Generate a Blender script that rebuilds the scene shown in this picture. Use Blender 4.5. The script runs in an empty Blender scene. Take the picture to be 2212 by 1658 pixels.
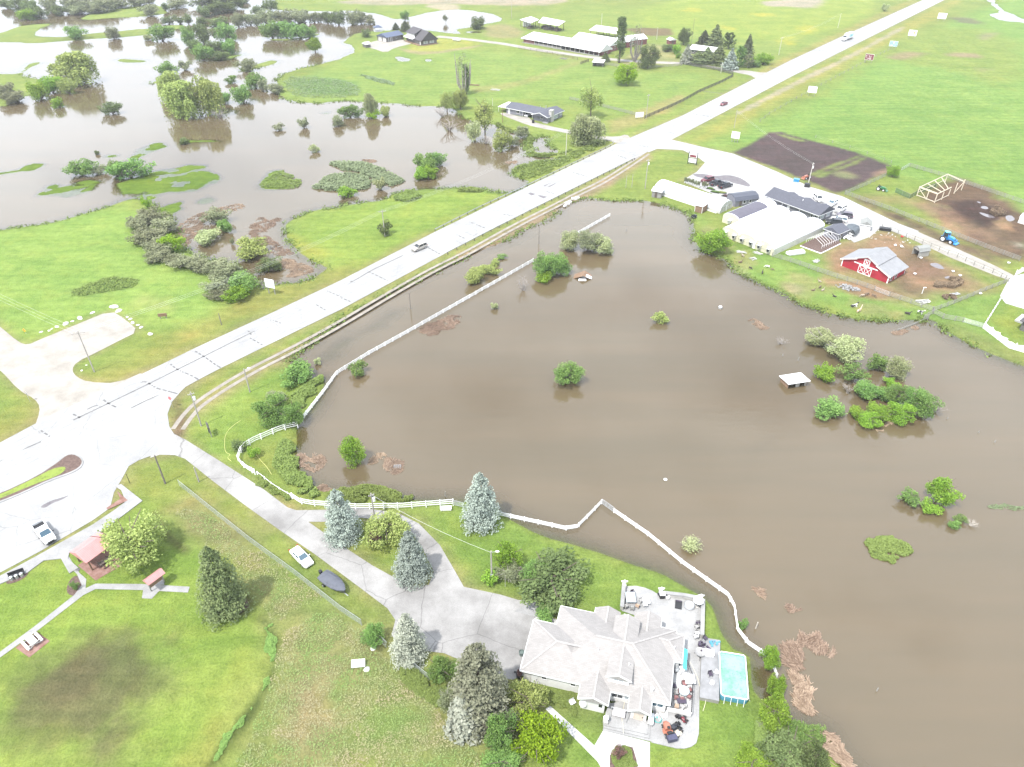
import bpy,bmesh,math,random
import numpy as np
from mathutils import Vector,Matrix
from mathutils.geometry import tessellate_polygon
sc=bpy.context.scene
COL=sc.collection
R=math.radians
# ---------------------------------------------------------------- camera
CAM_H,PITCH,FPX=92.0,R(36.0),1562.0  # photo measured on a 2212 x 1658 grid
cam=bpy.data.cameras.new('camera');camo=bpy.data.objects.new('camera',cam);COL.objects.link(camo)
camo.location=(0,0,CAM_H);camo.rotation_euler=(math.pi/2-PITCH,0,0)
cam.sensor_width=36.0;cam.lens=36.0*FPX/2212.0;cam.clip_start=1.0;cam.clip_end=9000.0
sc.camera=camo
# ---------------------------------------------------------------- sun and sky
SUN_EL,SUN_AZ=R(61.0),R(226.0)  # azimuth of the sun (from +X, counter-clockwise)
sd=Vector((math.cos(SUN_EL)*math.cos(SUN_AZ),math.cos(SUN_EL)*math.sin(SUN_AZ),math.sin(SUN_EL)))
sl=bpy.data.lights.new('sun','SUN');sl.energy=2.9;sl.angle=R(2.0);sl.color=(1.0,0.965,0.91)
so=bpy.data.objects.new('sun',sl);COL.objects.link(so);so.location=sd*300
so.rotation_euler=(-sd).to_track_quat('-Z','Y').to_euler()
W=bpy.data.worlds.new('World');sc.world=W;W.use_nodes=True
nt=W.node_tree;N=nt.nodes;Lk=nt.links
bg=N['Background'];bg.inputs[1].default_value=0.125
sky=N.new('ShaderNodeTexSky');sky.sky_type='NISHITA';sky.sun_disc=False
sky.sun_elevation=SUN_EL;sky.sun_rotation=math.atan2(sd.x,sd.y);sky.air_density=1.0;sky.dust_density=1.5
tc=N.new('ShaderNodeTexCoord');mp=N.new('ShaderNodeMapping');mp.inputs['Scale'].default_value=(1.0,1.0,2.4)
mp.inputs['Location'].default_value=(0.35,0.9,0.2)
nz=N.new('ShaderNodeTexNoise');nz.inputs['Scale'].default_value=2.1;nz.inputs['Detail'].default_value=6;nz.inputs['Roughness'].default_value=.55
rp=N.new('ShaderNodeValToRGB');rp.color_ramp.elements[0].position=.29;rp.color_ramp.elements[1].position=.47
mx=N.new('ShaderNodeMix');mx.data_type='RGBA';mx.inputs['B'].default_value=(7.7,8.25,9.0,1)
Lk.new(tc.outputs['Generated'],mp.inputs['Vector']);Lk.new(mp.outputs['Vector'],nz.inputs['Vector'])
Lk.new(nz.outputs['Fac'],rp.inputs['Fac']);Lk.new(rp.outputs['Color'],mx.inputs['Factor'])
sx=N.new('ShaderNodeSeparateXYZ');Lk.new(tc.outputs['Generated'],sx.inputs[0])
hz=N.new('ShaderNodeValToRGB');e_=hz.color_ramp.elements;e_[0].position=0;e_[0].color=(.56,.60,.67,1);e_[1].position=.24;e_[1].color=(1,1,1,1)  # cloud base thins to grey toward the horizon
Lk.new(sx.outputs['Z'],hz.inputs['Fac']);ml=N.new('ShaderNodeMix');ml.data_type='RGBA';ml.blend_type='MULTIPLY';ml.inputs['Factor'].default_value=1
Lk.new(sky.outputs['Color'],mx.inputs['A']);Lk.new(mx.outputs['Result'],ml.inputs['A']);Lk.new(hz.outputs['Color'],ml.inputs['B']);Lk.new(ml.outputs['Result'],bg.inputs[0])
vs=sc.view_settings;vs.view_transform='Standard';vs.look='None';vs.gamma=1.0;vs.exposure=1.25
sc.cycles.max_bounces=6;sc.cycles.transparent_max_bounces=12;sc.cycles.diffuse_bounces=2;sc.cycles.glossy_bounces=2;sc.cycles.volume_bounces=0
# ---------------------------------------------------------------- photo grid -> ground
WL=-0.35  # flood level, land is 0
def at(px,py,z=0.0):
 u=(px-1106)/FPX;v=(829-py)/FPX
 dy=math.cos(PITCH)+v*math.sin(PITCH);dz=-math.sin(PITCH)+v*math.cos(PITCH)
 t=(CAM_H-z)/-dz
 return Vector((u*t,dy*t,z))
def T(c,r,x,y):return (c*737.33+x/3.0,r*552.5+y/3.0)
def TS(c,r,pts):return [T(c,r,x,y) for x,y in pts]
def ZM(x0,y0,s):  # a close look at the photo -> grid
 k=2212/4056
 return lambda x,y:((x0+x*s)*k,(y0+y*s)*k)
def depth(p):return p[1]*math.cos(PITCH)+(CAM_H-p[2])*math.sin(PITCH)
def mpp(p):return depth(p)/FPX  # metres per grid pixel at p
def z_at(base,py):  # height of a point above base seen at row py
 v=(829-py)/FPX
 dy=math.cos(PITCH)+v*math.sin(PITCH);dz=-math.sin(PITCH)+v*math.cos(PITCH)
 return CAM_H+dz/dy*base[1]
def smooth(pts,n=2):
 for _ in range(n):
  o=[]
  for i in range(len(pts)):
   a,b=pts[i],pts[(i+1)%len(pts)]
   o+=[(a[0]*.75+b[0]*.25,a[1]*.75+b[1]*.25),(a[0]*.25+b[0]*.75,a[1]*.25+b[1]*.75)]
  pts=o
 return pts
def smooth_line(pts,n=2):
 for _ in range(n):
  o=[pts[0]]
  for a,b in zip(pts,pts[1:]):
   o+=[(a[0]*.75+b[0]*.25,a[1]*.75+b[1]*.25),(a[0]*.25+b[0]*.75,a[1]*.25+b[1]*.75)]
  pts=o+[pts[-1]]
 return pts
# ---------------------------------------------------------------- materials
EXA=3.1
def s2l(c):
 c=c/255.0
 return c/12.92 if c<=.04045 else ((c+.055)/1.055)**2.4
def alb(r,g,b,k=EXA):return (min(s2l(r)/k,.85),min(s2l(g)/k,.85),min(s2l(b)/k,.85))
MATS={}
def nodes(name):
 m=bpy.data.materials.new(name);m.use_nodes=True;MATS[name]=m
 n=m.node_tree.nodes;l=m.node_tree.links
 return m,n,l,n['Principled BSDF']
def val(n,op,a=None,b=None):
 x=n.new('ShaderNodeMath');x.operation=op
 if a is not None:x.inputs[0].default_value=a
 if b is not None:x.inputs[1].default_value=b
 return x
def noise(n,l,vec,scale,detail=3,rough=.55):
 x=n.new('ShaderNodeTexNoise');x.inputs['Scale'].default_value=scale;x.inputs['Detail'].default_value=detail
 x.inputs['Roughness'].default_value=rough;l.new(vec,x.inputs['Vector']);return x
def mixc(n,l,fac,a,b,blend='MIX'):
 x=n.new('ShaderNodeMix');x.data_type='RGBA';x.blend_type=blend
 for s,v in (('Factor',fac),('A',a),('B',b)):
  if hasattr(v,'is_linked') or hasattr(v,'links'):l.new(v,x.inputs[s])
  elif s=='Factor':x.inputs[s].default_value=v
  else:x.inputs[s].default_value=(*v[:3],1)
 return x.outputs['Result']
def ramp(n,l,fac,p0,p1,c0=(0,0,0),c1=(1,1,1)):
 x=n.new('ShaderNodeValToRGB');e=x.color_ramp.elements
 e[0].position=p0;e[1].position=p1;e[0].color=(*c0,1);e[1].color=(*c1,1);l.new(fac,x.inputs['Fac']);return x.outputs['Color']
def pos(n):return n.new('ShaderNodeNewGeometry').outputs['Position']
def obc(n):return n.new('ShaderNodeTexCoord').outputs['Object']
def mat(name,col,rough=.75,var=.18,scale=1.2,metal=0.0,world=False,bump=0.0,spec=.4,coat=0.0):
 if name in MATS:return MATS[name]
 m,n,l,b=nodes(name)
 v=pos(n) if world else obc(n)
 a=noise(n,l,v,scale,4);c=noise(n,l,v,scale*9,2)
 f=val(n,'ADD');l.new(a.outputs['Fac'],f.inputs[0]);l.new(c.outputs['Fac'],f.inputs[1])
 r=ramp(n,l,f.outputs[0],.7,1.3,tuple(x*(1-var) for x in col),tuple(min(.9,x*(1+var)) for x in col))
 l.new(r,b.inputs['Base Color']);b.inputs['Roughness'].default_value=rough;b.inputs['Metallic'].default_value=metal
 b.inputs['Specular IOR Level'].default_value=spec;b.inputs['Coat Weight'].default_value=coat
 if bump:
  bp=n.new('ShaderNodeBump');bp.inputs['Strength'].default_value=bump;bp.inputs['Distance'].default_value=.05
  l.new(f.outputs[0],bp.inputs['Height']);l.new(bp.outputs['Normal'],b.inputs['Normal'])
 return m
# ---------------------------------------------------------------- mesh helpers
class MB:
 def __init__(s):s.v=[];s.f=[]
 def add(s,vs,fs):
  o=len(s.v);s.v+=[tuple(p) for p in vs];s.f+=[tuple(i+o for i in f) for f in fs];return s
 def box(s,x0,x1,y0,y1,z0,z1):
  return s.add([(x0,y0,z0),(x1,y0,z0),(x1,y1,z0),(x0,y1,z0),(x0,y0,z1),(x1,y0,z1),(x1,y1,z1),(x0,y1,z1)],
                     [(3,2,1,0),(4,5,6,7),(0,1,5,4),(1,2,6,5),(2,3,7,6),(3,0,4,7)])
 def cbox(s,c,sx,sy,sz,rz=0,ry=0):
  m=Matrix.Translation(c)@Matrix.Rotation(rz,4,'Z')@Matrix.Rotation(ry,4,'Y')
  p=[m@Vector((x*sx/2,y*sy/2,z*sz/2)) for z in (-1,1) for x,y in ((-1,-1),(1,-1),(1,1),(-1,1))]
  return s.add(p,[(3,2,1,0),(4,5,6,7),(0,1,5,4),(1,2,6,5),(2,3,7,6),(3,0,4,7)])
 def beam(s,p,q,w,h=None,up=(0,0,1)):
  p,q=Vector(p),Vector(q);h=h or w;d=(q-p)
  if d.length<1e-6:return s
  d.normalize();u=Vector(up)
  if abs(d.dot(u))>.95:u=Vector((0,1,0))
  a=d.cross(u).normalized()*(w/2);b=a.cross(d).normalized()*(h/2)
  P=[p-a-b,p+a-b,p+a+b,p-a+b,q-a-b,q+a-b,q+a+b,q-a+b]
  return s.add(P,[(0,1,2,3),(7,6,5,4),(1,0,4,5),(2,1,5,6),(3,2,6,7),(0,3,7,4)])
 def tube(s,p,q,r0,r1=None,n=8,cap=True):
  p,q=Vector(p),Vector(q);r1=r0 if r1 is None else r1;d=(q-p).normalized()
  u=Vector((0,0,1)) if abs(d.z)<.9 else Vector((1,0,0))
  a=d.cross(u).normalized();b=d.cross(a)
  P=[]
  for c,r in ((p,r0),(q,r1)):
   P+=[c+(a*math.cos(t)+b*math.sin(t))*r for t in [2*math.pi*i/n for i in range(n)]]
  F=[(i,(i+1)%n,n+(i+1)%n,n+i) for i in range(n)]
  if cap:F+=[tuple(range(n-1,-1,-1)),tuple(range(n,2*n))]
  return s.add(P,F)
 def path(s,pts,r,n=6):
  for a,b in zip(pts,pts[1:]):s.tube(a,b,r,r,n)
  return s
 def prism(s,poly,z0,z1):
  n=len(poly);A=sum(poly[i][0]*poly[(i+1)%n][1]-poly[(i+1)%n][0]*poly[i][1] for i in range(n))
  if A<0:poly=poly[::-1]
  P=[(x,y,z0) for x,y in poly]+[(x,y,z1) for x,y in poly]
  tri=tessellate_polygon([[Vector((x,y,0)) for x,y in poly]])
  F=[(i,(i+1)%n,n+(i+1)%n,n+i) for i in range(n)]
  for t in tri:
   a,b,c=[poly[i] for i in t]
   if (b[0]-a[0])*(c[1]-a[1])-(b[1]-a[1])*(c[0]-a[0])<0:t=t[::-1]
   F+=[tuple(n+i for i in t),tuple(t[::-1])]
  return s.add(P,F)
 def extr(s,prof,y0,y1,axis='y'):  # closed profile (x,z) pulled along y
  n=len(prof)
  P=[(x,y0,z) for x,z in prof]+[(x,y1,z) for x,z in prof]
  if axis=='x':P=[(y,x,z) for x,y,z in P]
  F=[(i,(i+1)%n,n+(i+1)%n,n+i) for i in range(n)]
  tri=tessellate_polygon([[Vector((x,z,0)) for x,z in prof]])
  F+=[tuple(t) for t in tri]+[tuple(n+i for i in t[::-1]) for t in tri]
  return s.add(P,F)
 def lathe(s,prof,c=(0,0,0),n=12,sx=1,sy=1):
  c=Vector(c);P=[];F=[]
  for r,z in prof:P+=[c+Vector((r*sx*math.cos(2*math.pi*i/n),r*sy*math.sin(2*math.pi*i/n),z)) for i in range(n)]
  for k in range(len(prof)-1):
   F+=[(k*n+i,k*n+(i+1)%n,(k+1)*n+(i+1)%n,(k+1)*n+i) for i in range(n)]
  F+=[tuple(range(n-1,-1,-1)),tuple((len(prof)-1)*n+i for i in range(n))]
  return s.add(P,F)
 def quad(s,*p):return s.add(p,[tuple(range(len(p)))])
 def slab(s,pts,t):  # planar polygon (3d) given a thickness downward
  n=len(pts);P=[Vector(p) for p in pts];B=[p-Vector((0,0,t)) for p in P]
  return s.add(P+B,[tuple(range(n)),tuple(range(2*n-1,n-1,-1))]+[((i+1)%n,i,n+i,n+(i+1)%n) for i in range(n)])
 def loft(s,rings,cap=True):
  n=len(rings[0]);P=[p for r in rings for p in r]
  F=[(k*n+i,k*n+(i+1)%n,(k+1)*n+(i+1)%n,(k+1)*n+i) for k in range(len(rings)-1) for i in range(n)]
  if cap:F+=[tuple(range(n-1,-1,-1)),tuple((len(rings)-1)*n+i for i in range(n))]
  return s.add(P,F)
 def mesh(s,name):
  me=bpy.data.meshes.new(name);me.from_pydata(s.v,[],s.f);me.update()
  bm=bmesh.new();bm.from_mesh(me);bmesh.ops.recalc_face_normals(bm,faces=bm.faces);bm.to_mesh(me);bm.free()
  return me
def link(name,me,m=None,parent=None,loc=None,rz=0.0,smoothed=False):
 if isinstance(me,MB):me=me.mesh(name)
 o=bpy.data.objects.new(name,me);COL.objects.link(o)
 if m is not None and not me.materials:me.materials.append(MATS[m] if isinstance(m,str) else m)
 if parent is not None:o.parent=parent
 if loc is not None:o.location=loc
 if rz:o.rotation_euler=(0,0,rz)
 if smoothed:me.polygons.foreach_set('use_smooth',[True]*len(me.polygons))
 return o
def tag(o,label,cat,group=None,kind=None):
 o['label']=label;o['category']=cat
 if group:o['group']=group
 if kind:o['kind']=kind
 return o
def thing(name,label,cat,loc=(0,0,0),rz=0.0,group=None):
 o=bpy.data.objects.new(name,None);COL.objects.link(o);o.location=loc;o.rotation_euler=(0,0,rz);o.empty_display_size=.3
 return tag(o,label,cat,group)
def part(name,me,m,parent,label=None,loc=None,rz=0.0,smoothed=False):
 o=link(name,me,m,parent,loc,rz,smoothed)
 if label:o['label']=label
 return o
def solo(name,me,m,label,cat,loc=(0,0,0),rz=0.0,group=None,kind=None,smoothed=False):
 return tag(link(name,me,m,None,loc,rz,smoothed),label,cat,group,kind)
def struct(name,me,m,loc=None,rz=0.0):
 o=link(name,me,m,None,loc,rz);o['kind']='structure';return o
def dup(root,loc,rz,label=None,scale=None):
 r=root.copy();COL.objects.link(r);r.location=loc;r.rotation_euler=(0,0,rz)
 if scale:r.scale=scale
 if label:r['label']=label
 for ch in list(root.children):
  c=ch.copy();COL.objects.link(c);c.parent=r
  for g in list(ch.children):
   d=g.copy();COL.objects.link(d);d.parent=c
 return r
def sheet(name,polyD,z,m,sm=0,thick=0.0):  # flat ground layer traced on the ground
 if sm:polyD=smooth(polyD,sm)
 p=[at(x,y) for x,y in polyD]
 mb=MB()
 if thick:mb.prism([(q.x,q.y) for q in p],z-thick,z)
 else:
  tri=tessellate_polygon([p]);mb.add([(q.x,q.y,z) for q in p],[tuple(t) for t in tri])
 o=struct(name,mb,m)
 return o
def ribbon(pts,w,z):  # strip along ground points
 pts=[Vector((p[0],p[1],0)) for p in pts];P=[];n=len(pts)
 for i,p in enumerate(pts):
  d=(pts[min(i+1,n-1)]-pts[max(i-1,0)]).normalized();a=Vector((-d.y,d.x,0))*w/2
  P+=[(p.x-a.x,p.y-a.y,z),(p.x+a.x,p.y+a.y,z)]
 return MB().add(P,[(2*i,2*i+2,2*i+3,2*i+1) for i in range(n-1)])
def frame(a,b,z=0.0):  # ground point a and heading a->b, both on the photo grid
 p,q=at(*a,z),at(*b,z);d=q-p
 return p,math.atan2(d.y,d.x),d.length
# ================================================================ terrain and flood
rng=np.random.default_rng(7)
def lat(x,y,s,seed):  # smooth value noise, numpy
 r=np.random.default_rng(seed);g=r.random((256,256))
 fx,fy=x/s,y/s;ix,iy=np.floor(fx).astype(int),np.floor(fy).astype(int)
 tx,ty=fx-ix,fy-iy;tx=tx*tx*(3-2*tx);ty=ty*ty*(3-2*ty)
 ix&=255;iy&=255;jx,jy=(ix+1)&255,(iy+1)&255
 return (g[ix,iy]*(1-tx)+g[jx,iy]*tx)*(1-ty)+(g[ix,jy]*(1-tx)+g[jx,jy]*tx)*ty
def fbm(x,y,s,seed):
 return (lat(x,y,s,seed)+.5*lat(x,y,s/2.1,seed+1)+.25*lat(x,y,s/4.3,seed+2))/1.75-.5
def axis(cuts):
 o=[]
 for a,b,s in cuts:o+=list(np.arange(a,b,s))
 return np.array(o+[cuts[-1][1]])
GX=axis([(-3000,-700,230),(-700,-480,12),(-480,-320,3.0),(-320,-200,2.0),(-200,-110,1.4),(-110,110,.85),(110,200,1.4),(200,320,2.0),(320,480,3.0),(480,700,12),(700,3000,230)])
GY=axis([(-400,0,60),(0,36,4),(36,160,.72),(160,300,1.1),(300,480,1.8),(480,720,2.7),(720,900,12),(900,4000,260)])
X,Y=np.meshgrid(GX,GY);X=X.ravel();Y=Y.ravel()
def poly_w(pts,sm=1):
 if sm:pts=smooth(pts,sm)
 return np.array([at(px,max(py,-120))[:2] for px,py in pts])
def sdist(P,x,y,lim):  # signed distance, + inside, only near the polygon
 out=np.full(x.shape,-1e3);lo,hi=P.min(0)-lim,P.max(0)+lim
 k=np.where((x>lo[0])&(x<hi[0])&(y>lo[1])&(y<hi[1]))[0]
 if len(k)==0:return out
 qx,qy=x[k],y[k];d=np.full(len(k),1e9);ins=np.zeros(len(k),bool)
 for (ax,ay),(bx,by) in zip(P,np.roll(P,-1,0)):
  ex,ey=bx-ax,by-ay;L=ex*ex+ey*ey+1e-9
  t=np.clip(((qx-ax)*ex+(qy-ay)*ey)/L,0,1)
  d=np.minimum(d,(qx-ax-t*ex)**2+(qy-ay-t*ey)**2)
  if ay!=by:ins^=((ay>qy)!=(by>qy))&(qx<ex*(qy-ay)/(by-ay)+ax)
 out[k]=np.where(ins,1,-1)*np.sqrt(d);return out
MAIN_FLOOD=[(622,775),(700,712),(790,655),(880,612),(960,570),(1040,537),(1110,507),(1180,470),(1228,437),(1262,424),(1300,430),(1345,432),(1400,430),(1440,440),(1480,452),(1502,470),(1497,492),(1505,520),(1530,545),(1575,562),(1605,592),(1660,617),(1700,632),(1745,661),(1800,677),(1860,691),(1960,690),(2010,689),(2030,700),(2060,722),(2110,747),(2160,768),(2212,790),(2500,900),(2900,1100),(2900,1950),(1960,1950),(1900,1760),(1815,1665),(1785,1612),(1768,1578),(1708,1572),(1661,1538),(1640,1510),(1618,1486),(1621,1420),(1600,1408),(1578,1396),(1555,1358),(1541,1312),(1518,1288),(1474,1268),(1424,1238),(1387,1228),(1337,1208),(1270,1184),(1204,1166),(1157,1152),(1120,1131),(1090,1115),(1072,1092),(1040,1080),(985,1079),(940,1081),(890,1083),(850,1073),(800,1066),(760,1062),(735,1060),(710,1062),(680,1050),(655,1040),(640,1010),(632,980),(640,950),(637,925),(655,900),(690,850),(702,818),(672,822),(668,805),(630,792)]
BACK_FLOOD=[(-420,560),(0,497),(67,488),(150,470),(233,443),(277,427),(313,430),(333,450),(367,467),(377,493),(393,533),(430,560),(500,562),(520,582),(547,599),(557,622),(563,626),(593,616),(663,606),(703,582),(710,575),(657,553),(625,520),(613,487),(627,470),(680,455),(737,446)]+TS(1,0,[(0,1325),(300,1290),(330,1250),(640,1210),(900,1215),(1000,1250),(1150,1240),(1220,1190),(1230,1165),(1140,1135),(1095,1105),(1180,1060),(1290,1035),(1400,1030),(1420,1020),(1220,1015),(1195,980),(1195,900),(1210,870),(1150,850),(1050,830),(1000,800),(960,790),(830,770),(780,740),(700,690),(580,690),(400,670),(200,662),(0,650)])+TS(0,0,[(2212,655),(2000,662),(1800,632),(1830,570),(1790,520),(1830,480),(1950,440),(2100,410),(2212,380)])+TS(1,0,[(0,375),(100,332),(60,290),(20,268),(40,240),(130,205),(230,195),(340,195),(400,182),(440,190),(570,195),(640,205),(700,212),(785,218),(720,192),(850,172),(1000,142),(1060,115),(1000,98),(900,74),(790,58),(600,68),(420,118),(330,124),(250,94),(120,68),(0,68)])+TS(0,0,[(2212,74),(2050,70),(1790,66),(1770,30),(1790,-10)])+[(600,-70),(-420,-70)]
POND=TS(1,0,[(1235,970),(1240,900),(1290,880),(1370,885),(1330,930),(1400,975),(1370,990),(1280,990)])
FAR_POOL=[(2128,-6),(2142,-6),(2155,10),(2168,22),(2190,31),(2212,40),(2240,52),(2240,60),(2212,47),(2170,46),(2130,31),(2150,28),(2165,28),(2150,16)]
SHALLOW_POOLS=[TS(1,0,[(345,365),(380,365),(450,380),(440,395),(370,395)]),TS(1,0,[(540,380),(600,385),(560,400)]),TS(1,0,[(780,205),(860,200),(930,205),(860,215)])]
ISLANDS=[TS(0,0,p) for p in (
 [(500,128),(600,85),(700,65),(900,30),(1050,38),(1095,80),(1000,100),(800,112),(650,122)],
 [(-150,235),(0,215),(100,170),(300,148),(352,154),(280,180),(212,210),(240,237),(420,240),(600,215),(800,195),(1000,178),(1110,160),(1215,165),(1150,192),(1000,218),(850,237),(600,252),(440,262),(220,277),(100,272),(0,268),(-150,285)],
 [(-200,480),(0,478),(130,480),(160,430),(230,402),(262,408),(200,440),(140,470),(138,500),(250,508),(310,530),(330,600),(230,620),(130,615),(60,680),(0,690),(-200,700)],
 [(765,392),(800,378),(860,380),(950,395),(900,402),(800,402)],
 [(1560,440),(1670,412),(1740,392),(1795,393),(1760,415),(1660,440),(1580,462)],
 [(960,535),(1030,515),(1060,530),(1000,545)],
 [(1730,250),(1900,250),(2060,215),(2070,225),(1950,255),(1800,262)],
 [(1360,390),(1480,360),(1600,345),(1560,360),(1420,395)])]
GREENS=[TS(0,0,p) for p in (
 [(170,1252),(300,1212),(420,1190),(520,1152),(700,1150),(690,1170),(620,1200),(600,1240),(400,1292),(250,1272)],
 [(730,1200),(820,1150),(950,1122),(1180,1060),(1300,1068),(1455,1128),(1430,1172),(1300,1222),(1050,1262),(980,1295),(900,1300),(830,1272)],
 [(890,970),(1040,895),(1072,918),(1040,975),(950,1010),(905,1042),(860,1040),(835,1022)],
 [(-60,1112),(0,1108),(250,1055),(290,1080),(250,1108),(0,1135),(-60,1140)],
 [(1640,1150),(1760,1095),(1850,1090),(1815,1150),(1980,1180),(1960,1212),(1800,1240),(1660,1230)],
 [(1240,1310),(1350,1230),(1405,1280),(1300,1345)],
 [(980,1345),(1200,1290),(1180,1340),(1100,1400)],
 [(690,1000),(780,990),(770,1010),(700,1012)],
 [(1170,905),(1460,895),(1470,925),(1200,920)],
 [(2060,730),(2150,720),(2140,740),(2070,740)])]
SHOALS=[[(640,775),(720,715),(830,660),(900,650),(880,690),(800,740),(730,790),(690,800)],[(1290,1195),(1420,1245),(1520,1300),(1560,1400),(1620,1500),(1640,1490),(1590,1380),(1550,1290),(1440,1220)],[(1850,1180),(1900,1160),(1980,1200),(1950,1230)],[(2110,1070),(2212,1080),(2240,1130),(2130,1110)],[(1600,950),(1690,930),(1680,980),(1620,990)],[(1180,480),(1260,460),(1240,500),(1190,510)]]
rag=fbm(X,Y,9,3)*np.clip(depth((0,300,0))/300*3.0,0,9)*np.clip(Y/220,.5,1.6)
def level(sdw):return np.where(sdw>0,WL-np.minimum(1.1,sdw*.16),WL+.35*(1-np.exp(np.minimum(sdw,0)/1.5)))
sdw=np.full(X.shape,-1e3)
for P in (MAIN_FLOOD,BACK_FLOOD,POND,FAR_POOL):sdw=np.maximum(sdw,sdist(poly_w(P,1),X,Y,40))
for P in ISLANDS:
 s=sdist(poly_w(P,2),X,Y,40);sdw=np.minimum(sdw,np.where(s>-900,-s,1e3))
sdw=np.where(np.abs(sdw)<900,sdw+rag,sdw)
for P in SHALLOW_POOLS:
 s=sdist(poly_w(P,2),X,Y,20);sdw=np.maximum(sdw,np.where(s>-20,s*.6+fbm(X,Y,4,77)*1.5,-1e3))
Zt=level(sdw)
GREENM=np.zeros(X.shape)
for i,P in enumerate(GREENS):
 s=sdist(poly_w(P,2),X,Y,20);w=np.clip((s+fbm(X,Y,7,40+i)*8+1.5)/2.6,0,1)
 Zt=np.maximum(Zt,np.where(w>0,(WL-1.0)*(1-w)+w*(WL+.035+fbm(X,Y,5,60+i)*.30),-9));GREENM=np.maximum(GREENM,w)
for i,P in enumerate(SHOALS):
 s=sdist(poly_w(P,2),X,Y,20);w=np.clip((s+fbm(X,Y,6,90+i)*5)/5,0,1)
 Zt=np.maximum(Zt,np.where(w>0,(WL-1.0)*(1-w)+w*(WL-.26+fbm(X,Y,4,95+i)*.14),-9))
# ---- what grows or lies where: one colour per ground point, a property of the ground itself
def C3(r,g,b):return np.array(alb(r,g,b))
tint=np.tile(C3(158,186,80),(len(X),1))
big=fbm(X,Y,60,21)[:,None];tint=tint*(1+.35*big)+np.clip(-big,0,1)*np.array([.03,.012,0])
PAINT=[]
def paint(polyD,rgb,soft=3.0,amp=2.0,k=1.0,sm=1,ns=8):PAINT.append((polyD,rgb,soft,amp,k,sm,ns))
HWY_U=[at(x,y) for x,y in [(-160,1035),(0,957),(120,893),(300,812),(423,752),(580,680),(737,606),(939,502),(1147,400),(1327,313),(1475,250),(1645,163),(1708,131),(1811,83),(1995,0),(2110,-52)]]
HWY_L=[at(x,y) for x,y in [(-160,1132),(0,1049),(127,985),(300,893),(427,822),(477,796),(620,726),(737,669),(964,547),(1170,443),(1371,343),(1475,290),(1708,167),(1841,100),(2041,0),(2150,-50)]]
JX=[(-160,1132),(-160,1335),(0,1238),(90,1190),(200,1125),(238,1098),(246,1065),(262,1038),(278,1008),(300,995),(333,983),(380,945),(366,922),(362,895),(372,868),(392,845),(440,800),(300,880),(127,970),(0,1035)]
GR=[(-160,580),(0,706),(40,740),(60,746),(85,735),(165,702),(240,671),(270,690),(300,716),(255,738),(213,760),(165,783),(155,800),(165,815),(190,826),(253,829),(320,800),(320,850),(120,935),(60,960),(82,905),(87,880),(75,862),(43,846),(0,799),(-160,660)]
HD=[(325,990),(345,983),(378,984),(400,992),(460,1040),(540,1100),(610,1150),(680,1198),(737,1240),(780,1272),(837,1315),(854,1340),(846,1372),(862,1400),(905,1405),(960,1412),(1060,1455),(1105,1470),(1180,1440),(1190,1330),(1163,1300),(1120,1297),(1080,1285),(1000,1268),(935,1262),(905,1268),(864,1255),(804,1222),(737,1178),(672,1132),(620,1096),(570,1058),(480,1000),(400,950),(372,936),(330,940)]
LP=[(600,1090),(640,1103),(700,1102),(780,1097),(860,1109),(905,1132),(950,1178),(985,1238),(1004,1272),(925,1268),(937,1235),(915,1190),(890,1152),(850,1129),(780,1119),(700,1128),(660,1128)]
NR=[(1440,300),(1475,308),(1525,320),(1585,333),(1675,370),(1752,405),(1820,425),(1892,460),(1942,484),(1985,500),(1960,512),(1905,490),(1880,512),(1845,525),(1815,500),(1780,470),(1650,455),(1640,432),(1570,450),(1540,420),(1480,395),(1478,388),(1505,372),(1523,352),(1510,342),(1475,325),(1420,322),(1400,330),(1395,310)]
FT=[(1892,462),(1942,484),(2050,530),(2150,575),(2212,607),(2260,632),(2212,640),(2180,606),(2150,596),(2050,556),(1960,513),(1905,492)]
# fields
paint([(1480,330),(1700,250),(1880,140),(2060,40),(2300,-40),(2700,200),(2700,640),(2212,500),(1920,370),(1700,300)],(150,196,84),6,5)
paint([(1640,300),(1800,210),(1960,190),(2140,230),(2240,330),(2212,440),(1950,365)],(144,190,80),12,10,.7,2,18)
paint([(1840,60),(2212,60),(2212,200),(2050,150),(1900,130)],(160,186,78),8,8,.8)
paint(TS(2,0,[(1320,370),(1400,345),(1530,340),(1600,350),(1500,380),(1400,390)]),(186,172,128),3,3,.9)
paint(TS(2,0,[(1690,355),(1800,340),(1920,350),(1950,385),(1850,375),(1740,365)]),(186,172,132),3,3,.9)
paint(TS(2,0,[(1920,215),(2070,215),(1990,240),(2000,265),(1910,258)]),(184,178,140),3,3,.7)
paint(TS(2,0,[(1910,440),(2010,450),(1950,470)]),(176,180,120),3,3,.8)
paint(TS(2,0,[(1730,110),(1900,120),(1960,155),(1860,160),(1740,130)]),(140,140,112),3,4,.8)
paint(TS(2,0,[(-300,30),(400,-40),(1300,-60),(1200,130),(900,230),(500,280),(100,200),(-300,190)]),(172,200,74),6,8,.9)
for p in ([(600,265),(760,220),(860,195),(720,250),(640,290)],[(720,180),(820,165),(890,190),(800,205)],[(0,60),(120,50),(140,70),(20,85)],[(440,85),(600,90),(560,110),(450,105)],[(240,165),(340,180),(330,195),(250,185)],[(650,280),(740,270),(700,300)]):paint(TS(2,0,p),(215,214,60),3,6,.75,2,5)
paint([(850,-30),(1200,-30),(1240,0),(1180,14),(980,10),(870,6)],(206,196,170),3,4,.9)
paint(TS(1,0,[(540,40),(640,25),(760,30),(780,55),(690,75),(620,60)]),(212,205,178),2,3,.9)
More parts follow.
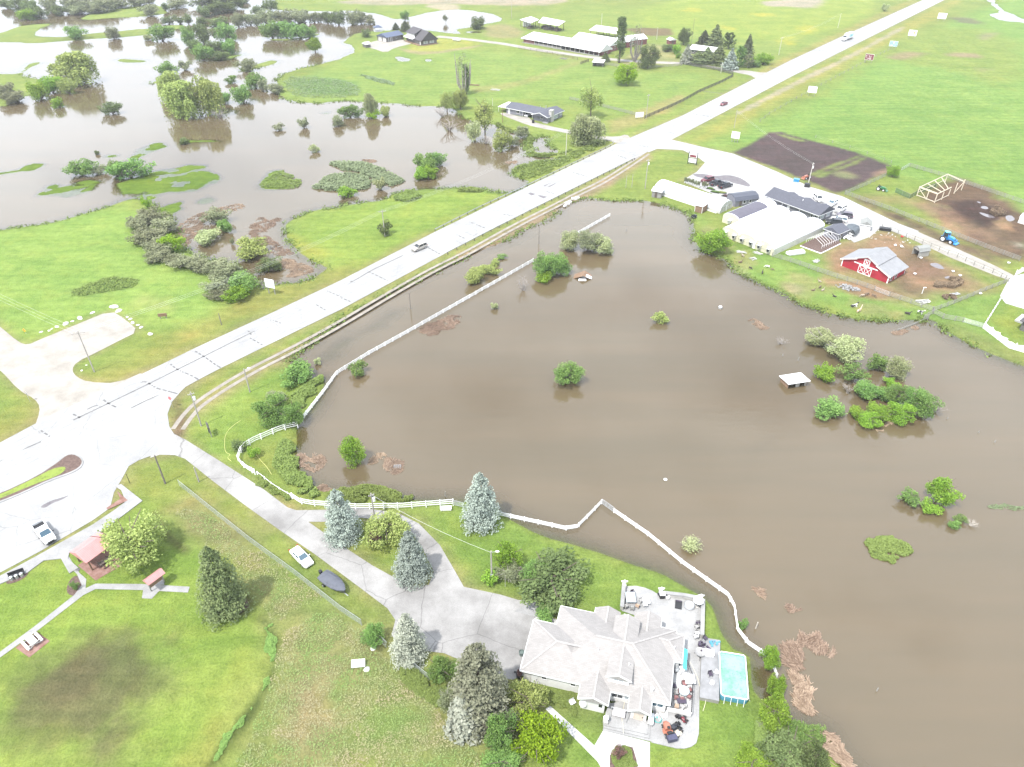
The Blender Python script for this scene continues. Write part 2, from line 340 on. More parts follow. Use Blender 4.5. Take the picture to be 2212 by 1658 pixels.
paint(TS(1,0,[(0,0),(700,-30),(1500,-40),(1400,15),(900,22),(400,35),(0,30)]),(202,194,170),3,5,.85)
paint(TS(2,0,[(480,20),(620,0),(900,-10),(920,20),(840,58),(700,45),(560,45)]),(208,200,182),3,4,.9)
paint([(600,180),(700,150),(780,110),(860,100),(1180,120),(1400,160),(1560,160),(1380,260),(1200,210),(1000,230),(620,215)],(158,194,86),4,4)
paint([(610,165),(760,170),(780,200),(640,205)],(128,178,92),4,8,.8)
paint(TS(1,0,[(420,300),(500,270),(620,250),(820,260),(930,280),(880,295),(620,345),(450,350)]),(190,202,84),2,2)
paint(TS(1,0,[(330,300),(560,345),(850,300),(930,290),(860,310),(560,360),(420,340)]),(196,184,140),1.5,2,.8)
paint(TS(1,0,[(940,170),(1080,150),(1180,210),(1160,250),(1010,250),(930,230)]),(190,182,128),3,3,.8)
paint(TS(1,0,[(1180,330),(1340,300),(1560,340),(1500,400),(1380,380)]),(176,190,110),3,3,.6)
paint(TS(1,0,[(1740,430),(1990,280),(2100,290),(2212,380),(2212,420),(1960,420)]),(192,190,130),3,3,.7)
paint(TS(1,0,[(1850,190),(2000,178),(2150,190),(2150,235),(1990,235),(1880,210)]),(146,126,96),2,4,.9)
paint(TS(1,0,[(800,570),(1120,540),(1560,380),(1620,390),(1180,555),(900,610)]),(182,190,108),2,2,.8)
paint(TS(1,0,[(1700,810),(1880,740),(2212,600),(2212,680),(1950,790),(1760,870)]),(196,186,118),2,3,.7)
# verges of the highway
paint([(-40,1010),(160,895),(420,745),(740,600),(930,500),(940,470),(720,570),(400,690),(330,760),(230,800),(150,820),(0,900)],(178,178,86),4,4,.7)
paint([(1480,300),(1850,105),(2060,-5),(2090,0),(1870,120),(1520,310)],(196,190,88),3,3,.6)
paint([(1640,170),(1810,86),(1990,0),(1970,-5),(1790,80),(1620,160)],(190,184,100),2,3,.6)
paint(TS(2,0,[(330,740),(740,520),(1040,380),(1300,240),(1430,170),(1440,190),(1300,260),(1050,400),(760,540),(380,740)]),(206,200,172),1,1.5,.85,1,4)
paint([(400,905),(440,862),(560,790),(740,690),(900,610),(1040,530),(1230,425),(1400,335),(1400,350),(1250,440),(1050,550),(900,632),(740,712),(560,815),(450,880)],(190,180,120),2,2,.8)
for k_ in (0,1):paint([(384,928),(405,898),(433,869),(533,806),(633,756),(737,699),(837,639),(937,582),(1010,547),(1104,493),(1204,443),(1247,420),(1304,393),(1371,350),(1397,332),(1404,338),(1378,357),(1311,401),(1253,429),(1211,452),(1112,502),(1018,557),(945,592),(846,650),(746,712),(643,770),(543,822),(445,884),(418,910),(394,936)],(184,164,128),2.5,1.5,.6,0,3)
paint([(985,555),(1100,500),(1240,425),(1330,380),(1345,385),(1250,432),(1110,508),(1000,560)],(186,166,140),2,2,.8)
# left field, lawns
paint([(-200,490),(0,500),(230,450),(290,430),(390,560),(480,600),(520,650),(380,720),(240,672),(60,740),(0,700),(-200,560)],(162,204,86),5,4)
paint(TS(0,1,[(420,240),(640,150),(760,130),(880,150),(900,200),(760,230),(560,270)]),(128,168,84),3,5,.8)
paint(TS(0,1,[(880,260),(1000,260),(1130,330),(1080,360),(950,310)]),(186,206,110),3,4,.8)
paint([(620,500),(700,450),(1040,405),(1080,420),(930,500),(740,585),(660,550)],(160,196,74),4,4)
paint(TS(0,0,[(1860,1500),(2000,1560),(2150,1657),(1980,1657),(1890,1600)]),(186,190,70),3,3,.7)
paint([(380,960),(560,795),(640,795),(700,830),(640,900),(620,930),(540,960),(510,1010),(560,1040),(640,1090),(600,1110)],(156,192,76),3,3)
paint([(1000,1090),(1080,1110),(1240,1180),(1420,1240),(1540,1300),(1580,1400),(1660,1530),(1700,1580),(1600,1680),(1200,1700),(1180,1500),(1350,1300),(1000,1270),(900,1130)],(148,186,74),3,2)
paint([(1110,1540),(1290,1460),(1310,1500),(1290,1600),(1200,1560)],(160,176,96),3,4,.7)
paint([(160,1200),(300,1090),(350,1110),(440,1180),(560,1320),(590,1420),(570,1500),(480,1660),(-150,1700),(-150,1240),(0,1250)],(156,192,70),3,2)
paint([(380,1080),(440,1100),(560,1190),(700,1280),(790,1350),(850,1420),(960,1500),(1080,1660),(480,1680),(560,1520),(600,1400),(570,1310),(480,1200),(390,1130)],(168,182,104),4,4)
for p in ([(620,1590),(700,1440),(760,1400),(780,1450),(720,1560),(640,1640)],[(560,1250),(640,1300),(700,1380),(660,1400),(590,1320)],[(400,1090),(470,1130),(560,1220),(520,1230),(430,1150)],[(650,1330),(720,1360),(740,1420),(690,1430)],[(640,1480),(700,1470),(690,1540),(640,1560)]):paint(p,(190,172,130),5,8,.65,2,6)
for p in ([(740,1520),(860,1500),(900,1600),(800,1640)],[(600,1240),(700,1320),(690,1340),(600,1270)],[(800,1420),(880,1480),(860,1500),(790,1460)]):paint(p,(140,178,76),4,7,.7,2,5)
paint([(0,1500),(40,1455),(110,1410),(170,1370),(240,1350),(300,1375),(345,1420),(350,1470),(310,1510),(345,1560),(300,1615),(230,1640),(185,1590),(120,1580),(40,1575),(-40,1560)],(124,118,90),3,5,.72,2,4)
paint([(60,1500),(110,1440),(230,1385),(290,1430),(240,1500),(90,1560)],(112,99,82),4,7,.5,2,4)
paint([(420,1600),(500,1480),(560,1480),(480,1640),(430,1660)],(192,186,96),4,5,.6,2)
paint([(380,1500),(470,1440),(540,1400),(560,1440),(520,1500),(440,1520)],(176,200,84),6,6,.5,2)
for p in ([(545,1330),(580,1350),(592,1400),(585,1450),(560,1500),(520,1560),(470,1630),(440,1665),(450,1668),(500,1610),(565,1520),(592,1460),(600,1400),(590,1350)],):paint(p,(66,92,38),.9,.6,1,2,3)
paint([(330,1090),(340,1130),(370,1180),(410,1200),(440,1190),(410,1160),(375,1130)],(150,184,80),2,2,.7,2)
paint([(328,1105),(345,1150),(375,1182),(405,1198),(410,1190),(372,1162),(345,1120)],(112,92,76),.8,.8,.9,2,3)
paint([(440,1310),(480,1335),(520,1330),(545,1300),(520,1290)],(142,110,98),.8,.6,.9,2)
paint([(690,1200),(760,1280),(840,1330),(850,1350),(780,1310),(650,1215)],(160,182,80),2,2,.6)
# nursery and stock yards
paint([(1480,450),(1530,480),(1560,560),(1640,610),(1760,655),(1960,690),(2030,690),(2200,770),(2212,640),(2100,600),(1900,500),(1700,560),(1560,520)],(148,192,84),3,3,.9)
MUD=(124,104,94)
paint([(1860,500),(1905,498),(1990,545),(2080,590),(2150,615),(2140,630),(2060,625),(2000,640),(1940,610),(1870,545)],(186,160,120),3,4,.85)
paint([(1935,530),(1990,560),(2060,590),(2080,610),(2000,620),(1950,600)],MUD,2.5,3,.95)
paint([(1880,520),(1920,505),(1950,520),(1930,540),(1890,540)],(188,150,104),2,3,.8)
paint([(1780,610),(1900,610),(1960,640),(1920,645),(1830,625)],(192,160,126),2,2.5,.9)
paint([(1840,420),(1900,440),(2040,510),(2180,570),(2160,580),(2000,510),(1850,440)],(140,116,100),2,3,.85)
paint([(1975,430),(2050,380),(2110,395),(2180,430),(2240,480),(2240,560),(2150,560),(2080,510),(2030,450)],(136,108,92),3,4,.95)
paint([(2060,440),(2120,430),(2170,455),(2190,500),(2120,500),(2070,470)],(104,84,78),3,4,.8,2,5)
paint([(1980,440),(2030,440),(2060,455),(2010,460)],(196,166,140),2,2,.8)
paint([(1880,410),(1960,400),(2000,390),(1960,425),(1900,420)],(150,188,74),3,3,.8)
paint(TS(2,0,[(2100,1580),(2150,1570),(2212,1590),(2212,1620),(2150,1610)]),(226,220,204),1.5,1,.9,2)
paint(TS(2,0,[(330,990),(360,975),(420,950),(560,860),(640,858),(760,890),(900,930),(1130,990),(1345,1075),(1340,1110),(1240,1150),(1100,1220),(1000,1255),(820,1180),(600,1090),(420,1030)]),(112,97,99),1.0,1.0,1,0,4)
paint(TS(2,0,[(600,870),(640,870),(720,895),(800,915),(770,918),(700,905),(640,885)]),(160,186,90),.8,1,.9)
paint(TS(2,0,[(830,1130),(930,1085),(1030,1050),(1130,1010),(1140,1020),(1040,1060),(930,1100),(850,1140)]),(150,176,80),.8,1.2,.85,1,3)
paint(TS(2,0,[(860,1140),(950,1105),(1060,1070),(1170,1020),(1190,1025),(1090,1075),(960,1125),(880,1155)]),(150,176,80),.8,1.2,.85,1,3)
paint(TS(2,0,[(1230,1130),(1290,1100),(1345,1090),(1330,1120),(1250,1150)]),(190,160,134),1.5,1.5,.9,1)
paint(TS(2,0,[(960,1130),(1010,1105),(1090,1115),(1150,1150),(1080,1165),(1000,1150)]),(168,178,120),1.5,1.5,.8,1)
paint(TS(2,1,[(1600,180),(1700,150),(1800,160),(1830,190),(1760,215),(1640,215)]),(170,138,100),1.5,2,.9,2)
paint([(2125,700),(2180,660),(2212,680),(2212,750)],(170,192,70),2,2,.8)
paint([(2030,690),(2120,720),(2212,770),(2300,800),(2300,840),(2212,795),(2100,745)],(150,170,92),2,3,.8)
paint([(1770,560),(1830,520),(1870,545),(1850,580),(1800,600)],(190,156,118),2,2.5,.95)
paint([(1800,600),(1880,628),(1930,640),(1900,650),(1820,630)],(192,156,122),1.5,2,.95)
paint([(1930,600),(1990,590),(2030,615),(1990,640),(1950,640)],(110,90,82),2,3,.9)
paint([(1885,515),(1925,500),(1950,530),(1910,560),(1870,550)],(184,154,116),2,3,.9)
paint([(1560,560),(1600,575),(1620,600),(1590,590)],(196,190,150),1.5,2,.6)
paint([(1700,610),(1740,620),(1730,640),(1690,630)],(200,184,150),1.5,2,.7)
paint([(1520,490),(1560,500),(1590,545),(1560,550),(1530,510)],(186,172,124),2,2,.6)
for p_ in ([(2050,440),(2100,430),(2160,450),(2180,480),(2130,500),(2080,480)],[(2100,500),(2160,510),(2220,540),(2180,560),(2120,530)],[(1950,540),(2000,560),(2050,580),(2040,600),(1980,590)],[(1990,440),(2040,450),(2060,480),(2020,470)],[(1900,455),(1990,500),(2080,540),(2060,545),(1960,500)]):paint(p_,(92,74,68),2,5,.85,1,4)
for p_ in ([(2020,470),(2080,500),(2120,530),(2060,510)],[(1960,600),(2040,605),(2090,600),(2060,625),(1980,625)],[(1780,600),(1830,610),(1870,625),(1800,620)],[(1900,520),(1950,530),(1940,545),(1900,540)],[(2140,470),(2180,470),(2200,500),(2150,495)]):paint(p_,(200,168,128),1.5,4,.8,1,4)
for p_ in ([(1700,590),(1760,610),(1800,640),(1740,640)],[(1560,500),(1600,540),(1640,600),(1580,570)],[(1830,650),(1900,665),(1960,680),(1880,685)],[(1620,430+170),(1660,620),(1640,630)]):paint(p_,(186,182,120),1.5,5,.6,1,4)
for p_ in ([(1780,560),(1860,505),(1960,520),(2080,590),(2100,620),(2030,650),(1940,655),(1840,630)],[(1850,425),(1960,440),(2080,510),(2200,570),(2230,540),(2100,480),(1960,420)]):paint(p_,(182,154,122),4,5,.62,1,5)
# dry gravelly fringe beside paving
HWD=[(-160,1035),(0,957),(120,893),(300,812),(423,752),(580,680),(737,606),(939,502),(1147,400),(1327,313),(1475,250),(1645,163),(1708,131),(1811,83),(1995,0),(2110,-52),(2150,-50),(2041,0),(1841,100),(1708,167),(1475,290),(1371,343),(1170,443),(964,547),(737,669),(477,796),(300,893),(127,985),(0,1049),(-160,1132)]
for p_ in (HWD,JX,NR,FT):paint(p_,(186,170,132),3.2,1.6,.85,0,3)
for p_ in (GR,HD,LP):paint(p_,(182,170,128),2.0,1.3,.8,0,3)
# bare strips beside paving
paint([(350,980),(390,900),(370,870),(380,850),(400,900),(395,945)],(140,110,100),1,1,.8)
for (pl,rgb,soft,amp,k,sm,ns) in [p for p in PAINT if p]:
 s=sdist(poly_w(pl,sm),X,Y,soft+amp*2+2)
 j=np.where(s>-(soft+amp*2+2))[0]
 if len(j)==0:continue
 w=np.clip((s[j]+fbm(X[j],Y[j],ns,abs(hash(rgb))%97+len(pl))*amp*2)/soft*.5+.5,0,1)*k
 tint[j]=tint[j]*(1-w[:,None])+C3(*rgb)*w[:,None]
# yard ruts, mowing swirls in the dried lawn, furrows
for cxp,cyp,r0,r1 in ((250,1480,4.0,9.5),):
 c=at(cxp,cyp);d=np.hypot(X-c.x,Y-c.y)
 a=np.arctan2(Y-c.y,X-c.x);w=((d>r0)&(d<r1)&(a>-1.2)&(a<1.3))*(.5+.5*np.sin(d*2*math.pi/1.15))*.35
 tint=tint*(1-w[:,None])+C3(170,186,96)*w[:,None]
lum_=(tint@np.array([.25,.65,.1]))[:,None];tint=(lum_+(tint-lum_)*.88)*np.array([1.19,1.13,1.06])
under=Zt<WL-.02
tint[under]=tint[under]*.72+np.array([.05,.05,.025])*.2
wet=np.clip(1-(Zt-WL)/.12,0,1)*(Zt>WL-.02)
tint*=(1-.25*wet[:,None])
g=GREENM*(Zt<.0);tint=tint*(1-g[:,None])+np.array(alb(136,168,58))*g[:,None]
nx,ny=len(GX),len(GY)
idx=np.arange(nx*ny).reshape(ny,nx)
quads=np.stack([idx[:-1,:-1],idx[:-1,1:],idx[1:,1:],idx[1:,:-1]],-1).reshape(-1,4)
def grid_obj(name,z,q,attrs):
 me=bpy.data.meshes.new(name)
 used=np.unique(q);mapv=np.full(nx*ny,-1);mapv[used]=np.arange(len(used));q=mapv[q]
 me.vertices.add(len(used));me.vertices.foreach_set('co',np.stack([X[used],Y[used],z[used]],-1).astype(np.float32).ravel())
 me.loops.add(len(q)*4);me.loops.foreach_set('vertex_index',q.astype(np.int32).ravel())
 me.polygons.add(len(q));me.polygons.foreach_set('loop_start',np.arange(0,len(q)*4,4,dtype=np.int32));me.polygons.foreach_set('loop_total',np.full(len(q),4,dtype=np.int32))
 me.polygons.foreach_set('use_smooth',np.ones(len(q),bool));me.update();me.validate()
 for an,av in attrs.items():
  if av.ndim==1:me.attributes.new(an,'FLOAT','POINT').data.foreach_set('value',av[used].astype(np.float32))
  else:me.attributes.new(an,'FLOAT_COLOR','POINT').data.foreach_set('color',np.concatenate([av[used],np.ones((len(used),1))],1).astype(np.float32).ravel())
 return me
# ---- ground material
m,n,l,b=nodes('ground')
at_=n.new('ShaderNodeAttribute');at_.attribute_name='tint'
P_=pos(n)
n1=noise(n,l,P_,.07,3);n2=noise(n,l,P_,.45,4,.65);n3=noise(n,l,P_,2.6,3,.7);n4=noise(n,l,P_,.16,2)
dark=ramp(n,l,n2.outputs['Fac'],.34,.68,(.80,.82,.79),(1.16,1.14,1.17))
c=mixc(n,l,.9,at_.outputs['Color'],dark,'MULTIPLY')
c=mixc(n,l,.8,c,ramp(n,l,n3.outputs['Fac'],.3,.7,(.70,.73,.68),(1.28,1.25,1.28)),'MULTIPLY')
c=mixc(n,l,.8,c,ramp(n,l,n1.outputs['Fac'],.35,.65,(.84,.9,.84),(1.18,1.1,1.12)),'MULTIPLY')
mp_=n.new('ShaderNodeMapping');mp_.inputs['Rotation'].default_value=(0,0,R(-24));mp_.inputs['Scale'].default_value=(.035,.42,1);l.new(P_,mp_.inputs['Vector'])
n5=noise(n,l,mp_.outputs['Vector'],1.0,4,.6);c=mixc(n,l,.75,c,ramp(n,l,n5.outputs['Fac'],.36,.64,(.84,.88,.84),(1.14,1.10,1.14)),'MULTIPLY')
dry=val(n,'MULTIPLY',None,.35);l.new(ramp(n,l,n4.outputs['Fac'],.5,.72),dry.inputs[0])
c=mixc(n,l,dry.outputs[0],c,mixc(n,l,1.0,c,(1.35,1.05,1.0),'MULTIPLY'))
l.new(c,b.inputs['Base Color']);b.inputs['Roughness'].default_value=.95;b.inputs['Specular IOR Level'].default_value=.12
bp=n.new('ShaderNodeBump');bp.inputs['Strength'].default_value=.8;bp.inputs['Distance'].default_value=.35
hs=val(n,'ADD');l.new(n2.outputs['Fac'],hs.inputs[0]);l.new(n3.outputs['Fac'],hs.inputs[1]);l.new(hs.outputs[0],bp.inputs['Height']);l.new(bp.outputs['Normal'],b.inputs['Normal'])
gme=grid_obj('ground',Zt,quads,{'tint':tint});struct('ground',gme,m)
# ---- flood water: silty, a little see-through where thin
m,n,l,b=nodes('flood_water');n.remove(b)
dp=n.new('ShaderNodeAttribute');dp.attribute_name='depth'
P_=pos(n);w1=noise(n,l,P_,.02,3);w2=noise(n,l,P_,.09,3)
mw=n.new('ShaderNodeMapping');mw.inputs['Rotation'].default_value=(0,0,R(28));mw.inputs['Scale'].default_value=(.012,.09,1);l.new(P_,mw.inputs['Vector']);w3=noise(n,l,mw.outputs['Vector'],1.0,4,.6)
rm0=n.new('ShaderNodeMapRange');rm0.inputs['From Min'].default_value=.35;rm0.inputs['From Max'].default_value=.65;rm0.inputs['To Min'].default_value=.02;rm0.inputs['To Max'].default_value=.11;l.new(w3.outputs['Fac'],rm0.inputs['Value'])
col=mixc(n,l,ramp(n,l,w3.outputs['Fac'],.36,.66),alb(158,138,106,3.4),alb(147,131,101,3.4))
dif=n.new('ShaderNodeBsdfDiffuse');l.new(col,dif.inputs['Color'])
col=mixc(n,l,ramp(n,l,w1.outputs['Fac'],.52,.70,(0,0,0),(.5,.5,.5)),col,alb(135,131,95,3.4))
tr=n.new('ShaderNodeBsdfTransparent');tr.inputs['Color'].default_value=(.86,.80,.68,1)
e=val(n,'MULTIPLY',None,-3.4);l.new(dp.outputs['Fac'],e.inputs[0]);ex=val(n,'EXPONENT');l.new(e.outputs[0],ex.inputs[0])
op=val(n,'SUBTRACT',1.0);l.new(ex.outputs[0],op.inputs[1]);op.use_clamp=True
ms=n.new('ShaderNodeMixShader');l.new(op.outputs[0],ms.inputs[0]);l.new(tr.outputs[0],ms.inputs[1]);l.new(dif.outputs[0],ms.inputs[2])
gl=n.new('ShaderNodeBsdfGlossy');gl.inputs['Roughness'].default_value=.06;gl.inputs['Color'].default_value=(1,1,1,1)
mpn=n.new('ShaderNodeMapping');mpn.inputs['Scale'].default_value=(.25,.7,1);l.new(P_,mpn.inputs['Vector'])
rip=noise(n,l,mpn.outputs['Vector'],1.2,3);bp=n.new('ShaderNodeBump');bp.inputs['Strength'].default_value=.035;bp.inputs['Distance'].default_value=.3
l.new(rm0.outputs[0],gl.inputs['Roughness']);l.new(rip.outputs['Fac'],bp.inputs['Height']);l.new(bp.outputs['Normal'],gl.inputs['Normal'])
fr=n.new('ShaderNodeFresnel');fr.inputs['IOR'].default_value=1.56
m2=n.new('ShaderNodeMixShader');l.new(fr.outputs[0],m2.inputs[0]);l.new(ms.outputs[0],m2.inputs[1]);l.new(gl.outputs[0],m2.inputs[2])
l.new(m2.outputs[0],n['Material Output'].inputs['Surface'])
low=Zt[quads].min(1)<WL+.004
dep=np.clip(WL-Zt,0,2)
struct('flood_water',grid_obj('flood_water',np.full(X.shape,WL),quads[low],{'depth':dep}),m)
# ================================================================ roads, paths, paving
def paving(name,lo,hi,sc_=.25,streak=0.0,crack=0.0):  # blotchy worn paving
 m,n,l,b=nodes(name);P_=pos(n)
 a=noise(n,l,P_,sc_,5,.65);d=noise(n,l,P_,6.0,2,.7)
 c=ramp(n,l,a.outputs['Fac'],.34,.66,lo,hi)
 c=mixc(n,l,.5,c,ramp(n,l,d.outputs['Fac'],.3,.7,(.8,.8,.8),(1.2,1.2,1.2)),'MULTIPLY')
 if crack:
  vo=n.new('ShaderNodeTexVoronoi');vo.feature='DISTANCE_TO_EDGE';vo.inputs['Scale'].default_value=.11
  wv=noise(n,l,P_,.6,3);q=mixc(n,l,.25,P_,wv.outputs['Color'],'LINEAR_LIGHT');l.new(q,vo.inputs['Vector'])
  k=ramp(n,l,vo.outputs['Distance'],.0015,.006,(crack,)*3,(1,1,1));c=mixc(n,l,.8,c,k,'MULTIPLY')
 l.new(c,b.inputs['Base Color']);b.inputs['Roughness'].default_value=.9;b.inputs['Specular IOR Level'].default_value=.25
 return m
paving('road_asphalt',(.228,.226,.225),(.30,.298,.296),.12,0,.6)
paving('gravel',(.22,.202,.178),(.31,.29,.26),.2)
paving('drive_asphalt',(.15,.144,.138),(.30,.292,.284),.09,0,.45)
paving('concrete',(.21,.207,.205),(.28,.276,.273),.4)
paving('concrete_white',(.34,.335,.33),(.44,.435,.43),.5)
paving('concrete_grey',(.23,.227,.225),(.30,.297,.295),.5)
paving('dirt',(.18,.16,.135),(.27,.245,.215),.5)
paving('tar',(.085,.083,.082),(.15,.147,.145),1.5)
paving('wet_asphalt',(.105,.095,.105),(.15,.14,.145),.8)
paving('brick_paving',(.15,.075,.055),(.24,.15,.13),1.0)
paving('white_paint',(.5,.5,.5),(.62,.62,.62),1.0)
paving('mulch',(.07,.045,.038),(.13,.09,.075),2.5)
hp=[(p.x,p.y) for p in HWY_U]+[(p.x,p.y) for p in HWY_L[::-1]]
tri=tessellate_polygon([[Vector((x,y,0)) for x,y in hp]])
struct('highway',MB().add([(x,y,.05) for x,y in hp],[tuple(t) for t in tri]),'road_asphalt')
sheet('junction_pavement',JX,.046,'road_asphalt')
sheet('gravel_road',GR,.042,'gravel',1)
sheet('driveway',HD,.038,'drive_asphalt')
sheet('driveway_loop',LP,.042,'drive_asphalt',0)
paving('lot_gravel',(.255,.25,.245),(.33,.325,.32),.12)
sheet('nursery_yard',NR,.036,'lot_gravel',0)
sheet('farm_lane',FT,.032,'gravel',0)
sheet('white_driveway',[(2178,606),(2195,596),(2212,592),(2320,600),(2320,690),(2212,668),(2172,656),(2160,640)],.045,'concrete_white')
RD=TS(1,0,[(1020,740),(1060,730),(1160,760),(1215,760),(1240,790),(1330,815),(1500,850),(1650,880),(1790,890),(1850,870),(1880,905),(1800,935),(1720,910),(1640,905),(1480,868),(1300,835),(1200,810),(1110,775)])
sheet('ranch_driveway',RD,.034,'gravel',1)
sheet('wood_lane',TS(1,0,[(2200,400),(2212,395)])+TS(2,0,[(320,455),(420,458),(520,475),(600,465),(560,500),(470,510),(440,490),(360,475)]),.034,'gravel',1)
FL=smooth_line([T(1,0,x,y) for x,y in [(620,238),(780,252),(930,270),(1080,290),(1250,322),(1420,345),(1600,370),(1800,392),(2000,405),(2210,412)]],2)
struct('farm_road',ribbon([at(*p) for p in FL],5.5,.03),'gravel')
sheet('log_house_yard',TS(1,0,[(130,300),(230,262),(330,255),(420,262),(480,280),(340,312),(290,345),(200,315)]),.03,'gravel',1)
trk=smooth_line([(384,928),(405,898),(433,869),(533,806),(633,756),(737,699),(837,639),(937,582),(1010,547),(1104,493),(1204,443),(1247,420),(1304,393),(1371,350),(1397,332)],2)
tw=[at(*p) for p in trk]
tr_=MB()
for off in (-1.0,1.0):
 pts=[]
 for i,p in enumerate(tw):
  d=(tw[min(i+1,len(tw)-1)]-tw[max(i-1,0)]).normalized();pts.append(p+Vector((-d.y,d.x,0))*off)
 q=ribbon(pts,.95,.022);tr_.add(q.v,q.f)
struct('dirt_track',tr_,'dirt')
# road island with kerb
sheet('island_kerb',TS(0,1,[(-60,1575),(0,1545),(240,1430),(380,1335),(430,1290),(480,1283),(530,1310),(545,1345),(520,1385),(450,1420),(330,1460),(150,1545),(0,1605),(-60,1630)]),.16,'concrete',1,.12)
sheet('island_gravel',TS(0,1,[(-60,1560),(0,1548),(240,1436),(380,1342),(432,1298),(478,1291),(522,1315),(535,1344),(512,1378),(445,1412),(325,1452),(145,1537),(0,1595),(-60,1612)]),.166,'mulch',1)
m=mat('island_grass',alb(166,188,82),.95,.35,.9,world=True)
sheet('island_grass',TS(0,1,[(-60,1565),(0,1555),(240,1440),(340,1385),(420,1370),(430,1390),(380,1430),(240,1480),(0,1580),(-60,1600)]),.170,'island_grass',1)
sheet('sidewalk',[(-160,1320),(0,1246),(88,1198),(200,1135),(245,1105),(272,1085),(262,1060),(250,1052),(262,1047),(308,1083),(200,1165),(150,1196),(147,1208),(170,1228),(150,1240),(132,1208),(95,1212),(60,1238),(0,1263),(-160,1345)],.14,'concrete',0,.12)
sheet('ramp_bricks',TS(0,1,[(760,1530),(830,1590),(700,1650),(690,1640),(780,1580)]),.146,'brick_paving')
sheet('park_path',TS(0,2,[(400,300),(440,285),(515,400),(560,440),(555,500),(620,470),(920,472),(1230,490),(1218,528),(920,512),(620,505),(540,545),(250,770),(0,950),(-60,990),(-60,955),(0,912),(220,750),(480,545),(530,480),(500,410)]),.052,'concrete')
sheet('pavilion_bricks',TS(0,2,[(505,352),(680,235),(810,320),(800,345),(620,450)]),.048,'brick_paving')
sheet('kiosk_pad',TS(0,2,[(930,500),(1040,510),(1010,540),(985,568),(920,565)]),.056,'concrete')
sheet('kiosk_slab',TS(0,2,[(1000,435),(1060,432),(1065,478),(990,478)]),.06,'concrete_grey')
sheet('table_pad',TS(0,2,[(100,885),(240,782),(325,842),(190,948)]),.048,'brick_paving')
sheet('planting_bed',TS(0,2,[(430,520),(440,470),(470,425),(510,418),(545,460),(540,510),(490,550),(455,545)]),.05,'mulch',1)
sheet('bench_bed',TS(0,2,[(30,470),(70,440),(180,390),(185,405),(150,440),(80,470)]),.05,'mulch',1)
sheet('spruce_bed',TS(0,2,[(1380,640),(1420,600),(1560,560),(1615,590),(1610,630),(1530,680),(1450,695),(1400,680)]),.05,'mulch',2)
# tar seams, wheel wear and paint on the highway
seam=MB()
for a in ([(0,1335),(90,1280),(230,1225),(330,1175)],[(475,1068),(640,990),(960,835)],[(960,835),(1320,655),(1650,490)],[(265,1135),(330,1178)],[(475,1030),(520,1052)],[(670,935),(705,962),(755,985)],[(910,822),(950,818),(1010,860),(1060,872),(1150,897)],[(1105,705),(1150,742),(1250,782),(1290,808)],[(1265,620),(1330,660),(1395,708),(1430,728)],[(1610,490),(1630,515)],[(1620,535),(1700,580)],[(1770,420),(1820,440)],[(2050,320),(2110,355)],[(2120,230),(2212,270)],[(565,998),(625,970),(650,978)],[(850,990),(960,935),(1060,893)]):
 q=ribbon([at(*T(0,1,*p)) for p in smooth_line(a,1)],.36,.056);seam.add(q.v,q.f)
for c,pl in ((1,[[(165,100),(230,130),(300,165)],[(55,165),(85,175)],[(0,215),(190,100),(400,0)],[(0,275),(60,300)]]),):
 for a in pl:q=ribbon([at(*T(c,1,*p)) for p in a],.4,.056);seam.add(q.v,q.f)
for a in ([(830,1440),(930,1480)],[(740,1520),(800,1548)],[(1050,1390),(1110,1402)],[(1500,1120),(1590,1145)],[(1790,1010),(1850,1030)],[(1930,945),(1990,955)],[(550,1600),(640,1650)],[(2090,850),(2160,870)],[(1330,1244),(1380,1258)]):q=ribbon([at(*T(1,0,*p)) for p in a],.45,.056);seam.add(q.v,q.f)
for a in ([(60,740),(190,760)],[(120,590),(260,610)],[(560,440),(660,452)],[(700,400),(790,412)],[(880,330),(960,340)]):q=ribbon([at(*T(2,0,*p)) for p in a],.5,.056);seam.add(q.v,q.f)
struct('road_seams',seam,'tar')
patch=MB()
for pl in ([(1310,1205),(1350,1190),(1360,1185),(1320,1210)],[(1335,1215),(1385,1190),(1390,1195),(1350,1218)],[(1210,1255),(1225,1250),(1265,1262),(1250,1270),(1230,1268)],[(1270,1270),(1290,1268),(1335,1278),(1310,1288)]):
 p=[at(*T(1,0,*q)) for q in pl];tri=tessellate_polygon([p]);patch.add([(q.x,q.y,.06) for q in p],[tuple(t) for t in tri])
struct('road_patches',patch,'wet_asphalt')
paint_=MB()
NH=len(HWY_U)
def lane(fr,z=.064):
 pts=[]
 for i in range(NH):pts.append(HWY_U[i].lerp(HWY_L[i],fr))
 return pts
def dashes(pts,w,on,off,y0=0,y1=900):
 acc=0.0
 for a,b in zip(pts,pts[1:]):
  L=(b-a).length;d=(b-a)/L;s=acc
  while s<L:
   e=min(s+on,L);p,q=a+d*s,a+d*e
   if y0<p.y<y1:r=ribbon([p,q],w,.066);paint_.add(r.v,r.f)
   s+=on+off
  acc=s-L
dashes(lane(.08),.2,300,0);dashes(lane(.93),.2,300,0);dashes(lane(.5),.16,4,6)
struct('road_paint',paint_,'white_paint')
wear=MB()
for fr in (.2,.32,.44,.58,.72,.84):
 q=ribbon(lane(fr),.5,.058);wear.add(q.v,q.f)
paving('road_worn',(.22,.218,.217),(.285,.282,.28),.3)
struct('wheel_tracks',wear,'road_worn')
sheet('wet_asphalt_patch',TS(2,0,[(60,1128),(150,1130),(200,1145),(300,1135),(360,1150),(400,1170),(440,1200),(430,1215),(380,1200),(330,1190),(300,1175),(240,1170),(180,1160),(120,1155),(80,1145)]),.05,'wet_asphalt',2)
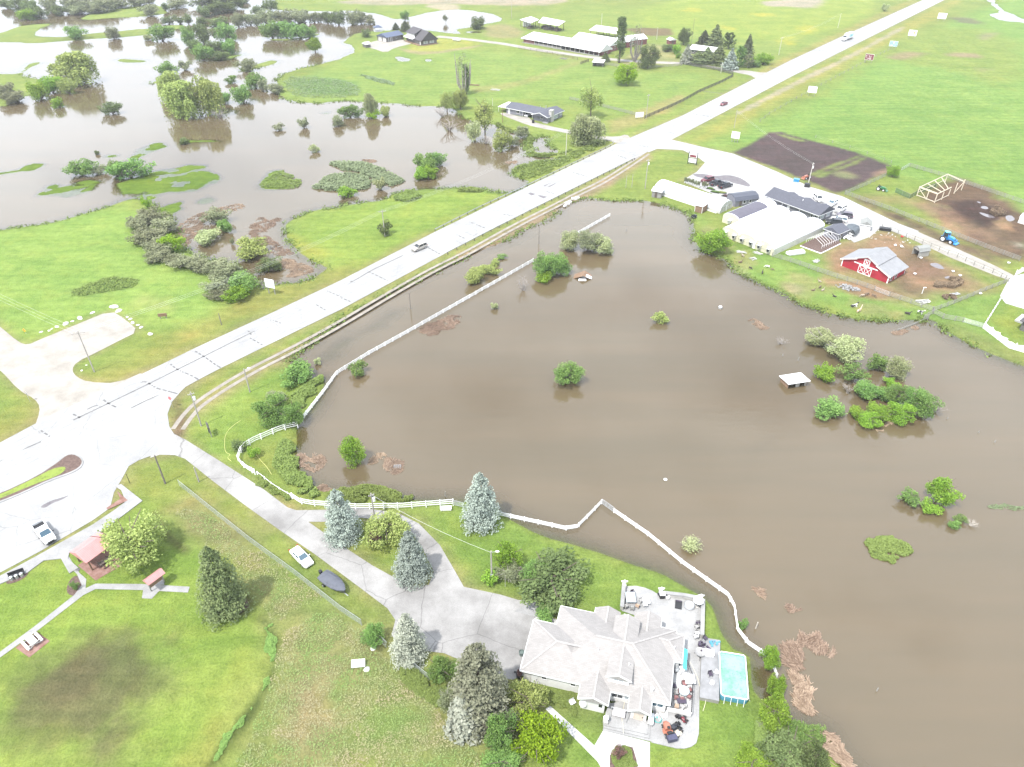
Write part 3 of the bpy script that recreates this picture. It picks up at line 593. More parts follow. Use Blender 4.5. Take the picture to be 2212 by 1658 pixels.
sheet('parking_wet_patch',TS(0,1,[(255,1630),(330,1590),(400,1570),(460,1550),(400,1585),(340,1605),(290,1640)]),.052,'wet_asphalt',2)
# ================================================================ plants
def foliage(name,dark,light,trans=.33,hue=.03):
 m,n,l,b=nodes(name);n.remove(b)
 a=n.new('ShaderNodeAttribute');a.attribute_name='v'
 oi=n.new('ShaderNodeObjectInfo')
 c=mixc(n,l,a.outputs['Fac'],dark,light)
 hsv=n.new('ShaderNodeHueSaturation');l.new(c,hsv.inputs['Color'])
 r1=n.new('ShaderNodeMapRange');r1.inputs['To Min'].default_value=.5-hue*.35;r1.inputs['To Max'].default_value=.5+hue*.35;l.new(oi.outputs['Random'],r1.inputs['Value']);l.new(r1.outputs[0],hsv.inputs['Hue'])
 r2=n.new('ShaderNodeMapRange');r2.inputs['To Min'].default_value=.82;r2.inputs['To Max'].default_value=1.18;l.new(oi.outputs['Random'],r2.inputs['Value']);l.new(r2.outputs[0],hsv.inputs['Value'])
 d=n.new('ShaderNodeBsdfDiffuse');t=n.new('ShaderNodeBsdfTranslucent');s=n.new('ShaderNodeMixShader');s.inputs[0].default_value=trans
 l.new(hsv.outputs[0],d.inputs['Color']);l.new(hsv.outputs[0],t.inputs['Color']);l.new(d.outputs[0],s.inputs[1]);l.new(t.outputs[0],s.inputs[2])
 l.new(s.outputs[0],n['Material Output'].inputs['Surface']);return m
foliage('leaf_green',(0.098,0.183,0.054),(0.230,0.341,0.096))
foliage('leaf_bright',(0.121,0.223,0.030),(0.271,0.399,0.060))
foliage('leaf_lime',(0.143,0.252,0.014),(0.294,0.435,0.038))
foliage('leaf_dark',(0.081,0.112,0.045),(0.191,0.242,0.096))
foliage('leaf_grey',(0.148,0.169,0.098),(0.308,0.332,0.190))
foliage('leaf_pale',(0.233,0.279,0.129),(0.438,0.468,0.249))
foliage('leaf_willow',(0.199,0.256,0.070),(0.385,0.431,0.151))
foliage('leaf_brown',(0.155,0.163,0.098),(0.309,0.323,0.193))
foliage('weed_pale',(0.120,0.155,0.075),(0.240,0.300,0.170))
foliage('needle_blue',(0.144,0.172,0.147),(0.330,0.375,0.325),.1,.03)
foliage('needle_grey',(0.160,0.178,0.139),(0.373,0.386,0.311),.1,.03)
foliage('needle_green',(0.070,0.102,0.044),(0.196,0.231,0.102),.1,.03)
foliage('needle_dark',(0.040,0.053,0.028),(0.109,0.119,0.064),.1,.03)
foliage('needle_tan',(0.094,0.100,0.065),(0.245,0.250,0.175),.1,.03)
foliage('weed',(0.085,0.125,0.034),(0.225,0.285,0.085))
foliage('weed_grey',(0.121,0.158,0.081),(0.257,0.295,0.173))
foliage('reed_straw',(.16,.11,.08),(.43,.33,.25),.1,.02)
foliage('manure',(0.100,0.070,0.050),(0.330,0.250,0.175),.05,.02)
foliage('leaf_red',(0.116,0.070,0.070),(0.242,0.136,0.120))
m,n,l,b=nodes('meadow');n.remove(b);a_=n.new('ShaderNodeAttribute');a_.attribute_name='v';P_=pos(n);k_=noise(n,l,P_,.16,4,.65)
c_=mixc(n,l,ramp(n,l,k_.outputs['Fac'],.40,.60),mixc(n,l,a_.outputs['Fac'],(.08,.125,.035),(.20,.27,.09)),mixc(n,l,a_.outputs['Fac'],(.15,.135,.07),(.31,.28,.16)))
d_=n.new('ShaderNodeBsdfDiffuse');l.new(c_,d_.inputs['Color']);l.new(d_.outputs[0],n['Material Output'].inputs['Surface'])
mat('bark',(.085,.068,.055),.95,.35,3);mat('bark_grey',(.20,.18,.165),.95,.35,3);mat('bark_pale',(.33,.30,.26),.95,.3,3)
def cards(rs,C,Nrm,size,v,aspect=1.5,jit=.75):
 n=len(C)
 d=rs.normal(size=(n,3));d/=np.linalg.norm(d,axis=1)[:,None]+1e-9
 nn=Nrm*(1-jit)+d*jit;nn/=np.linalg.norm(nn,axis=1)[:,None]+1e-9
 h=rs.normal(size=(n,3));u=np.cross(nn,h);u/=np.linalg.norm(u,axis=1)[:,None]+1e-9;w=np.cross(nn,u)
 s=(size*rs.uniform(.6,1.35,n))[:,None];u=u*s*aspect;w=w*s
 Vv=np.stack([C-u*.55,C-w*.5+u*.05,C+u*.6,C+w*.5+u*.05],1).reshape(-1,3)
 return Vv,np.repeat(v,4)
def cards_mesh(name,Vv,v):
 me=bpy.data.meshes.new(name);n=len(Vv)
 me.vertices.add(n);me.vertices.foreach_set('co',Vv.astype(np.float32).ravel())
 me.loops.add(n);me.loops.foreach_set('vertex_index',np.arange(n,dtype=np.int32))
 q=n//4;me.polygons.add(q);me.polygons.foreach_set('loop_start',np.arange(0,n,4,dtype=np.int32));me.polygons.foreach_set('loop_total',np.full(q,4,dtype=np.int32))
 me.update();me.attributes.new('v','FLOAT','POINT').data.foreach_set('value',np.clip(v,0,1).astype(np.float32));return me
def sph(rs,n):
 d=rs.normal(size=(n,3));return d/(np.linalg.norm(d,axis=1)[:,None]+1e-9)
def crown_round(seed,nl,n,lo=.34,hi=.52,leaf=.075,flat=1.0,low=-.8,gap=.0):
 """unit crown: radius 1, height 0..2; lobes of leaves with gaps between"""
 rs=np.random.default_rng(seed);Cs=[];Ns=[];Vs=[]
 lob=[]
 for i in range(nl):
  for _ in range(30):
   a=rs.uniform(0,2*math.pi);q=rs.uniform(.1,1)**.5*rs.choice([.68,.75,1.0]);p=np.array([math.cos(a)*q,math.sin(a)*q,rs.uniform(low*math.sqrt(max(.02,1-1.2*q*q)),.62*math.sqrt(1-q*q))]);r=rs.uniform(lo,hi)
   if all(np.linalg.norm(p-q[0])>.75*min(r,q[1]) for q in lob):break
  lob.append((p,r,rs.uniform(-.23,.23)))
 lob.append((np.array([0,0,low*.35]),.6,-.12))
 tot=sum(r*r for _,r,_ in lob)
 for p,r,tone in lob:
  k=int(n*r*r/tot);d=sph(rs,k);rad=r*np.clip(rs.normal(.92,.19,k),.3,1.5)
  q=p+d*rad[:,None]*np.array([1,1,.9*flat]);Cs.append(q);Ns.append(d*.8+np.array([0,0,.35]))
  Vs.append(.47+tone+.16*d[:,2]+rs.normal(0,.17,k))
 C=np.concatenate(Cs);Nn=np.concatenate(Ns);v=np.concatenate(Vs)
 k=C[:,2]>-1.0;C,Nn,v=C[k],Nn[k],v[k];th_=rs.uniform(0,3.14);e_=rs.uniform(.8,.95);c_,s_=math.cos(th_),math.sin(th_);xr=C[:,0]*c_+C[:,1]*s_;yr=(C[:,1]*c_-C[:,0]*s_)*e_;bend=rs.uniform(.8,1.2,4);xr=xr*np.where(xr>0,bend[0],bend[1]);yr=yr*np.where(yr>0,bend[2],bend[3]);C=np.stack([xr*c_-yr*s_,xr*s_+yr*c_,C[:,2]+.12*np.sin(xr*4+th_)],1)+np.array([0,0,1.0])
 return cards(rs,C,Nn,np.full(len(C),leaf),v)
def crown_willow(seed,nl,n,leaf=.055):
 """plumes of hanging strands"""
 rs=np.random.default_rng(seed);Vv=[];vv=[]
 for i in range(nl):
  a=rs.uniform(0,2*math.pi);rr=rs.uniform(.05,.95);top=rs.uniform(1.2,1.95)*(1-.3*rr*rr)
  p=np.array([rr*math.cos(a),rr*math.sin(a),top]);R_=rs.uniform(.16,.40);tone=rs.uniform(-.2,.2)
  ns=n//nl//7
  d=sph(rs,ns);d[:,2]=np.abs(d[:,2]);s0=p+d*R_*np.array([1,1,.6])
  L=rs.uniform(.35,1.55,ns)*np.minimum(1,top/1.4)
  for t in np.linspace(0,1,7):
   C=s0+np.stack([d[:,0]*.16*t,d[:,1]*.16*t,-L*t],1)+rs.normal(0,.025,(ns,3))
   k=C[:,2]>.0
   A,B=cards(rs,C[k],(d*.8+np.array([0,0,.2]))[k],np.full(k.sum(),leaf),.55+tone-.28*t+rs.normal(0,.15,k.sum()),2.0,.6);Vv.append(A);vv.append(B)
 return np.concatenate(Vv),np.concatenate(vv)
def crown_spruce(seed,tiers,n,r=.36,leaf=.032,shape=.52,droop=.25):
 """unit height, radius r: whorls of boughs, each bough a flat fan of twigs"""
 rs=np.random.default_rng(seed);Cs=[];Ns=[];Vs=[]
 for t in range(tiers):
  f=t/(tiers-1);z=.045+.93*f;rad=r*(1-f)**shape*(1 if f>.06 else .9)+.006
  nb=max(5,int(15*(1-f)**.7)+3)
  for k in range(nb):
   a=2*math.pi*(k+rs.uniform(-.3,.3))/nb+t*1.1;L=rad*rs.uniform(.66,1.2);tone=rs.uniform(-.2,.2)
   if rs.random()<.08:continue
   m_=max(14,int(n/tiers/nb*(.35+1.3*(1-f))))
   s=rs.uniform(.12,1,m_)**.6;wd=rs.normal(0,1,m_)*(.16*L*(1.1-s*.55)+.008)
   dr=-droop*L*s*s+.10*L*np.clip(s-.75,0,1)
   C=np.stack([math.cos(a)*L*s-math.sin(a)*wd,math.sin(a)*L*s+math.cos(a)*wd,z+dr+rs.normal(0,.006,m_)],1)
   Cs.append(C);Ns.append(np.stack([np.full(m_,math.cos(a)*.55),np.full(m_,math.sin(a)*.55),np.full(m_,.8)],1))
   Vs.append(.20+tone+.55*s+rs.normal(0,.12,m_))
 C=np.concatenate(Cs);k=C[:,2]>.004
 return cards(rs,C[k],np.concatenate(Ns)[k],np.full(k.sum(),leaf),np.concatenate(Vs)[k],1.5,.45)
def crown_column(seed,n,sparse=0.0,leaf=.02,r=.085):
 rs=np.random.default_rng(seed);Cs=[];Ns=[];Vs=[]
 nb=60
 for i in range(nb):
  f=rs.uniform(.04,.92)
  if rs.random()<sparse:continue
  a=rs.uniform(0,2*math.pi);L=rs.uniform(.10,.2);w0=r*rs.uniform(.15,.55)
  k=n//nb;s=rs.uniform(0,1,k);rad=w0+(r*.55*np.sin(np.pi*np.clip(f+L*s,0,1)**.75))*s*.7
  C=np.stack([np.cos(a)*rad,np.sin(a)*rad,f+L*s],1)+rs.normal(0,.012,(k,3));C[:,2]=np.clip(C[:,2],.02,1)
  Cs.append(C);Ns.append(np.tile([math.cos(a),math.sin(a),.3],(k,1)));Vs.append(.45+rs.uniform(-.2,.2)+rs.normal(0,.15,k))
 C=np.concatenate(Cs);return cards(rs,C,np.concatenate(Ns),np.full(len(C),leaf),np.concatenate(Vs))
def crown_tuft(seed,n,leaf=.05):
 """fountain of thin wands"""
 rs=np.random.default_rng(seed);Vv=[];vv=[]
 d=sph(rs,n);d[:,2]=np.abs(d[:,2])*1.1+.15;d/=np.linalg.norm(d,axis=1)[:,None]
 for t in np.linspace(.25,1,6):
  C=d*t*np.array([1,1,1.7])*rs.uniform(.8,1.1,(n,1));A,B=cards(rs,C,d,np.full(n,leaf),.3+.5*t+rs.normal(0,.12,n),2.6,.4);Vv.append(A);vv.append(B)
 return np.concatenate(Vv),np.concatenate(vv)
def branch_mesh(seed,n=9,h=1.0,spread=.8,r=.05,twigs=3,low=.0):
 rs=random.Random(seed);mb=MB()
 for i in range(n):
  a=rs.uniform(0,6.283);L=rs.uniform(.6,1.0)*h;sp=rs.uniform(.25,1)*spread
  p=Vector((rs.uniform(-.08,.08),rs.uniform(-.08,.08),0));q=Vector((math.cos(a)*sp*.45,math.sin(a)*sp*.45,L*.55));e=Vector((math.cos(a+.3)*sp,math.sin(a+.3)*sp,L))
  mb.tube(p,q,r,r*.65,5,False);mb.tube(q,e,r*.65,r*.15,4,False)
  for k in range(twigs):
   b=q.lerp(e,rs.uniform(0,.8));t=b+Vector((rs.uniform(-.4,.4)*spread,rs.uniform(-.4,.4)*spread,rs.uniform(.02,.3)*h));mb.tube(b,t,r*.35,r*.1,4,False)
 return mb
def trunk_mesh(seed,h,r,limbs=5,spread=.6):
 rs=random.Random(seed);mb=MB();top=Vector((rs.uniform(-.1,.1)*spread,rs.uniform(-.1,.1)*spread,h))
 mb.tube((0,0,-.15),top*.5,r,r*.75,8,False);mb.tube(top*.5,top,r*.75,r*.3,7,False)
 for i in range(limbs):
  b=top*rs.uniform(.4,.9);a=6.283*i/limbs+rs.uniform(-.4,.4);e=b+Vector((math.cos(a)*spread,math.sin(a)*spread,h*rs.uniform(.2,.45)))
  mb.tube(b,e,r*.45,r*.12,5,False)
 return mb
CM={};TM={}
def crown(kind,i):
 k=(kind,i)
 if k not in CM:
  s=100+17*i+sum(ord(c) for c in kind)
  if kind=='bush':d=crown_round(s,15,2600,.28,.46,leaf=.09)
  elif kind=='big':d=crown_round(s,32,7000,.15,.40,leaf=.055)
  elif kind=='maple':d=crown_round(s,30,6000,.22,.36,leaf=.065,low=-.5)
  elif kind=='small':d=crown_round(s,10,1200,.28,.48,leaf=.12)
  elif kind=='airy':d=crown_round(s,15,2000,.18,.34,leaf=.07,low=-.35)
  elif kind=='willow':d=crown_willow(s,18,8200,.07)
  elif kind=='spruce':d=crown_spruce(s,24,13000,.36,.0185)
  elif kind=='fir':d=crown_spruce(s,20,4600,.30,.03,.70)
  elif kind=='column':d=crown_column(s,2600,0,.016)
  elif kind=='bare':d=crown_column(s,700,.55,.014)
  elif kind=='cypress':d=crown_column(s,2400,0,.03,.24)
  elif kind=='tuft':d=crown_tuft(s,260,.06)
  CM[k]=cards_mesh('crown',*d)
 return CM[k]
def trunk(kind,i):
 k=(kind,i)
 if k not in TM:
  if kind in ('bush','small','tuft'):mb=branch_mesh(i,14,1.0,1.12,.026,4)
  elif kind in ('big','maple','willow'):mb=trunk_mesh(i,1.35,.075,11,.95)
  elif kind=='airy':mb=trunk_mesh(i+5,1.6,.05,12,.6)
  elif kind in ('spruce','fir'):mb=MB().tube((0,0,-.02),(0,0,.93),.018,.004,8)
  elif kind in ('column','cypress'):mb=MB().tube((0,0,-.02),(0,0,.9),.014,.004,7)
  elif kind=='bare':
   rs=random.Random(i);mb=MB()
   for q in range(9):
    a=rs.uniform(0,6.28);w=rs.uniform(.02,.08);h=rs.uniform(.6,1.0)
    mb.tube((0,0,-.02),(math.cos(a)*w,math.sin(a)*w,.25),.012,.008,5,False);mb.tube((math.cos(a)*w,math.sin(a)*w,.25),(math.cos(a)*w*1.3,math.sin(a)*w*1.3,h),.008,.002,5,False)
  elif kind=='dead':mb=branch_mesh(i*3+1,15,1.5,1.0,.022,5)
  TM[k]=mb.mesh('trunk')
 return TM[k]
def mesh_with(me,m):  # same mesh data, one copy per material
 k=(me.name,m)
 if k not in CM:c=me.copy();c.materials.clear();CM[k]=c;c.materials.append(MATS[m])
 return CM[k]
TALL=('spruce','fir','column','bare','cypress')
pn=[0]
def plant(kind,m,box,label,name='shrub',cat='shrub',wet=False,group=None,bark='bark',var=None,flat=None):
 """box = (cx, cy, w, h) the plant fills in the photo; gives base point, real width and height"""
 cx,cy,w,h=box;w*=1.04 if kind in ('maple','big') else 1.12;pn[0]+=1;i=pn[0]%4 if var is None else var;z0=WL if wet else 0.0
 if kind in TALL:
  b=at(cx,cy+h*.5-w*.18,z0);ht=max(1.5,z_at(b,cy-h/2)-z0);rad=w*dict(spruce=.47,fir=.74,cypress=.54).get(kind,.5)*mpp(b);ref=dict(spruce=.36,fir=.30,column=.085,bare=.085,cypress=.24)[kind]
  S=(rad/ref,rad/ref,ht)
 else:
  b=at(cx,cy,z0)
  for _ in range(4):
   k=mpp(b);a=w/2*k;ph=math.atan2(CAM_H-b.z,b.y)
   c2=(h/2*k)**2-(a*math.sin(ph))**2;c=math.sqrt(max(c2,(.45*a)**2))/math.cos(ph) if c2>0 else .45*a
   c=min(c,1.7*a) if kind!='airy' else min(c,2.2*a);b=at(cx,cy,z0+c*.92);
  b=Vector((b.x,b.y,z0));S=(a,a,c)
 t=thing(name,label,cat,b,pn[0]*1.7%6.28,group);t.scale=S
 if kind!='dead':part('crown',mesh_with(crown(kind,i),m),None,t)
 part('trunk',mesh_with(trunk(kind,i),bark),None,t)
 return t
# kind, leaf, tile col, tile row, x, y, w, h, wet, name, label [, group]   (tile = a ninth of the photo, 2212 across)
G1='shrubs in the far top left flooded thicket';L1='grey green willow shrub in the dense flooded thicket along the top left edge'
G2='shrubs of the long flooded row left of the round tree';L2='grey green willow shrub in the long flooded row beyond the round island tree'
G3='shrubs of the broken far flooded clump';L3='dark willow shrub in the broken flooded clump at top left centre'
G4='shrubs of the line along the left field';L4='grey brown willow shrub in the shore line bordering the left green field'
G5='conifers around the white roofed house'
G6='shrubs of the leafy island right of the flood';L6='leafy green shrub in the big clump right of the white flooded shelter'
PL=[
('bush','leaf_green',0,0,480,212,118,84,1,'shrub','round dark shrub at the left end of the curved grass spit'),
('bush','leaf_grey',0,0,730,215,84,80,1,'shrub','grey green shrub midway along the curved grass spit'),
('bush','leaf_green',0,0,1040,212,134,112,1,'shrub','broad dark shrub at the right end of the curved grass spit'),
('small','leaf_pale',0,0,955,242,60,40,1,'shrub','small pale shrub touching the broad shrub of the grass spit'),
('willow','leaf_willow',0,0,485,448,240,195,1,'willow_tree','large pale willow standing in the flood at far left','tree'),
('bush','leaf_bright',0,0,245,590,115,125,1,'shrub','bright green shrub nearest the water in the left thicket below the willow'),
('bush','leaf_bright',0,0,325,548,120,115,1,'shrub','bright green shrub in the middle of the left thicket below the willow'),
('bush','leaf_willow',0,0,432,555,90,110,1,'shrub','yellow green shrub right of the left thicket beneath the pale willow'),
('small','leaf_bright',0,0,375,662,72,75,1,'shrub','small bright round shrub alone in front of the left thicket'),
('bush','leaf_brown',0,0,45,590,130,110,1,'shrub','brownish shrub at the left frame edge, upper one of two'),
('bush','leaf_brown',0,0,80,632,140,80,1,'shrub','brownish shrub at the left frame edge, lower one of two'),
('bush','leaf_dark',0,0,720,700,96,86,1,'shrub','lone dark shrub in open water left of the central willow clump'),
('willow','leaf_willow',0,0,1105,555,150,160,1,'willow_tree','pale willow at the upper left of the central flooded clump','tree'),
('willow','leaf_willow',0,0,1185,650,200,220,1,'willow_tree','biggest pale willow at the front of the central flooded clump','tree'),
('willow','leaf_willow',0,0,1335,635,170,230,1,'willow_tree','grey trunked willow at the right of the central flooded clump','tree'),
('bush','leaf_green',0,0,1445,635,85,80,1,'shrub','dark shrub tucked behind the right willow of the central clump'),
('dead','bark_grey',0,0,1420,725,150,90,1,'dead_branches','grey fallen branches at the foot of the central willow clump','branches'),
('bush','leaf_green',0,0,1085,440,106,84,1,'shrub','dark shrub just above the central willow clump'),
('small','leaf_grey',0,0,1195,425,90,62,1,'shrub','grey bare shrub beside the dark shrub above the central willows'),
('small','leaf_green',0,0,1490,517,72,52,1,'shrub','small low shrub right of the central willow clump'),
('bush','leaf_green',0,0,1568,610,132,116,1,'shrub','round dark shrub right of the central willow clump'),
('bush','leaf_green',0,0,1650,520,112,100,1,'shrub','largest shrub at the tip of the far green pasture'),
('small','leaf_grey',0,0,1702,555,72,80,1,'shrub','middle shrub at the tip of the far green pasture'),
('bush','leaf_grey',0,0,1780,572,104,60,1,'shrub','lowest shrub at the tip of the far green pasture'),
('bush','leaf_grey',0,0,1600,420,110,78,1,'shrub','brownish green shrub on the small pointed grass islet'),
('big','leaf_bright',0,0,2036,290,100,100,1,'round_tree','round bright tree alone in the far flood with a clear reflection','tree'),
]
def rows(m,kind,c,r,pts,label,group,wet=1):return [(kind,m,c,r,*p,wet,'shrub',label,group) for p in pts]
PL+=rows('leaf_green','bush',0,0,[(1760,195,120,110),(1850,190,130,120),(1940,205,110,90),(2005,205,86,72)],'dark green shrub of the near row left of the round island tree','shrubs of the near flooded row')
PL+=rows('leaf_grey','bush',0,0,[(1540,132,80,90),(1620,125,100,80),(1720,112,120,90),(1830,110,140,92),(1940,105,140,86),(2035,112,90,72)],L2,G2)
PL+=rows('leaf_dark','bush',0,0,[(1742,36,92,72),(1662,70,72,62),(1320,75,90,72),(1410,52,122,80),(1490,52,70,62),(1330,10,170,40),(1480,8,180,40),(1580,5,70,36)],'dark shrub of the farthest flooded row at the top edge, left of the pasture','shrubs of the farthest flooded row')
PL+=rows('leaf_green','bush',0,0,[(1210,230,92,120),(1460,210,124,120),(1310,340,112,110),(1480,300,104,100)],'bright dark leaved willow shrub in the broken flooded clump at top left centre',G3)
PL+=rows('leaf_dark','bush',0,0,[(1310,222,112,130),(1390,310,112,92),(1425,362,92,62),(1255,285,90,60)],L3,G3)
PL+=rows('leaf_dark','small',0,0,[(1090,130,72,56),(1160,126,62,60),(1215,126,60,66),(1300,140,80,60),(1430,140,130,62)],'small dark shrub in the scattered row above the broad spit shrub','scattered far shrubs above the spit')
PL+=rows('leaf_grey','bush',0,0,[(330,30,110,100),(460,30,130,100),(570,30,150,100),(680,35,130,90),(780,20,130,72),(880,10,130,52),(960,5,80,40),(515,62,120,60),(630,62,110,54)],L1,G1)
PL+=rows('leaf_dark','bush',0,0,[(40,25,92,62),(130,30,112,92),(200,50,112,92),(250,85,92,72)],'dark shrub of the cluster in the flood at the top left corner','shrubs of the top left corner cluster')
PL+=[
('bush','leaf_bright',0,0,170,96,100,72,1,'shrub','bright front shrub of the top left corner cluster'),
('bush','leaf_dark',0,0,380,66,112,62,1,'shrub','dark round shrub in front of the top left flooded thicket'),
('bush','leaf_grey',0,0,970,66,112,72,1,'shrub','grey shrub on the far grass island at top left'),
('bush','leaf_grey',0,0,1140,20,122,62,1,'shrub','grey shrub in water right of the far grass island'),
('small','leaf_dark',0,0,1070,46,52,50,1,'shrub','small dark shrub at the right tip of the far grass island'),
('bush','leaf_dark',0,0,2120,112,82,82,1,'shrub','dark shrub in water left of the blue roofed gazebo, left one'),
('bush','leaf_dark',0,0,2190,118,90,92,1,'shrub','dark shrub in water left of the blue roofed gazebo, middle one'),
('bush','leaf_grey',1,0,70,112,100,92,1,'shrub','grey green shrub in water left of the blue roofed gazebo, right one'),
('bush','leaf_grey',1,0,125,115,66,80,1,'shrub','slim grey shrub in the far water left of the gazebo'),
('small','leaf_brown',1,0,185,130,80,60,1,'shrub','bare brownish shrub nearest the gazebo in the far water'),
('bush','leaf_green',0,0,520,1090,150,112,1,'shrub','dark shrub at the left end of the drowned grass bar'),
('small','leaf_grey',0,0,640,1102,84,62,1,'shrub','bare grey shrub between the two dark shrubs of the grass bar'),
('bush','leaf_green',0,0,745,1092,104,104,1,'shrub','smaller left part of the shrub pair on the drowned grass bar'),
('bush','leaf_green',0,0,835,1092,190,142,1,'shrub','largest dark shrub on the drowned grass bar'),
('small','leaf_dark',0,0,1185,915,72,46,1,'shrub','tiny shrub in open water below the central willow clump'),
('small','leaf_grey',0,0,1805,825,62,46,1,'shrub','tiny grey shrub in mid flood, left of a pair'),
('small','leaf_grey',0,0,1966,798,72,70,1,'shrub','tiny grey shrub in mid flood, right of a pair'),
('small','leaf_pale',0,0,2045,962,62,52,1,'shrub','small pale round shrub alone in mid flood'),
('small','leaf_dark',0,0,625,990,36,30,1,'shrub','speck of a shrub above the drowned grass bar'),
('bush','leaf_grey',0,0,1390,1405,140,112,1,'shrub','pale green dome shrub in the brown backwater, upper one'),
('bush','leaf_green',0,0,1455,1466,86,92,1,'shrub','darker shrub attached below the upper dome in the brown backwater'),
('bush','leaf_pale',0,0,1340,1535,152,102,1,'shrub','pale grey dome shrub in the middle of the brown backwater'),
('bush','leaf_willow',0,0,1620,1612,205,116,1,'shrub','broad yellow green dome shrub near the highway end of the backwater'),
('bush','leaf_dark',0,1,1745,65,146,96,1,'shrub','dark shrub closest to the highway in the brown backwater'),
('small','leaf_grey',0,0,1503,1565,30,46,1,'shrub','thin stake like sapling beside the pale backwater dome'),
]
PL+=rows('leaf_brown','bush',0,0,[(900,1440,140,140),(980,1400,150,132),(1060,1470,140,142),(950,1530,172,162),(1030,1590,160,132)],L4,G4,0)
PL+=[('bush','leaf_lime',0,0,1110,1580,120,122,0,'shrub','bright yellow green shrub among the grey brown shore line of the left field'),
('small','leaf_lime',0,0,945,1310,46,90,0,'sapling','slim bright sapling at the upper end of the left shore line','tree')]
PL+=rows('leaf_brown','bush',0,1,[(1010,5,130,60),(1130,25,110,80),(1220,40,150,100),(1300,62,130,110),(1400,82,160,132),(1420,250,110,72)],L4,G4,0)
PL+=rows('leaf_grey','bush',0,1,[(1470,105,160,150),(1430,190,150,142)],'grey green shrub at the lower end of the left shore line',G4,0)
PL+=[
('bush','leaf_green',0,1,1565,178,200,134,0,'shrub','large green shrub ending the left shore line by the road sign'),
('bush','leaf_bright',0,1,1540,245,132,112,0,'shrub','bright round shrub in front of the end of the left shore line'),
('big','leaf_green',0,1,1765,1000,220,210,0,'shrub','large olive shrub above the curved white fence corner'),
('big','leaf_green',0,1,1890,1030,150,170,0,'shrub','rounded shrub at the water side of the large olive shrub'),
('bush','leaf_grey',0,1,1790,920,120,80,0,'shrub','grey brown shrub at the top of the large olive shrub'),
('bush','leaf_green',0,1,1925,760,195,122,0,'shrub','green shrub on the bank where the dirt track meets the flood'),
('small','leaf_dark',0,1,1545,1222,100,74,0,'shrub','small dark shrub with a post beside the curved white fence'),
('small','leaf_bright',0,1,1635,1275,70,80,0,'sapling','small sapling inside the curved white fence','tree'),
('small','leaf_pale',0,1,2056,687,52,48,1,'shrub','small pale shrub in water by the dirt track'),
('big','leaf_green',1,1,1330,55,170,170,1,'shrub','large green shrub of the midwater thicket behind the sunken roof'),
('big','leaf_green',1,1,1425,60,140,140,1,'shrub','second green shrub of the midwater thicket, nearer the sunken roof'),
('bush','leaf_bright',1,1,1305,130,110,80,1,'shrub','bright low shrub at the front foot of the midwater thicket'),
('big','leaf_pale',1,0,1480,1560,150,130,1,'shrub','pale grey shrub at the left of the silver part of the midwater thicket'),
('big','leaf_grey',1,0,1600,1560,170,150,1,'shrub','silver grey shrub at the middle of the midwater thicket'),
('big','leaf_pale',1,0,1695,1590,150,124,1,'shrub','silver grey shrub at the right end of the midwater thicket'),
('dead','bark_grey',1,1,1180,175,130,130,1,'dead_branches','bare grey branches left of the midwater thicket by the white fence','branches'),
('bush','leaf_willow',1,1,868,130,130,104,1,'shrub','yellow green shrub in water beside the long white fence, largest of three'),
('bush','leaf_willow',1,1,950,88,112,82,1,'shrub','yellow green shrub in water beside the long white fence, middle of three'),
('small','leaf_willow',1,1,992,42,62,52,1,'shrub','yellow green shrub in water beside the long white fence, smallest of three'),
('small','leaf_green',1,1,1040,8,54,24,1,'shrub','tiny tuft in water up the white fence from the yellow green shrubs'),
('small','leaf_pale',1,1,993,326,52,48,1,'shrub','tiny pale shrub in open water right of the long white fence'),
('small','leaf_willow',1,1,2085,402,92,78,1,'shrub','small pale yellow shrub alone in the middle of the big flood'),
('big','leaf_green',1,1,1470,760,192,164,1,'tree','round green tree alone at the centre of the big flood'),
('small','leaf_green',1,1,110,735,96,100,1,'small_tree','small drowned tree at the bend of the white fence','tree'),
('big','leaf_bright',1,1,70,1270,170,194,1,'tree','bright green tree in water left of the floating pallet'),
('big','leaf_pale',2,1,900,540,195,124,1,'shrub','pale cream shrub at the top left of the right hand flooded clump'),
('big','leaf_pale',2,1,1050,600,230,180,1,'shrub','wide grey cream shrub at the top of the right hand flooded clump'),
('bush','leaf_green',2,1,1268,700,112,116,1,'shrub','dark left half of the two toned shrub at the upper right of the flooded clump'),
('big','leaf_pale',2,1,1400,730,156,156,1,'shrub','pale silvery half of the two toned shrub at the upper right of the flooded clump'),
('bush','leaf_bright',2,1,925,760,134,98,1,'shrub','bright round shrub nearest the white flooded shelter'),
('bush','leaf_bright',2,1,1350,825,82,68,1,'shrub','small bright shrub in the middle of the right hand flooded clump'),
('bush','leaf_green',2,1,965,1000,185,72,1,'shrub','low long shrub at the lower left of the right hand flooded clump'),
('dead','bark_grey',2,1,1080,860,140,100,1,'dead_branches','bare silver branches within the right hand flooded clump','branches'),
('dead','bark_grey',2,1,1650,985,130,90,1,'dead_branches','bare branches at the right end of the right hand flooded clump','branches'),
('dead','bark_grey',2,1,645,552,95,66,1,'dead_branches','drowned bare twigs left of the cream shrubs','branches'),
('airy','leaf_green',2,1,1120,765,190,150,1,'small_tree','thin crowned grey green tree left in the right hand flooded clump','tree'),
]
PL+=rows('leaf_green','big',2,1,[(1190,870,180,112),(1400,900,150,142),(1490,940,130,180),(1560,960,192,194)],L6,G6)
PL+=rows('leaf_bright','big',2,1,[(1270,1010,170,132),(1220,1065,150,104),(1420,1020,170,150)],'bright green shrub along the front edge of the big right hand flooded clump',G6)
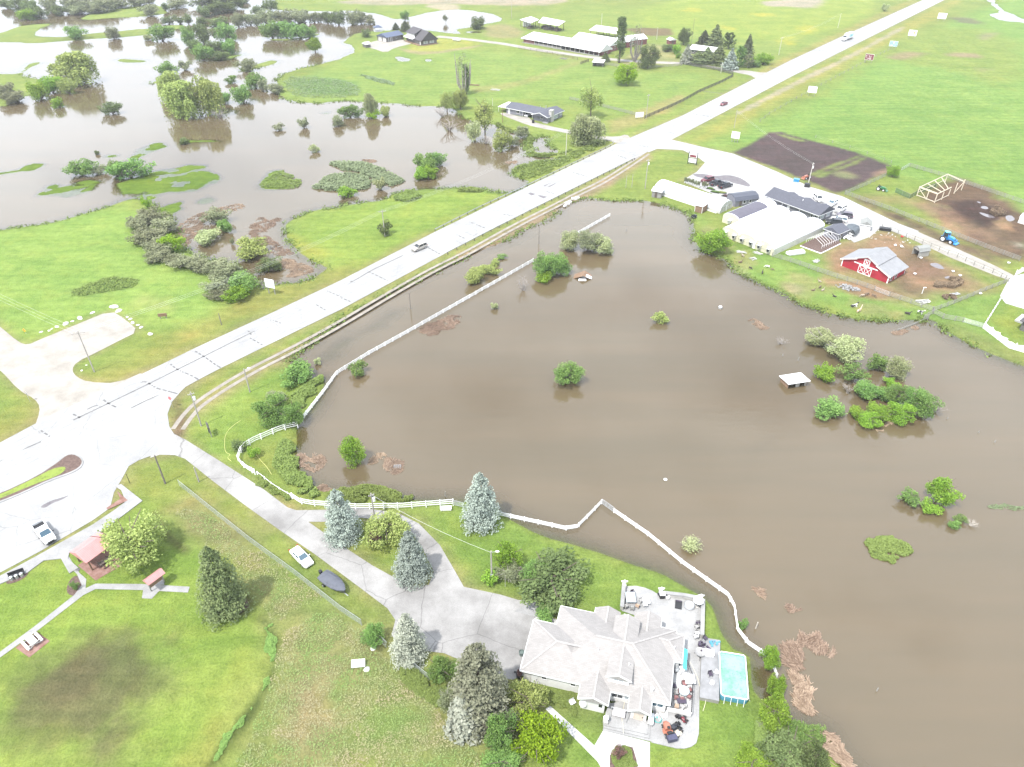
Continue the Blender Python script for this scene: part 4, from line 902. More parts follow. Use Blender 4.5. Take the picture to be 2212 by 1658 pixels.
PL+=[('bush','leaf_green',2,1,1300,892,122,92,1,'shrub','grey green shrub in the hollow of the big right hand flooded clump'),
('bush','leaf_bright',2,1,1130,1022,112,72,1,'shrub','low bright shrub at the left tip of the front edge of the flooded clump'),
('maple','leaf_bright',2,1,1675,1525,182,195,1,'tree','bright green tree at the lower right of the big flood'),
('airy','leaf_green',2,1,1480,1572,165,92,1,'shrub','sparse half drowned shrub left of the bright lower right tree'),
('small','leaf_bright',2,1,1600,1625,110,60,1,'shrub','low leaves at the foot of the bright lower right tree'),
('big','leaf_bright',2,0,205,1565,212,176,0,'tree','round tree at the water edge in front of the greenhouses'),
('small','leaf_green',2,2,385,735,62,72,1,'shrub','small green shrub beside the white fence bend near the pool'),
('maple','leaf_bright',2,2,580,950,124,172,1,'tree','bright tree standing on the end of the white fence near the pool'),
('maple','leaf_bright',2,2,610,1132,124,142,1,'tree','bright round tree below the end of the white fence'),
('maple','leaf_bright',2,2,608,1300,205,212,0,'tree','bright tree at the shore below the pool'),
('maple','leaf_green',2,2,775,1440,220,200,0,'tree','darker tree at the shore behind the bottom thicket'),
('maple','leaf_dark',2,2,690,1555,330,260,0,'tree','widest dark tree in the bottom right thicket'),
('maple','leaf_dark',2,2,860,1600,170,200,0,'tree','dark tree at the water side of the bottom right thicket'),
('maple','leaf_bright',2,2,455,1620,230,150,0,'tree','bright tree at the bottom edge right of the lawn'),
('dead','bark_grey',2,2,510,1380,70,70,0,'dead_branches','bare twigs between the shore tree and the lawn','branches'),
('small','leaf_green',2,2,1755,82,72,62,1,'shrub','little shrub caught on a drift log at right'),
('small','leaf_green',2,2,1800,50,64,60,1,'shrub','little upper shrub caught on a drift log at right'),
('dead','bark_pale',2,2,1870,72,110,40,1,'drift_log','bleached drift branch beside little shrubs at right','branches'),
('tuft','leaf_pale',2,2,60,205,134,128,1,'shrub','tan leafless shrub in water outside the white fence'),
('spruce','needle_blue',0,0,742*3,1116*3,82*3,120*3,0,'blue_spruce','silver blue spruce left in the driveway loop','tree'),
('spruce','needle_blue',0,0,892*3,1204*3,83*3,114*3,0,'blue_spruce','silver blue spruce right in the driveway loop','tree'),
('spruce','needle_blue',0,0,1040*3,1084*3,84*3,128*3,0,'blue_spruce','silver blue spruce at the flooded white fence','tree'),
('spruce','needle_grey',0,0,886*3,1380*3,82*3,108*3,0,'silver_spruce','pale silver spruce between the driveway and the wire fence','tree'),
('spruce','needle_tan',0,0,1037*3,1478*3,142*3,176*3,0,'spruce','big grey brown spruce left of the white house','tree'),
('fir','needle_grey',0,0,1005*3,1540*3,58*3,80*3,0,'small_spruce','pale small spruce at the foot of the big grey brown spruce','tree'),
('spruce','needle_green',0,0,492*3,1258*3,106*3,156*3,0,'spruce','dark green spruce in a mulch bed on the park lawn','tree'),
('big','leaf_willow',0,0,280*3,1174*3,132*3,126*3,0,'willow_tree','large pale green willow leaning over the red roofed pavilion','tree'),
('big','leaf_willow',0,0,836*3,1139*3,96*3,76*3,0,'shrub','wide yellow green shrub in the driveway loop'),
('airy','leaf_red',0,0,807*3,1165*3,34*3,46*3,0,'bare_shrub','small leafless shrub in the driveway loop','shrub'),
('big','leaf_bright',0,0,1096*3,1205*3,62*3,70*3,0,'small_tree','bright small tree behind the driveway lamp pole','tree'),
('big','leaf_grey',0,0,1097*3,1238*3,60*3,50*3,0,'shrub','grey green shrub between the lamp pole and the big cherry tree'),
('big','leaf_green',0,0,1150*3,1237*3,60*3,60*3,0,'shrub','green shrub joined to the left of the big lawn tree'),
('maple','leaf_dark',0,0,1195*3,1250*3,138*3,104*3,0,'lawn_tree','big round green tree above the house entrance walk','tree'),
('small','leaf_bright',0,0,1060*3,1247*3,40*3,38*3,0,'shrub','small bright shrub at the foot of the driveway lamp pole'),
('bush','leaf_green',0,0,1181*3,1324*3,46*3,24*3,0,'hedge_shrub','low dark shrub against the garage front wall','shrub'),
('big','leaf_green',0,0,803*3,1372*3,52*3,54*3,0,'shrub','round green shrub at the end of the wire fence'),
('big','leaf_green',0,0,953*3,1446*3,62*3,66*3,0,'shrub','dark green shrub between the silver spruce and big spruce'),
('airy','leaf_grey',0,0,965*3,1512*3,50*3,60*3,0,'bare_shrub','purple grey leafless shrub left of the big spruce','shrub'),
('big','leaf_willow',0,0,1137*3,1515*3,88*3,80*3,0,'shrub','olive shrub at the left wall of the white house'),
('maple','leaf_lime',0,0,1161*3,1604*3,108*3,112*3,0,'maple_tree','vivid lime green tree at the bottom edge left of the walk','tree'),
('big','leaf_green',0,0,1078*3,1580*3,70*3,90*3,0,'shrub','tangled green shrub left of the vivid lime tree'),
('airy','leaf_grey',0,0,1098*3,1565*3,60*3,70*3,0,'bare_shrub','grey leafless shrub behind the vivid lime tree','shrub'),
('big','leaf_green',0,0,1090*3,1650*3,90*3,60*3,0,'shrub','shrub at the bottom edge below the vivid lime tree'),
('bush','leaf_green',0,0,160*3,1266*3,15*3,20*3,0,'shrub','small clipped shrub in the round mulch bed by the path'),
('airy','leaf_red',0,0,1340*3,1626*3,30*3,30*3,0,'bare_shrub','small dark bare bush in the planting bed at the bottom','shrub'),
('small','leaf_bright',0,0,1281*3,1487*3,16*3,30*3,0,'vine','climbing green vine on the white front gable','vine'),
('big','leaf_lime',1,0,1855,482,162,142,0,'round_tree','lime green round tree alone in the far paddock','tree'),
('big','leaf_dark',1,0,1990,372,132,146,0,'dark_tree','dark broad tree right of the bare poplar','tree'),
('column','leaf_dark',1,0,1800,268,72,310,0,'poplar_tree','tall leafy double poplar in front of the red barn end','tree'),
('bare','leaf_grey',1,0,1898,286,70,262,0,'bare_poplar','tall bare poplar right of the leafy poplar','tree'),
('bare','leaf_grey',1,0,795,488,82,280,0,'bare_poplar','tall bare poplar alone above the ranch house pond','tree'),
('column','leaf_dark',1,0,812,520,44,200,0,'poplar_tree','slim leafy poplar joined to the lone bare poplar','tree'),
('big','leaf_willow',1,0,682,655,96,132,0,'tree','yellow green tree below the lone bare poplar, left one'),
('big','leaf_willow',1,0,772,645,104,136,0,'tree','yellow green tree below the lone bare poplar, right one'),
('dead','bark_grey',1,0,650,720,140,60,0,'dead_branches','grey brush heap at the shore under the yellow green trees','branches'),
('dead','bark_grey',1,0,700,800,200,50,1,'dead_branches','fallen grey tree lying in the water below the ranch house','branches'),
('airy','leaf_willow',1,0,1622,650,156,220,0,'field_tree','thin crowned tree on the lawn right of the ranch house','tree'),
('willow','leaf_pale',1,0,1578,850,180,190,0,'willow_tree','pale grey green willow beside the ranch driveway mouth','tree'),
('airy','leaf_willow',1,0,930,765,180,220,0,'willow_tree','tall bare stemmed willow at the ranch pond shore','tree'),
('bush','leaf_pale',1,0,862,850,104,134,1,'shrub','pale shrub at the left foot of the bare stemmed willow'),
('bush','leaf_willow',1,0,1040,905,114,146,1,'shrub','yellow green shrub at the right of the bare stemmed willow'),
('dead','bark_grey',1,0,935,900,130,80,1,'dead_branches','dead brush under the bare stemmed willow','branches'),
('small','leaf_grey',1,0,1170,857,96,70,0,'shrub','grey shrub beside the little roadside pond'),
('small','leaf_grey',1,0,1110,910,70,70,1,'shrub','grey twiggy shrub left of the roadside pond'),
('bush','leaf_dark',1,0,880,148,92,80,0,'shrub','round dark shrub at the end of the far pool'),
('bush','leaf_green',1,0,413,102,52,62,0,'small_tree','small tree on the spit beyond the log house','tree'),
('fir','needle_dark',1,0,417,175,52,80,0,'spruce','dark spruce behind the log house','tree'),
('fir','needle_dark',1,0,354,176,36,56,1,'spruce','small lone spruce in water behind the blue roofed garage','tree'),
('bush','leaf_dark',1,0,155,215,62,52,0,'small_tree','dark round tree beside the blue roofed garage','tree'),
('airy','leaf_grey',1,0,674,122,36,58,1,'small_tree','thin tree standing in the far pool','tree'),
('fir','leaf_dark',1,0,1710,376,44,66,0,'small_tree','small conical tree at the farm road bend','tree'),
('willow','leaf_pale',1,0,185,690,78,146,1,'willow_tree','pale upright willow at the shore below the far pasture','tree'),
('small','leaf_lime',1,0,208,742,72,56,1,'shrub','lime shrub at the foot of the upright shore willow'),
('bush','leaf_willow',1,0,285,722,72,70,1,'shrub','yellow green shrub right of the upright shore willow'),
('bush','leaf_green',1,0,55,720,114,92,1,'shrub','dark shrub left of the upright shore willow'),
('small','leaf_grey',0,0,2180,782,82,80,1,'shrub','bare grey shrub left of the upright shore willow'),
('small','leaf_dark',1,0,283,1482,74,100,0,'small_tree','dark ivy like tree around the foot of a utility pole','tree'),
('bush','leaf_green',1,0,545,1055,160,126,1,'shrub','back left shrub of the leaning midwater clump above the highway lawn'),
('bush','leaf_green',1,0,605,1035,110,104,1,'shrub','tall back right shrub of the midwater clump above the highway lawn'),
('bush','leaf_bright',1,0,520,1125,100,86,1,'shrub','front left shrub of the midwater clump above the highway lawn'),
('bush','leaf_bright',1,0,562,1120,90,92,1,'shrub','front right shrub of the midwater clump above the highway lawn'),
('small','leaf_pale',1,0,250,1192,90,84,1,'shrub','pale shrub at the lower edge of the floating weed beds'),
('small','leaf_bright',1,0,45,1238,112,72,1,'shrub','bright shrub on a mat of brown litter by the weed beds'),
('fir','needle_dark',2,0,135,252,66,112,0,'spruce','dark spruce behind the white roofed house','tree'),
('fir','needle_green',2,0,205,240,82,164,0,'spruce','tallest spruce right behind the white roofed house','tree'),
('cypress','leaf_dark',2,0,295,275,84,122,0,'cypress','dark rounded juniper above the conifer row','tree'),
('fir','needle_dark',2,0,415,300,58,156,0,'spruce','slim dark spruce at the right end of the conifer row','tree'),
('fir','needle_grey',2,0,22,358,60,136,0,'spruce','grey spruce at the left end of the conifer row','tree'),
('fir','needle_green',2,0,95,382,84,104,0,'spruce','green spruce second from the left in the front conifer row','tree'),
('fir','needle_green',2,0,152,366,74,124,0,'spruce','green spruce third from the left in the front conifer row','tree'),
('fir','needle_green',2,0,226,366,92,140,0,'spruce','widest green spruce in the middle of the front conifer row','tree'),
('fir','needle_blue',2,0,302,390,72,150,0,'blue_spruce','blue tinted spruce by the lane in front of the conifer row','tree'),
('cypress','leaf_green',2,0,362,378,80,150,0,'cypress','feathery green cypress right of the blue tinted spruce','tree'),
('cypress','leaf_brown',2,0,418,405,74,100,0,'cypress','brownish juniper at the right front of the conifer row','tree'),
('bush','leaf_bright',2,0,525,382,92,78,0,'shrub','bright shrub right of the conifer row by the highway'),
('bush','leaf_green',2,0,470,415,70,44,0,'shrub','low green shrub between the juniper and the bright shrub'),
('big','leaf_dark',2,0,12,235,88,116,0,'dark_tree','dark round tree left of the white roofed house','tree'),
('bush','leaf_bright',1,0,2172,320,66,62,0,'shrub','bright shrub by the little red shed'),
('small','leaf_bright',1,0,2180,362,34,34,0,'shrub','small bright shrub below the little red shed'),
('bush','leaf_dark',1,0,2120,310,70,50,0,'shrub','dark low shrub left of the little red shed'),
('big','leaf_bright',2,0,1368,1110,80,84,0,'small_tree','small tree at the corner of the ploughed field','tree'),
('small','leaf_pale',2,0,1312,50,48,46,0,'shrub','pale round shrub beside the far highway'),
]
for r in PL:
 kind,lf,c,tr_i,x,y,w,h,wet,name,label=r[:11]
 cat='shrub' if name in ('shrub',) else (r[11] if len(r)>11 and r[11] in ('tree','shrub','branches','vine') else 'tree')
 grp=r[11] if len(r)>11 and r[11] not in ('tree','shrub','branches','vine') else None
 X0,Y0=T(c,tr_i,x,y)
 bk=lf if kind=='dead' else ('bark_grey' if lf in ('leaf_pale','leaf_grey','leaf_brown','reed_straw') or kind=='bare' else 'bark')
 if grp==G4:w*=1.1;h*=.8
 plant(kind,lf,(X0,Y0,w/3,h/3),label,name,cat,bool(wet),grp,bk)
# ---- ground cover nobody could count
def cover(name,polyD,m,label,cat,n,size,hgt,z=0.0,v=(.2,.9),sm=1,asp=1.6,flat=.35,seed=1):
 rs=np.random.default_rng(seed+n);P=poly_w(polyD,sm);lo,hi=P.min(0),P.max(0)
 q=rs.uniform(lo,hi,(int(n*2.6),2));s=sdist(P,q[:,0],q[:,1],3);nzv=fbm(q[:,0],q[:,1],2.2,seed+5)
 k=np.where((s+nzv*3.2-.3>0)&(nzv>-.24))[0][:n];q,s,nzv=q[k],s[k],nzv[k]
 H=hgt*np.clip(s/1.2+.3,.25,1)*(.55+1.1*np.clip(nzv+.3,0,.8))
 C=np.stack([q[:,0],q[:,1],z+rs.uniform(.15,1,len(q))*H],1)
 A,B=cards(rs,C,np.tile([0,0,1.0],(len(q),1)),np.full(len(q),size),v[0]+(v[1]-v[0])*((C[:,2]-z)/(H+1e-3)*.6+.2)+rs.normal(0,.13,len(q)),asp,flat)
 return solo(name,cards_mesh(name,A,B),m,label,cat,kind='stuff')
WEED=[]
cover('floating_weed',[(703,350),(745,347),(790,350),(822,360),(870,385),(878,391),(838,404),(797,383),(757,368),(737,366)],'weed_grey','upper long bed of grey green weed standing in the flood','weed bed',9000,.34,1.0,WL)
cover('floating_weed',[(663,405),(690,395),(700,380),(737,373),(770,373),(812,390),(797,407),(763,412),(737,414)],'weed_grey','lower broad bed of grey green weed standing in the flood','weed bed',8000,.34,1.0,WL)
cover('floating_weed',[(560,395),(600,365),(625,372),(660,395),(640,408),(560,405)],'weed','loose bright weed left of the grey weed beds','weed bed',3500,.3,.5,WL)
cover('weed_patch',TS(1,0,[(310,1290),(400,1240),(500,1240),(535,1280),(450,1310),(360,1310)]),'weed','dark weed patch on the lawn shore below the weed beds','weed bed',4000,.3,.8)
cover('weed_patch',TS(1,0,[(740,1225),(860,1212),(930,1230),(900,1250),(780,1250)]),'weed','green weed strip along the highway side lawn shore','weed bed',3000,.3,.7)
cover('weed_mat',TS(2,2,[(1160,190),(1230,155),(1340,148),(1440,190),(1520,270),(1490,325),(1330,335),(1260,290),(1180,235)]),'weed','oval island of leafy weed in the open lower right flood','weed bed',7000,.20,.45,WL)
cover('shore_brambles',TS(0,1,[(1850,930),(1960,850),(2100,765),(2105,800),(2010,930),(1960,1000),(1880,1000)]),'weed','strip of brambles along the shore above the olive shrub','brambles',6000,.22,.9)
cover('shore_brambles',TS(0,1,[(1800,1200),(1880,1180),(1915,1260),(1940,1400),(2050,1470),(2110,1560),(1990,1600),(1870,1500),(1800,1400),(1760,1300)]),'weed','broad band of brambles inside the curved white fence','brambles',11000,.22,.9)
cover('shore_brambles',TS(0,1,[(1640,1430),(1700,1420),(1830,1520),(1900,1560),(1890,1600),(1800,1570),(1680,1490)]),'weed','band of brambles overgrowing the broken white fence','brambles',5000,.2,.8)
cover('shore_brambles',TS(1,1,[(-100,1540),(0,1500),(230,1485),(400,1530),(485,1590),(300,1605),(60,1605),(-100,1600)]),'weed','brambles between the flood and the straight white fence','brambles',8000,.2,1.0)
cover('reed_fringe',TS(1,0,[(1215,860),(1250,890),(1225,970),(1280,1000),(1380,1000),(1500,965),(1500,980),(1400,1015),(1260,1020),(1195,980)]),'weed','green reeds ringing the little roadside pond','reeds',6000,.32,1.0,-.2)
cover('reed_fringe',TS(1,0,[(1010,790),(1060,820),(1130,850),(1120,865),(1050,840),(1000,805)]),'weed','green reeds along the ranch driveway shore','reeds',2500,.32,.9,-.2)
cover('reed_fringe',TS(1,0,[(1095,1105),(1180,1060),(1400,1020),(1690,905),(1740,930),(1500,1040),(1330,1130),(1230,1165),(1150,1140)]),'weed','tall green grass on the bank between flood and highway','reeds',9000,.35,.7,-.1)
cover('pasture_weeds',[(610,165),(700,168),(770,180),(790,205),(720,215),(620,208)],'weed_pale','pale leafy weeds at the tip of the far pasture','weeds',3500,.4,.6)
cover('pasture_weeds',TS(1,0,[(100,480),(220,500),(360,540),(330,560),(180,520)]),'weed_pale','pale weed drift across the far pasture','weeds',1500,.4,.5)
cover('garden_weeds',[(855,1430),(880,1425),(930,1470),(960,1490),(985,1540),(960,1545),(900,1500),(860,1470)],'weed','tangled weeds along the leaning wire fence','weeds',8000,.16,1.0)
cover('garden_weeds',[(1180,1500),(1225,1490),(1255,1520),(1250,1560),(1215,1530),(1185,1530)],'weed','unkempt weeds beside the front gable','weeds',4500,.12,.45)
cover('garden_weeds',[(1318,1630),(1345,1609),(1375,1618),(1378,1665),(1330,1665)],'weed','weedy planting bed between the pale walks at the bottom','weeds',5000,.11,.4)
cover('garden_weeds',TS(2,2,[(420,1480),(480,1350),(560,1400),(640,1480),(560,1520),(460,1600)]),'weed','weeds filling the shore gap between the lower right trees','weeds',6000,.14,.7)
cover('ditch_grass',[(553,1340),(590,1360),(600,1400),(595,1450),(570,1510),(520,1570),(470,1640),(455,1655),(510,1560),(555,1500),(580,1450),(585,1400)],'leaf_green','rank grass along the curved ditch on the park lawn','grass',9000,.14,.45)
cover('meadow_tufts',[(600,1380),(700,1300),(840,1420),(980,1560),(1080,1690),(480,1690),(560,1540)],'meadow','rough meadow tufts between the park lawn and the house','grass',16000,.13,.28,0,(.3,1.0))
cover('meadow_tufts',[(380,1090),(440,1100),(560,1190),(700,1280),(690,1310),(590,1350),(560,1300),(480,1200),(390,1130)],'meadow','rough meadow tufts along the wire fence','grass',7000,.13,.26,0,(.3,1.0))
cover('field_weeds',TS(0,1,[(420,240),(640,150),(760,130),(880,150),(900,200),(760,230),(560,270)]),'weed','darker weed drift in the left field','weeds',1800,.3,.35)
cover('floating_weed',[(2130,1078),(2180,1082),(2230,1092),(2230,1108),(2150,1104),(2120,1095)],'weed_pale','faint drowned weeds near the right frame edge','weed bed',700,.16,.1,WL)
def shore_grass():
 rs=np.random.default_rng(5);k=np.where((sdw>-1.3)&(sdw<1.1)&(Y<430)&(Y>135)&(np.abs(X)<260))[0];k=rs.choice(k,17000);d_=np.hypot(X[k],Y[k])
 q=np.stack([X[k]+rs.uniform(-.5,.5,len(k))*(1+d_/160),Y[k]+rs.uniform(-.5,.5,len(k))*(1+d_/160)],1);g_=fbm(q[:,0],q[:,1],3.5,12)>-.05;q=q[g_];n=len(q)
 C=np.stack([q[:,0],q[:,1],WL+rs.uniform(.0,.38,n)],1);A,B=cards(rs,C,np.tile([0,0,1.0],(n,1)),np.full(n,.2)*(1+d_[g_]/300),rs.uniform(.1,.9,n),1.9,.5)
 solo('shore_grass',cards_mesh('shore_grass',A,B),'weed','ragged half drowned grass along the flood margins','grass',kind='stuff')
shore_grass()
# brown reed litter afloat
def litter(name,polyD,label,n,ln=1.2,seed=1,z=WL+.02,th=.035,pile=.07,m='reed_straw',dirs=None):
 rs=np.random.default_rng(seed*31+n);P=poly_w(polyD,1);lo,hi=P.min(0),P.max(0)
 q=rs.uniform(lo,hi,(n*5,2));s=sdist(P,q[:,0],q[:,1],3);nz_=fbm(q[:,0],q[:,1],3.0,seed+9)
 nf=fbm(q[:,0],q[:,1],.9,seed+3);k=np.where((s+nz_*2.6>0)&(nz_*.7+nf*1.1>-.06))[0][:n];q=q[k];n=len(q)
 a=2.0+seed*.7+fbm(q[:,0],q[:,1],4.0,seed+21)*5+rs.normal(0,.32,n);L=ln*.8*rs.uniform(.25,1.7,n)/2;t=th*rs.uniform(.6,1.6,n)
 u=np.stack([np.cos(a)*L,np.sin(a)*L,rs.normal(0,.05,n)*L],1);w=np.stack([-np.sin(a)*t,np.cos(a)*t,np.zeros(n)],1)
 C=np.stack([q[:,0],q[:,1],z+rs.uniform(0,pile,n)],1);up=np.array([0,0,1.0])*t[:,None]
 V1=np.stack([C-u-w,C+u-w,C+u+w,C-u+w],1);V2=np.stack([C-u-up,C+u-up,C+u+up,C-u+up],1)
 A=np.concatenate([V1.reshape(-1,3),V2.reshape(-1,3)]);v=np.repeat(np.concatenate([rs.uniform(.1,1,n)]*2),4)
 return solo(name,cards_mesh(name,A,v),m,label,'debris',kind='stuff')
litter('reed_litter',TS(0,1,[(1930,1270),(1990,1245),(2110,1310),(2090,1360),(1990,1410),(1930,1350)]),'raft of brown reed litter at the shore inside the curved fence',1600,1.1,1)
litter('reed_litter',TS(0,1,[(2060,1480),(2110,1460),(2145,1500),(2120,1530),(2065,1520)]),'small raft of brown reed litter above the straight white fence',700,.9,2)
litter('reed_litter',TS(1,1,[(180,1340),(190,1300),(250,1280),(290,1275),(270,1300),(220,1365)]),'scrap of reed litter between the bright tree and the pallet',600,.9,3)
litter('reed_litter',TS(1,1,[(265,1370),(300,1300),(345,1315),(395,1370),(385,1395),(300,1405)]),'reed litter raft carrying the floating pallet',900,.9,4)
litter('reed_litter',TS(1,1,[(500,470),(560,440),(680,395),(800,370),(810,390),(740,440),(650,500),(590,525),(520,515)]),'long drift of reed litter against the long white fence',1500,1.2,5)
litter('reed_litter',TS(2,1,[(425,400),(450,395),(520,430),(545,445),(590,465),(560,475),(500,470),(460,440)]),'thin drift of reed litter left of the flooded shelter',500,1.0,6)
litter('reed_litter',TS(2,1,[(1245,1130),(1290,1095),(1350,1060),(1370,1080),(1320,1115)]),'brown litter at the front of the right hand flooded clump',900,.8,7)
litter('reed_litter',TS(2,2,[(665,860),(700,840),(760,790),(850,800),(960,860),(1000,900),(985,940),(900,900),(790,880),(770,1000),(700,1010),(670,960)]),'hooked raft of straw coloured reeds by the fence end',2600,1.6,8,pile=.08)
litter('reed_litter',TS(2,2,[(690,1020),(760,1060),(840,1130),(860,1270),(790,1285),(740,1170),(670,1080)]),'long raft of pale reeds off the shore trees',1700,1.6,9,pile=.08)
litter('reed_litter',TS(2,2,[(900,1420),(960,1420),(1010,1500),(1070,1600),(1100,1680),(960,1680),(930,1560)]),'pale reed stand at the bottom edge beside the dark trees',2600,1.5,10,pile=.4)
litter('reed_litter',TS(2,2,[(455,480),(500,480),(600,590),(620,640),(540,600),(480,540)]),'faint reddish reed stems under the surface near the patio',260,1.0,11)
litter('reed_litter',TS(2,2,[(660,590),(720,600),(775,640),(720,650)]),'faint scatter of reeds in the open water near the patio',120,.9,12)
litter('reed_litter',TS(0,0,[(1120,1480),(1250,1400),(1400,1340),(1590,1310),(1580,1350),(1450,1370),(1300,1430),(1290,1490),(1240,1560),(1190,1600)]),'brown scum of reed litter along the upper backwater',2200,1.3,13)
litter('reed_litter',TS(0,0,[(1620,1460),(1680,1400),(1740,1430),(1820,1395),(1810,1440),(1700,1480),(1760,1560),(1890,1620),(1900,1670),(1740,1640),(1630,1550)]),'brown scum of reed litter along the right backwater shore',1800,1.3,14)
litter('reed_litter',TS(0,1,[(1780,30),(1850,10),(2000,60),(2050,100),(1960,110),(1880,140),(1850,80)]),'straw coloured reed litter at the highway end of the backwater',1500,1.2,15)
litter('reed_litter',TS(1,0,[(130,1030),(200,1030),(230,1045),(150,1052)]),'small pinkish litter patch beside the upper weed bed',300,1.2,16)
litter('reed_litter',TS(2,1,[(1330,505),(1440,475),(1530,440),(1525,470),(1440,490)]),'brown litter trapped behind the drowned wooden fence',700,1.0,17)
litter('reed_litter',TS(1,0,[(1060,30+1010),(1130,1035),(1140,1055),(1090,1060)]),'small litter patch near the highway bank',150,1.0,18)
litter('manure_heap',TS(2,0,[(1985,1360),(2040,1340),(2090,1370),(2100,1400),(2040,1405),(1995,1390)]),'straw brown manure heap in the muddy yard',4200,.35,19,.1,.05,1.0,'manure')
litter('manure_heap',TS(2,1,[(1600,195),(1690,160),(1760,150),(1825,180),(1800,205),(1700,215),(1620,210)]),'straw brown manure heap beside the red barn yard',4500,.3,20,.1,.05,.9,'manure')
litter('wood_chips',TS(2,1,[(1685,270),(1720,255),(1790,270),(1770,295),(1700,290)]),'small heap of brown chips by the wooden fence corner',1200,.3,21,.05,.05,.5,'manure')
# ================================================================ buildings
def roofmat(name,c,row=.2,var=.07,along=None):
 m,n,l,b=nodes(name);v=obc(n)
 br=n.new('ShaderNodeTexBrick');br.inputs['Scale'].default_value=1.0;br.inputs['Brick Width'].default_value=.5;br.inputs['Row Height'].default_value=row
 br.inputs['Mortar Size'].default_value=.012;br.inputs['Color1'].default_value=(*[x*(1-var) for x in c],1);br.inputs['Color2'].default_value=(*[min(.9,x*(1+var)) for x in c],1);br.inputs['Mortar'].default_value=(*[x*.78 for x in c],1)
 l.new(v,br.inputs['Vector']);a=noise(n,l,v,.7,4);col=mixc(n,l,.6,br.outputs['Color'],ramp(n,l,a.outputs['Fac'],.3,.7,(.92,.92,.92),(1.08,1.08,1.08)),'MULTIPLY')
 l.new(col,b.inputs['Base Color']);b.inputs['Roughness'].default_value=.92;b.inputs['Specular IOR Level'].default_value=.2;return m
def ribmat(name,c,pitch=.3,axis='X',rough=.45,metal=.0,var=.1,rust=0.0):
 m,n,l,b=nodes(name);v=obc(n)
 w=n.new('ShaderNodeTexWave');w.bands_direction=axis;w.inputs['Scale'].default_value=.314/pitch;l.new(v,w.inputs['Vector'])
 a=noise(n,l,v,.8,4);col=ramp(n,l,a.outputs['Fac'],.3,.7,tuple(x*(1-var) for x in c),tuple(min(.9,x*(1+var)) for x in c))
 col=mixc(n,l,.5,col,ramp(n,l,w.outputs['Fac'],.0,.25,(.72,.72,.72),(1,1,1)),'MULTIPLY')
 if rust:r_=noise(n,l,v,.25,5,.7);col=mixc(n,l,ramp(n,l,r_.outputs['Fac'],.56,.66),col,(.30,.20,.14))
 l.new(col,b.inputs['Base Color']);b.inputs['Roughness'].default_value=rough;b.inputs['Metallic'].default_value=metal
 bp=n.new('ShaderNodeBump');bp.inputs['Strength'].default_value=.3;bp.inputs['Distance'].default_value=.03;l.new(w.outputs['Fac'],bp.inputs['Height']);l.new(bp.outputs['Normal'],b.inputs['Normal']);return m
roofmat('shingle_grey',(.262,.248,.239));roofmat('shingle_dark',(.085,.087,.105));roofmat('shingle_slate',(.095,.098,.118));roofmat('shingle_brown',(.080,.075,.080));roofmat('shingle_pale',(.23,.235,.225))
ribmat('metal_white',(.60,.60,.60),.35);ribmat('metal_white_rust',(.55,.53,.51),.35,'X',.5,0,.12,.5);ribmat('metal_grey',(.205,.205,.212),.3);ribmat('metal_blue',(.055,.072,.125),.4);ribmat('metal_red',(.44,.20,.195),.25);ribmat('metal_dark',(.055,.06,.08),.5)
ribmat('siding_white',(.60,.59,.57),.2,'Z',.6);ribmat('siding_grey',(.165,.165,.19),.2,'Z',.7);ribmat('siding_taupe',(.115,.108,.098),.18,'Z',.7);ribmat('board_red',(.30,.012,.026),.3,'X',.7,0,.16);ribmat('board_faded_red',(.19,.075,.072),.3,'X',.85,0,.25);ribmat('board_grey',(.20,.19,.18),.2,'X',.9,0,.25);ribmat('siding_beige',(.34,.33,.30),.25,'X',.7)
mat('trim_white',(.66,.66,.66),.5,.05);mat('wood_new',(.50,.44,.34),.8,.2,2);mat('wood_grey',(.19,.183,.165),.9,.25,2);mat('wood_pale',(.40,.38,.34),.9,.2,2);mat('wood_brown',(.15,.095,.06),.85,.3,2);mat('wood_dark',(.075,.06,.05),.9,.3,2);mat('wood_black',(.055,.052,.05),.9,.3,2)
mat('poly_film',(.70,.73,.78),.35,.05,.3);mat('poly_wall',(.40,.40,.36),.4,.2,.5);mat('poly_yellow',(.46,.44,.33),.4,.18,.5);mat('shade_cloth',(.085,.08,.10),.85,.15,1);mat('tarp_dark',(.065,.075,.085),.6,.3,1.5)
mat('steel',(.42,.43,.44),.4,.1,2,.6);mat('vinyl_white',(.74,.74,.74),.4,.03);mat('black',(.018,.018,.02),.5,.2);mat('rubber',(.02,.02,.02),.85,.2);mat('stone',(.30,.29,.275),.9,.3,1.5,bump=.4);mat('plaster',(.50,.49,.47),.8,.08);mat('deck',(.33,.33,.325),.8,.12,1.5);mat('rock_pale',(.50,.49,.47),.9,.15,2,bump=.5)
def glassmat(name,c,rough=.08):
 m,n,l,b=nodes(name);b.inputs['Base Color'].default_value=(*c,1);b.inputs['Roughness'].default_value=rough;b.inputs['Specular IOR Level'].default_value=.8;return m
glassmat('glass_dark',(.02,.024,.028));glassmat('glass_blue',(.05,.09,.12));glassmat('glass_pale',(.30,.34,.36),.15)
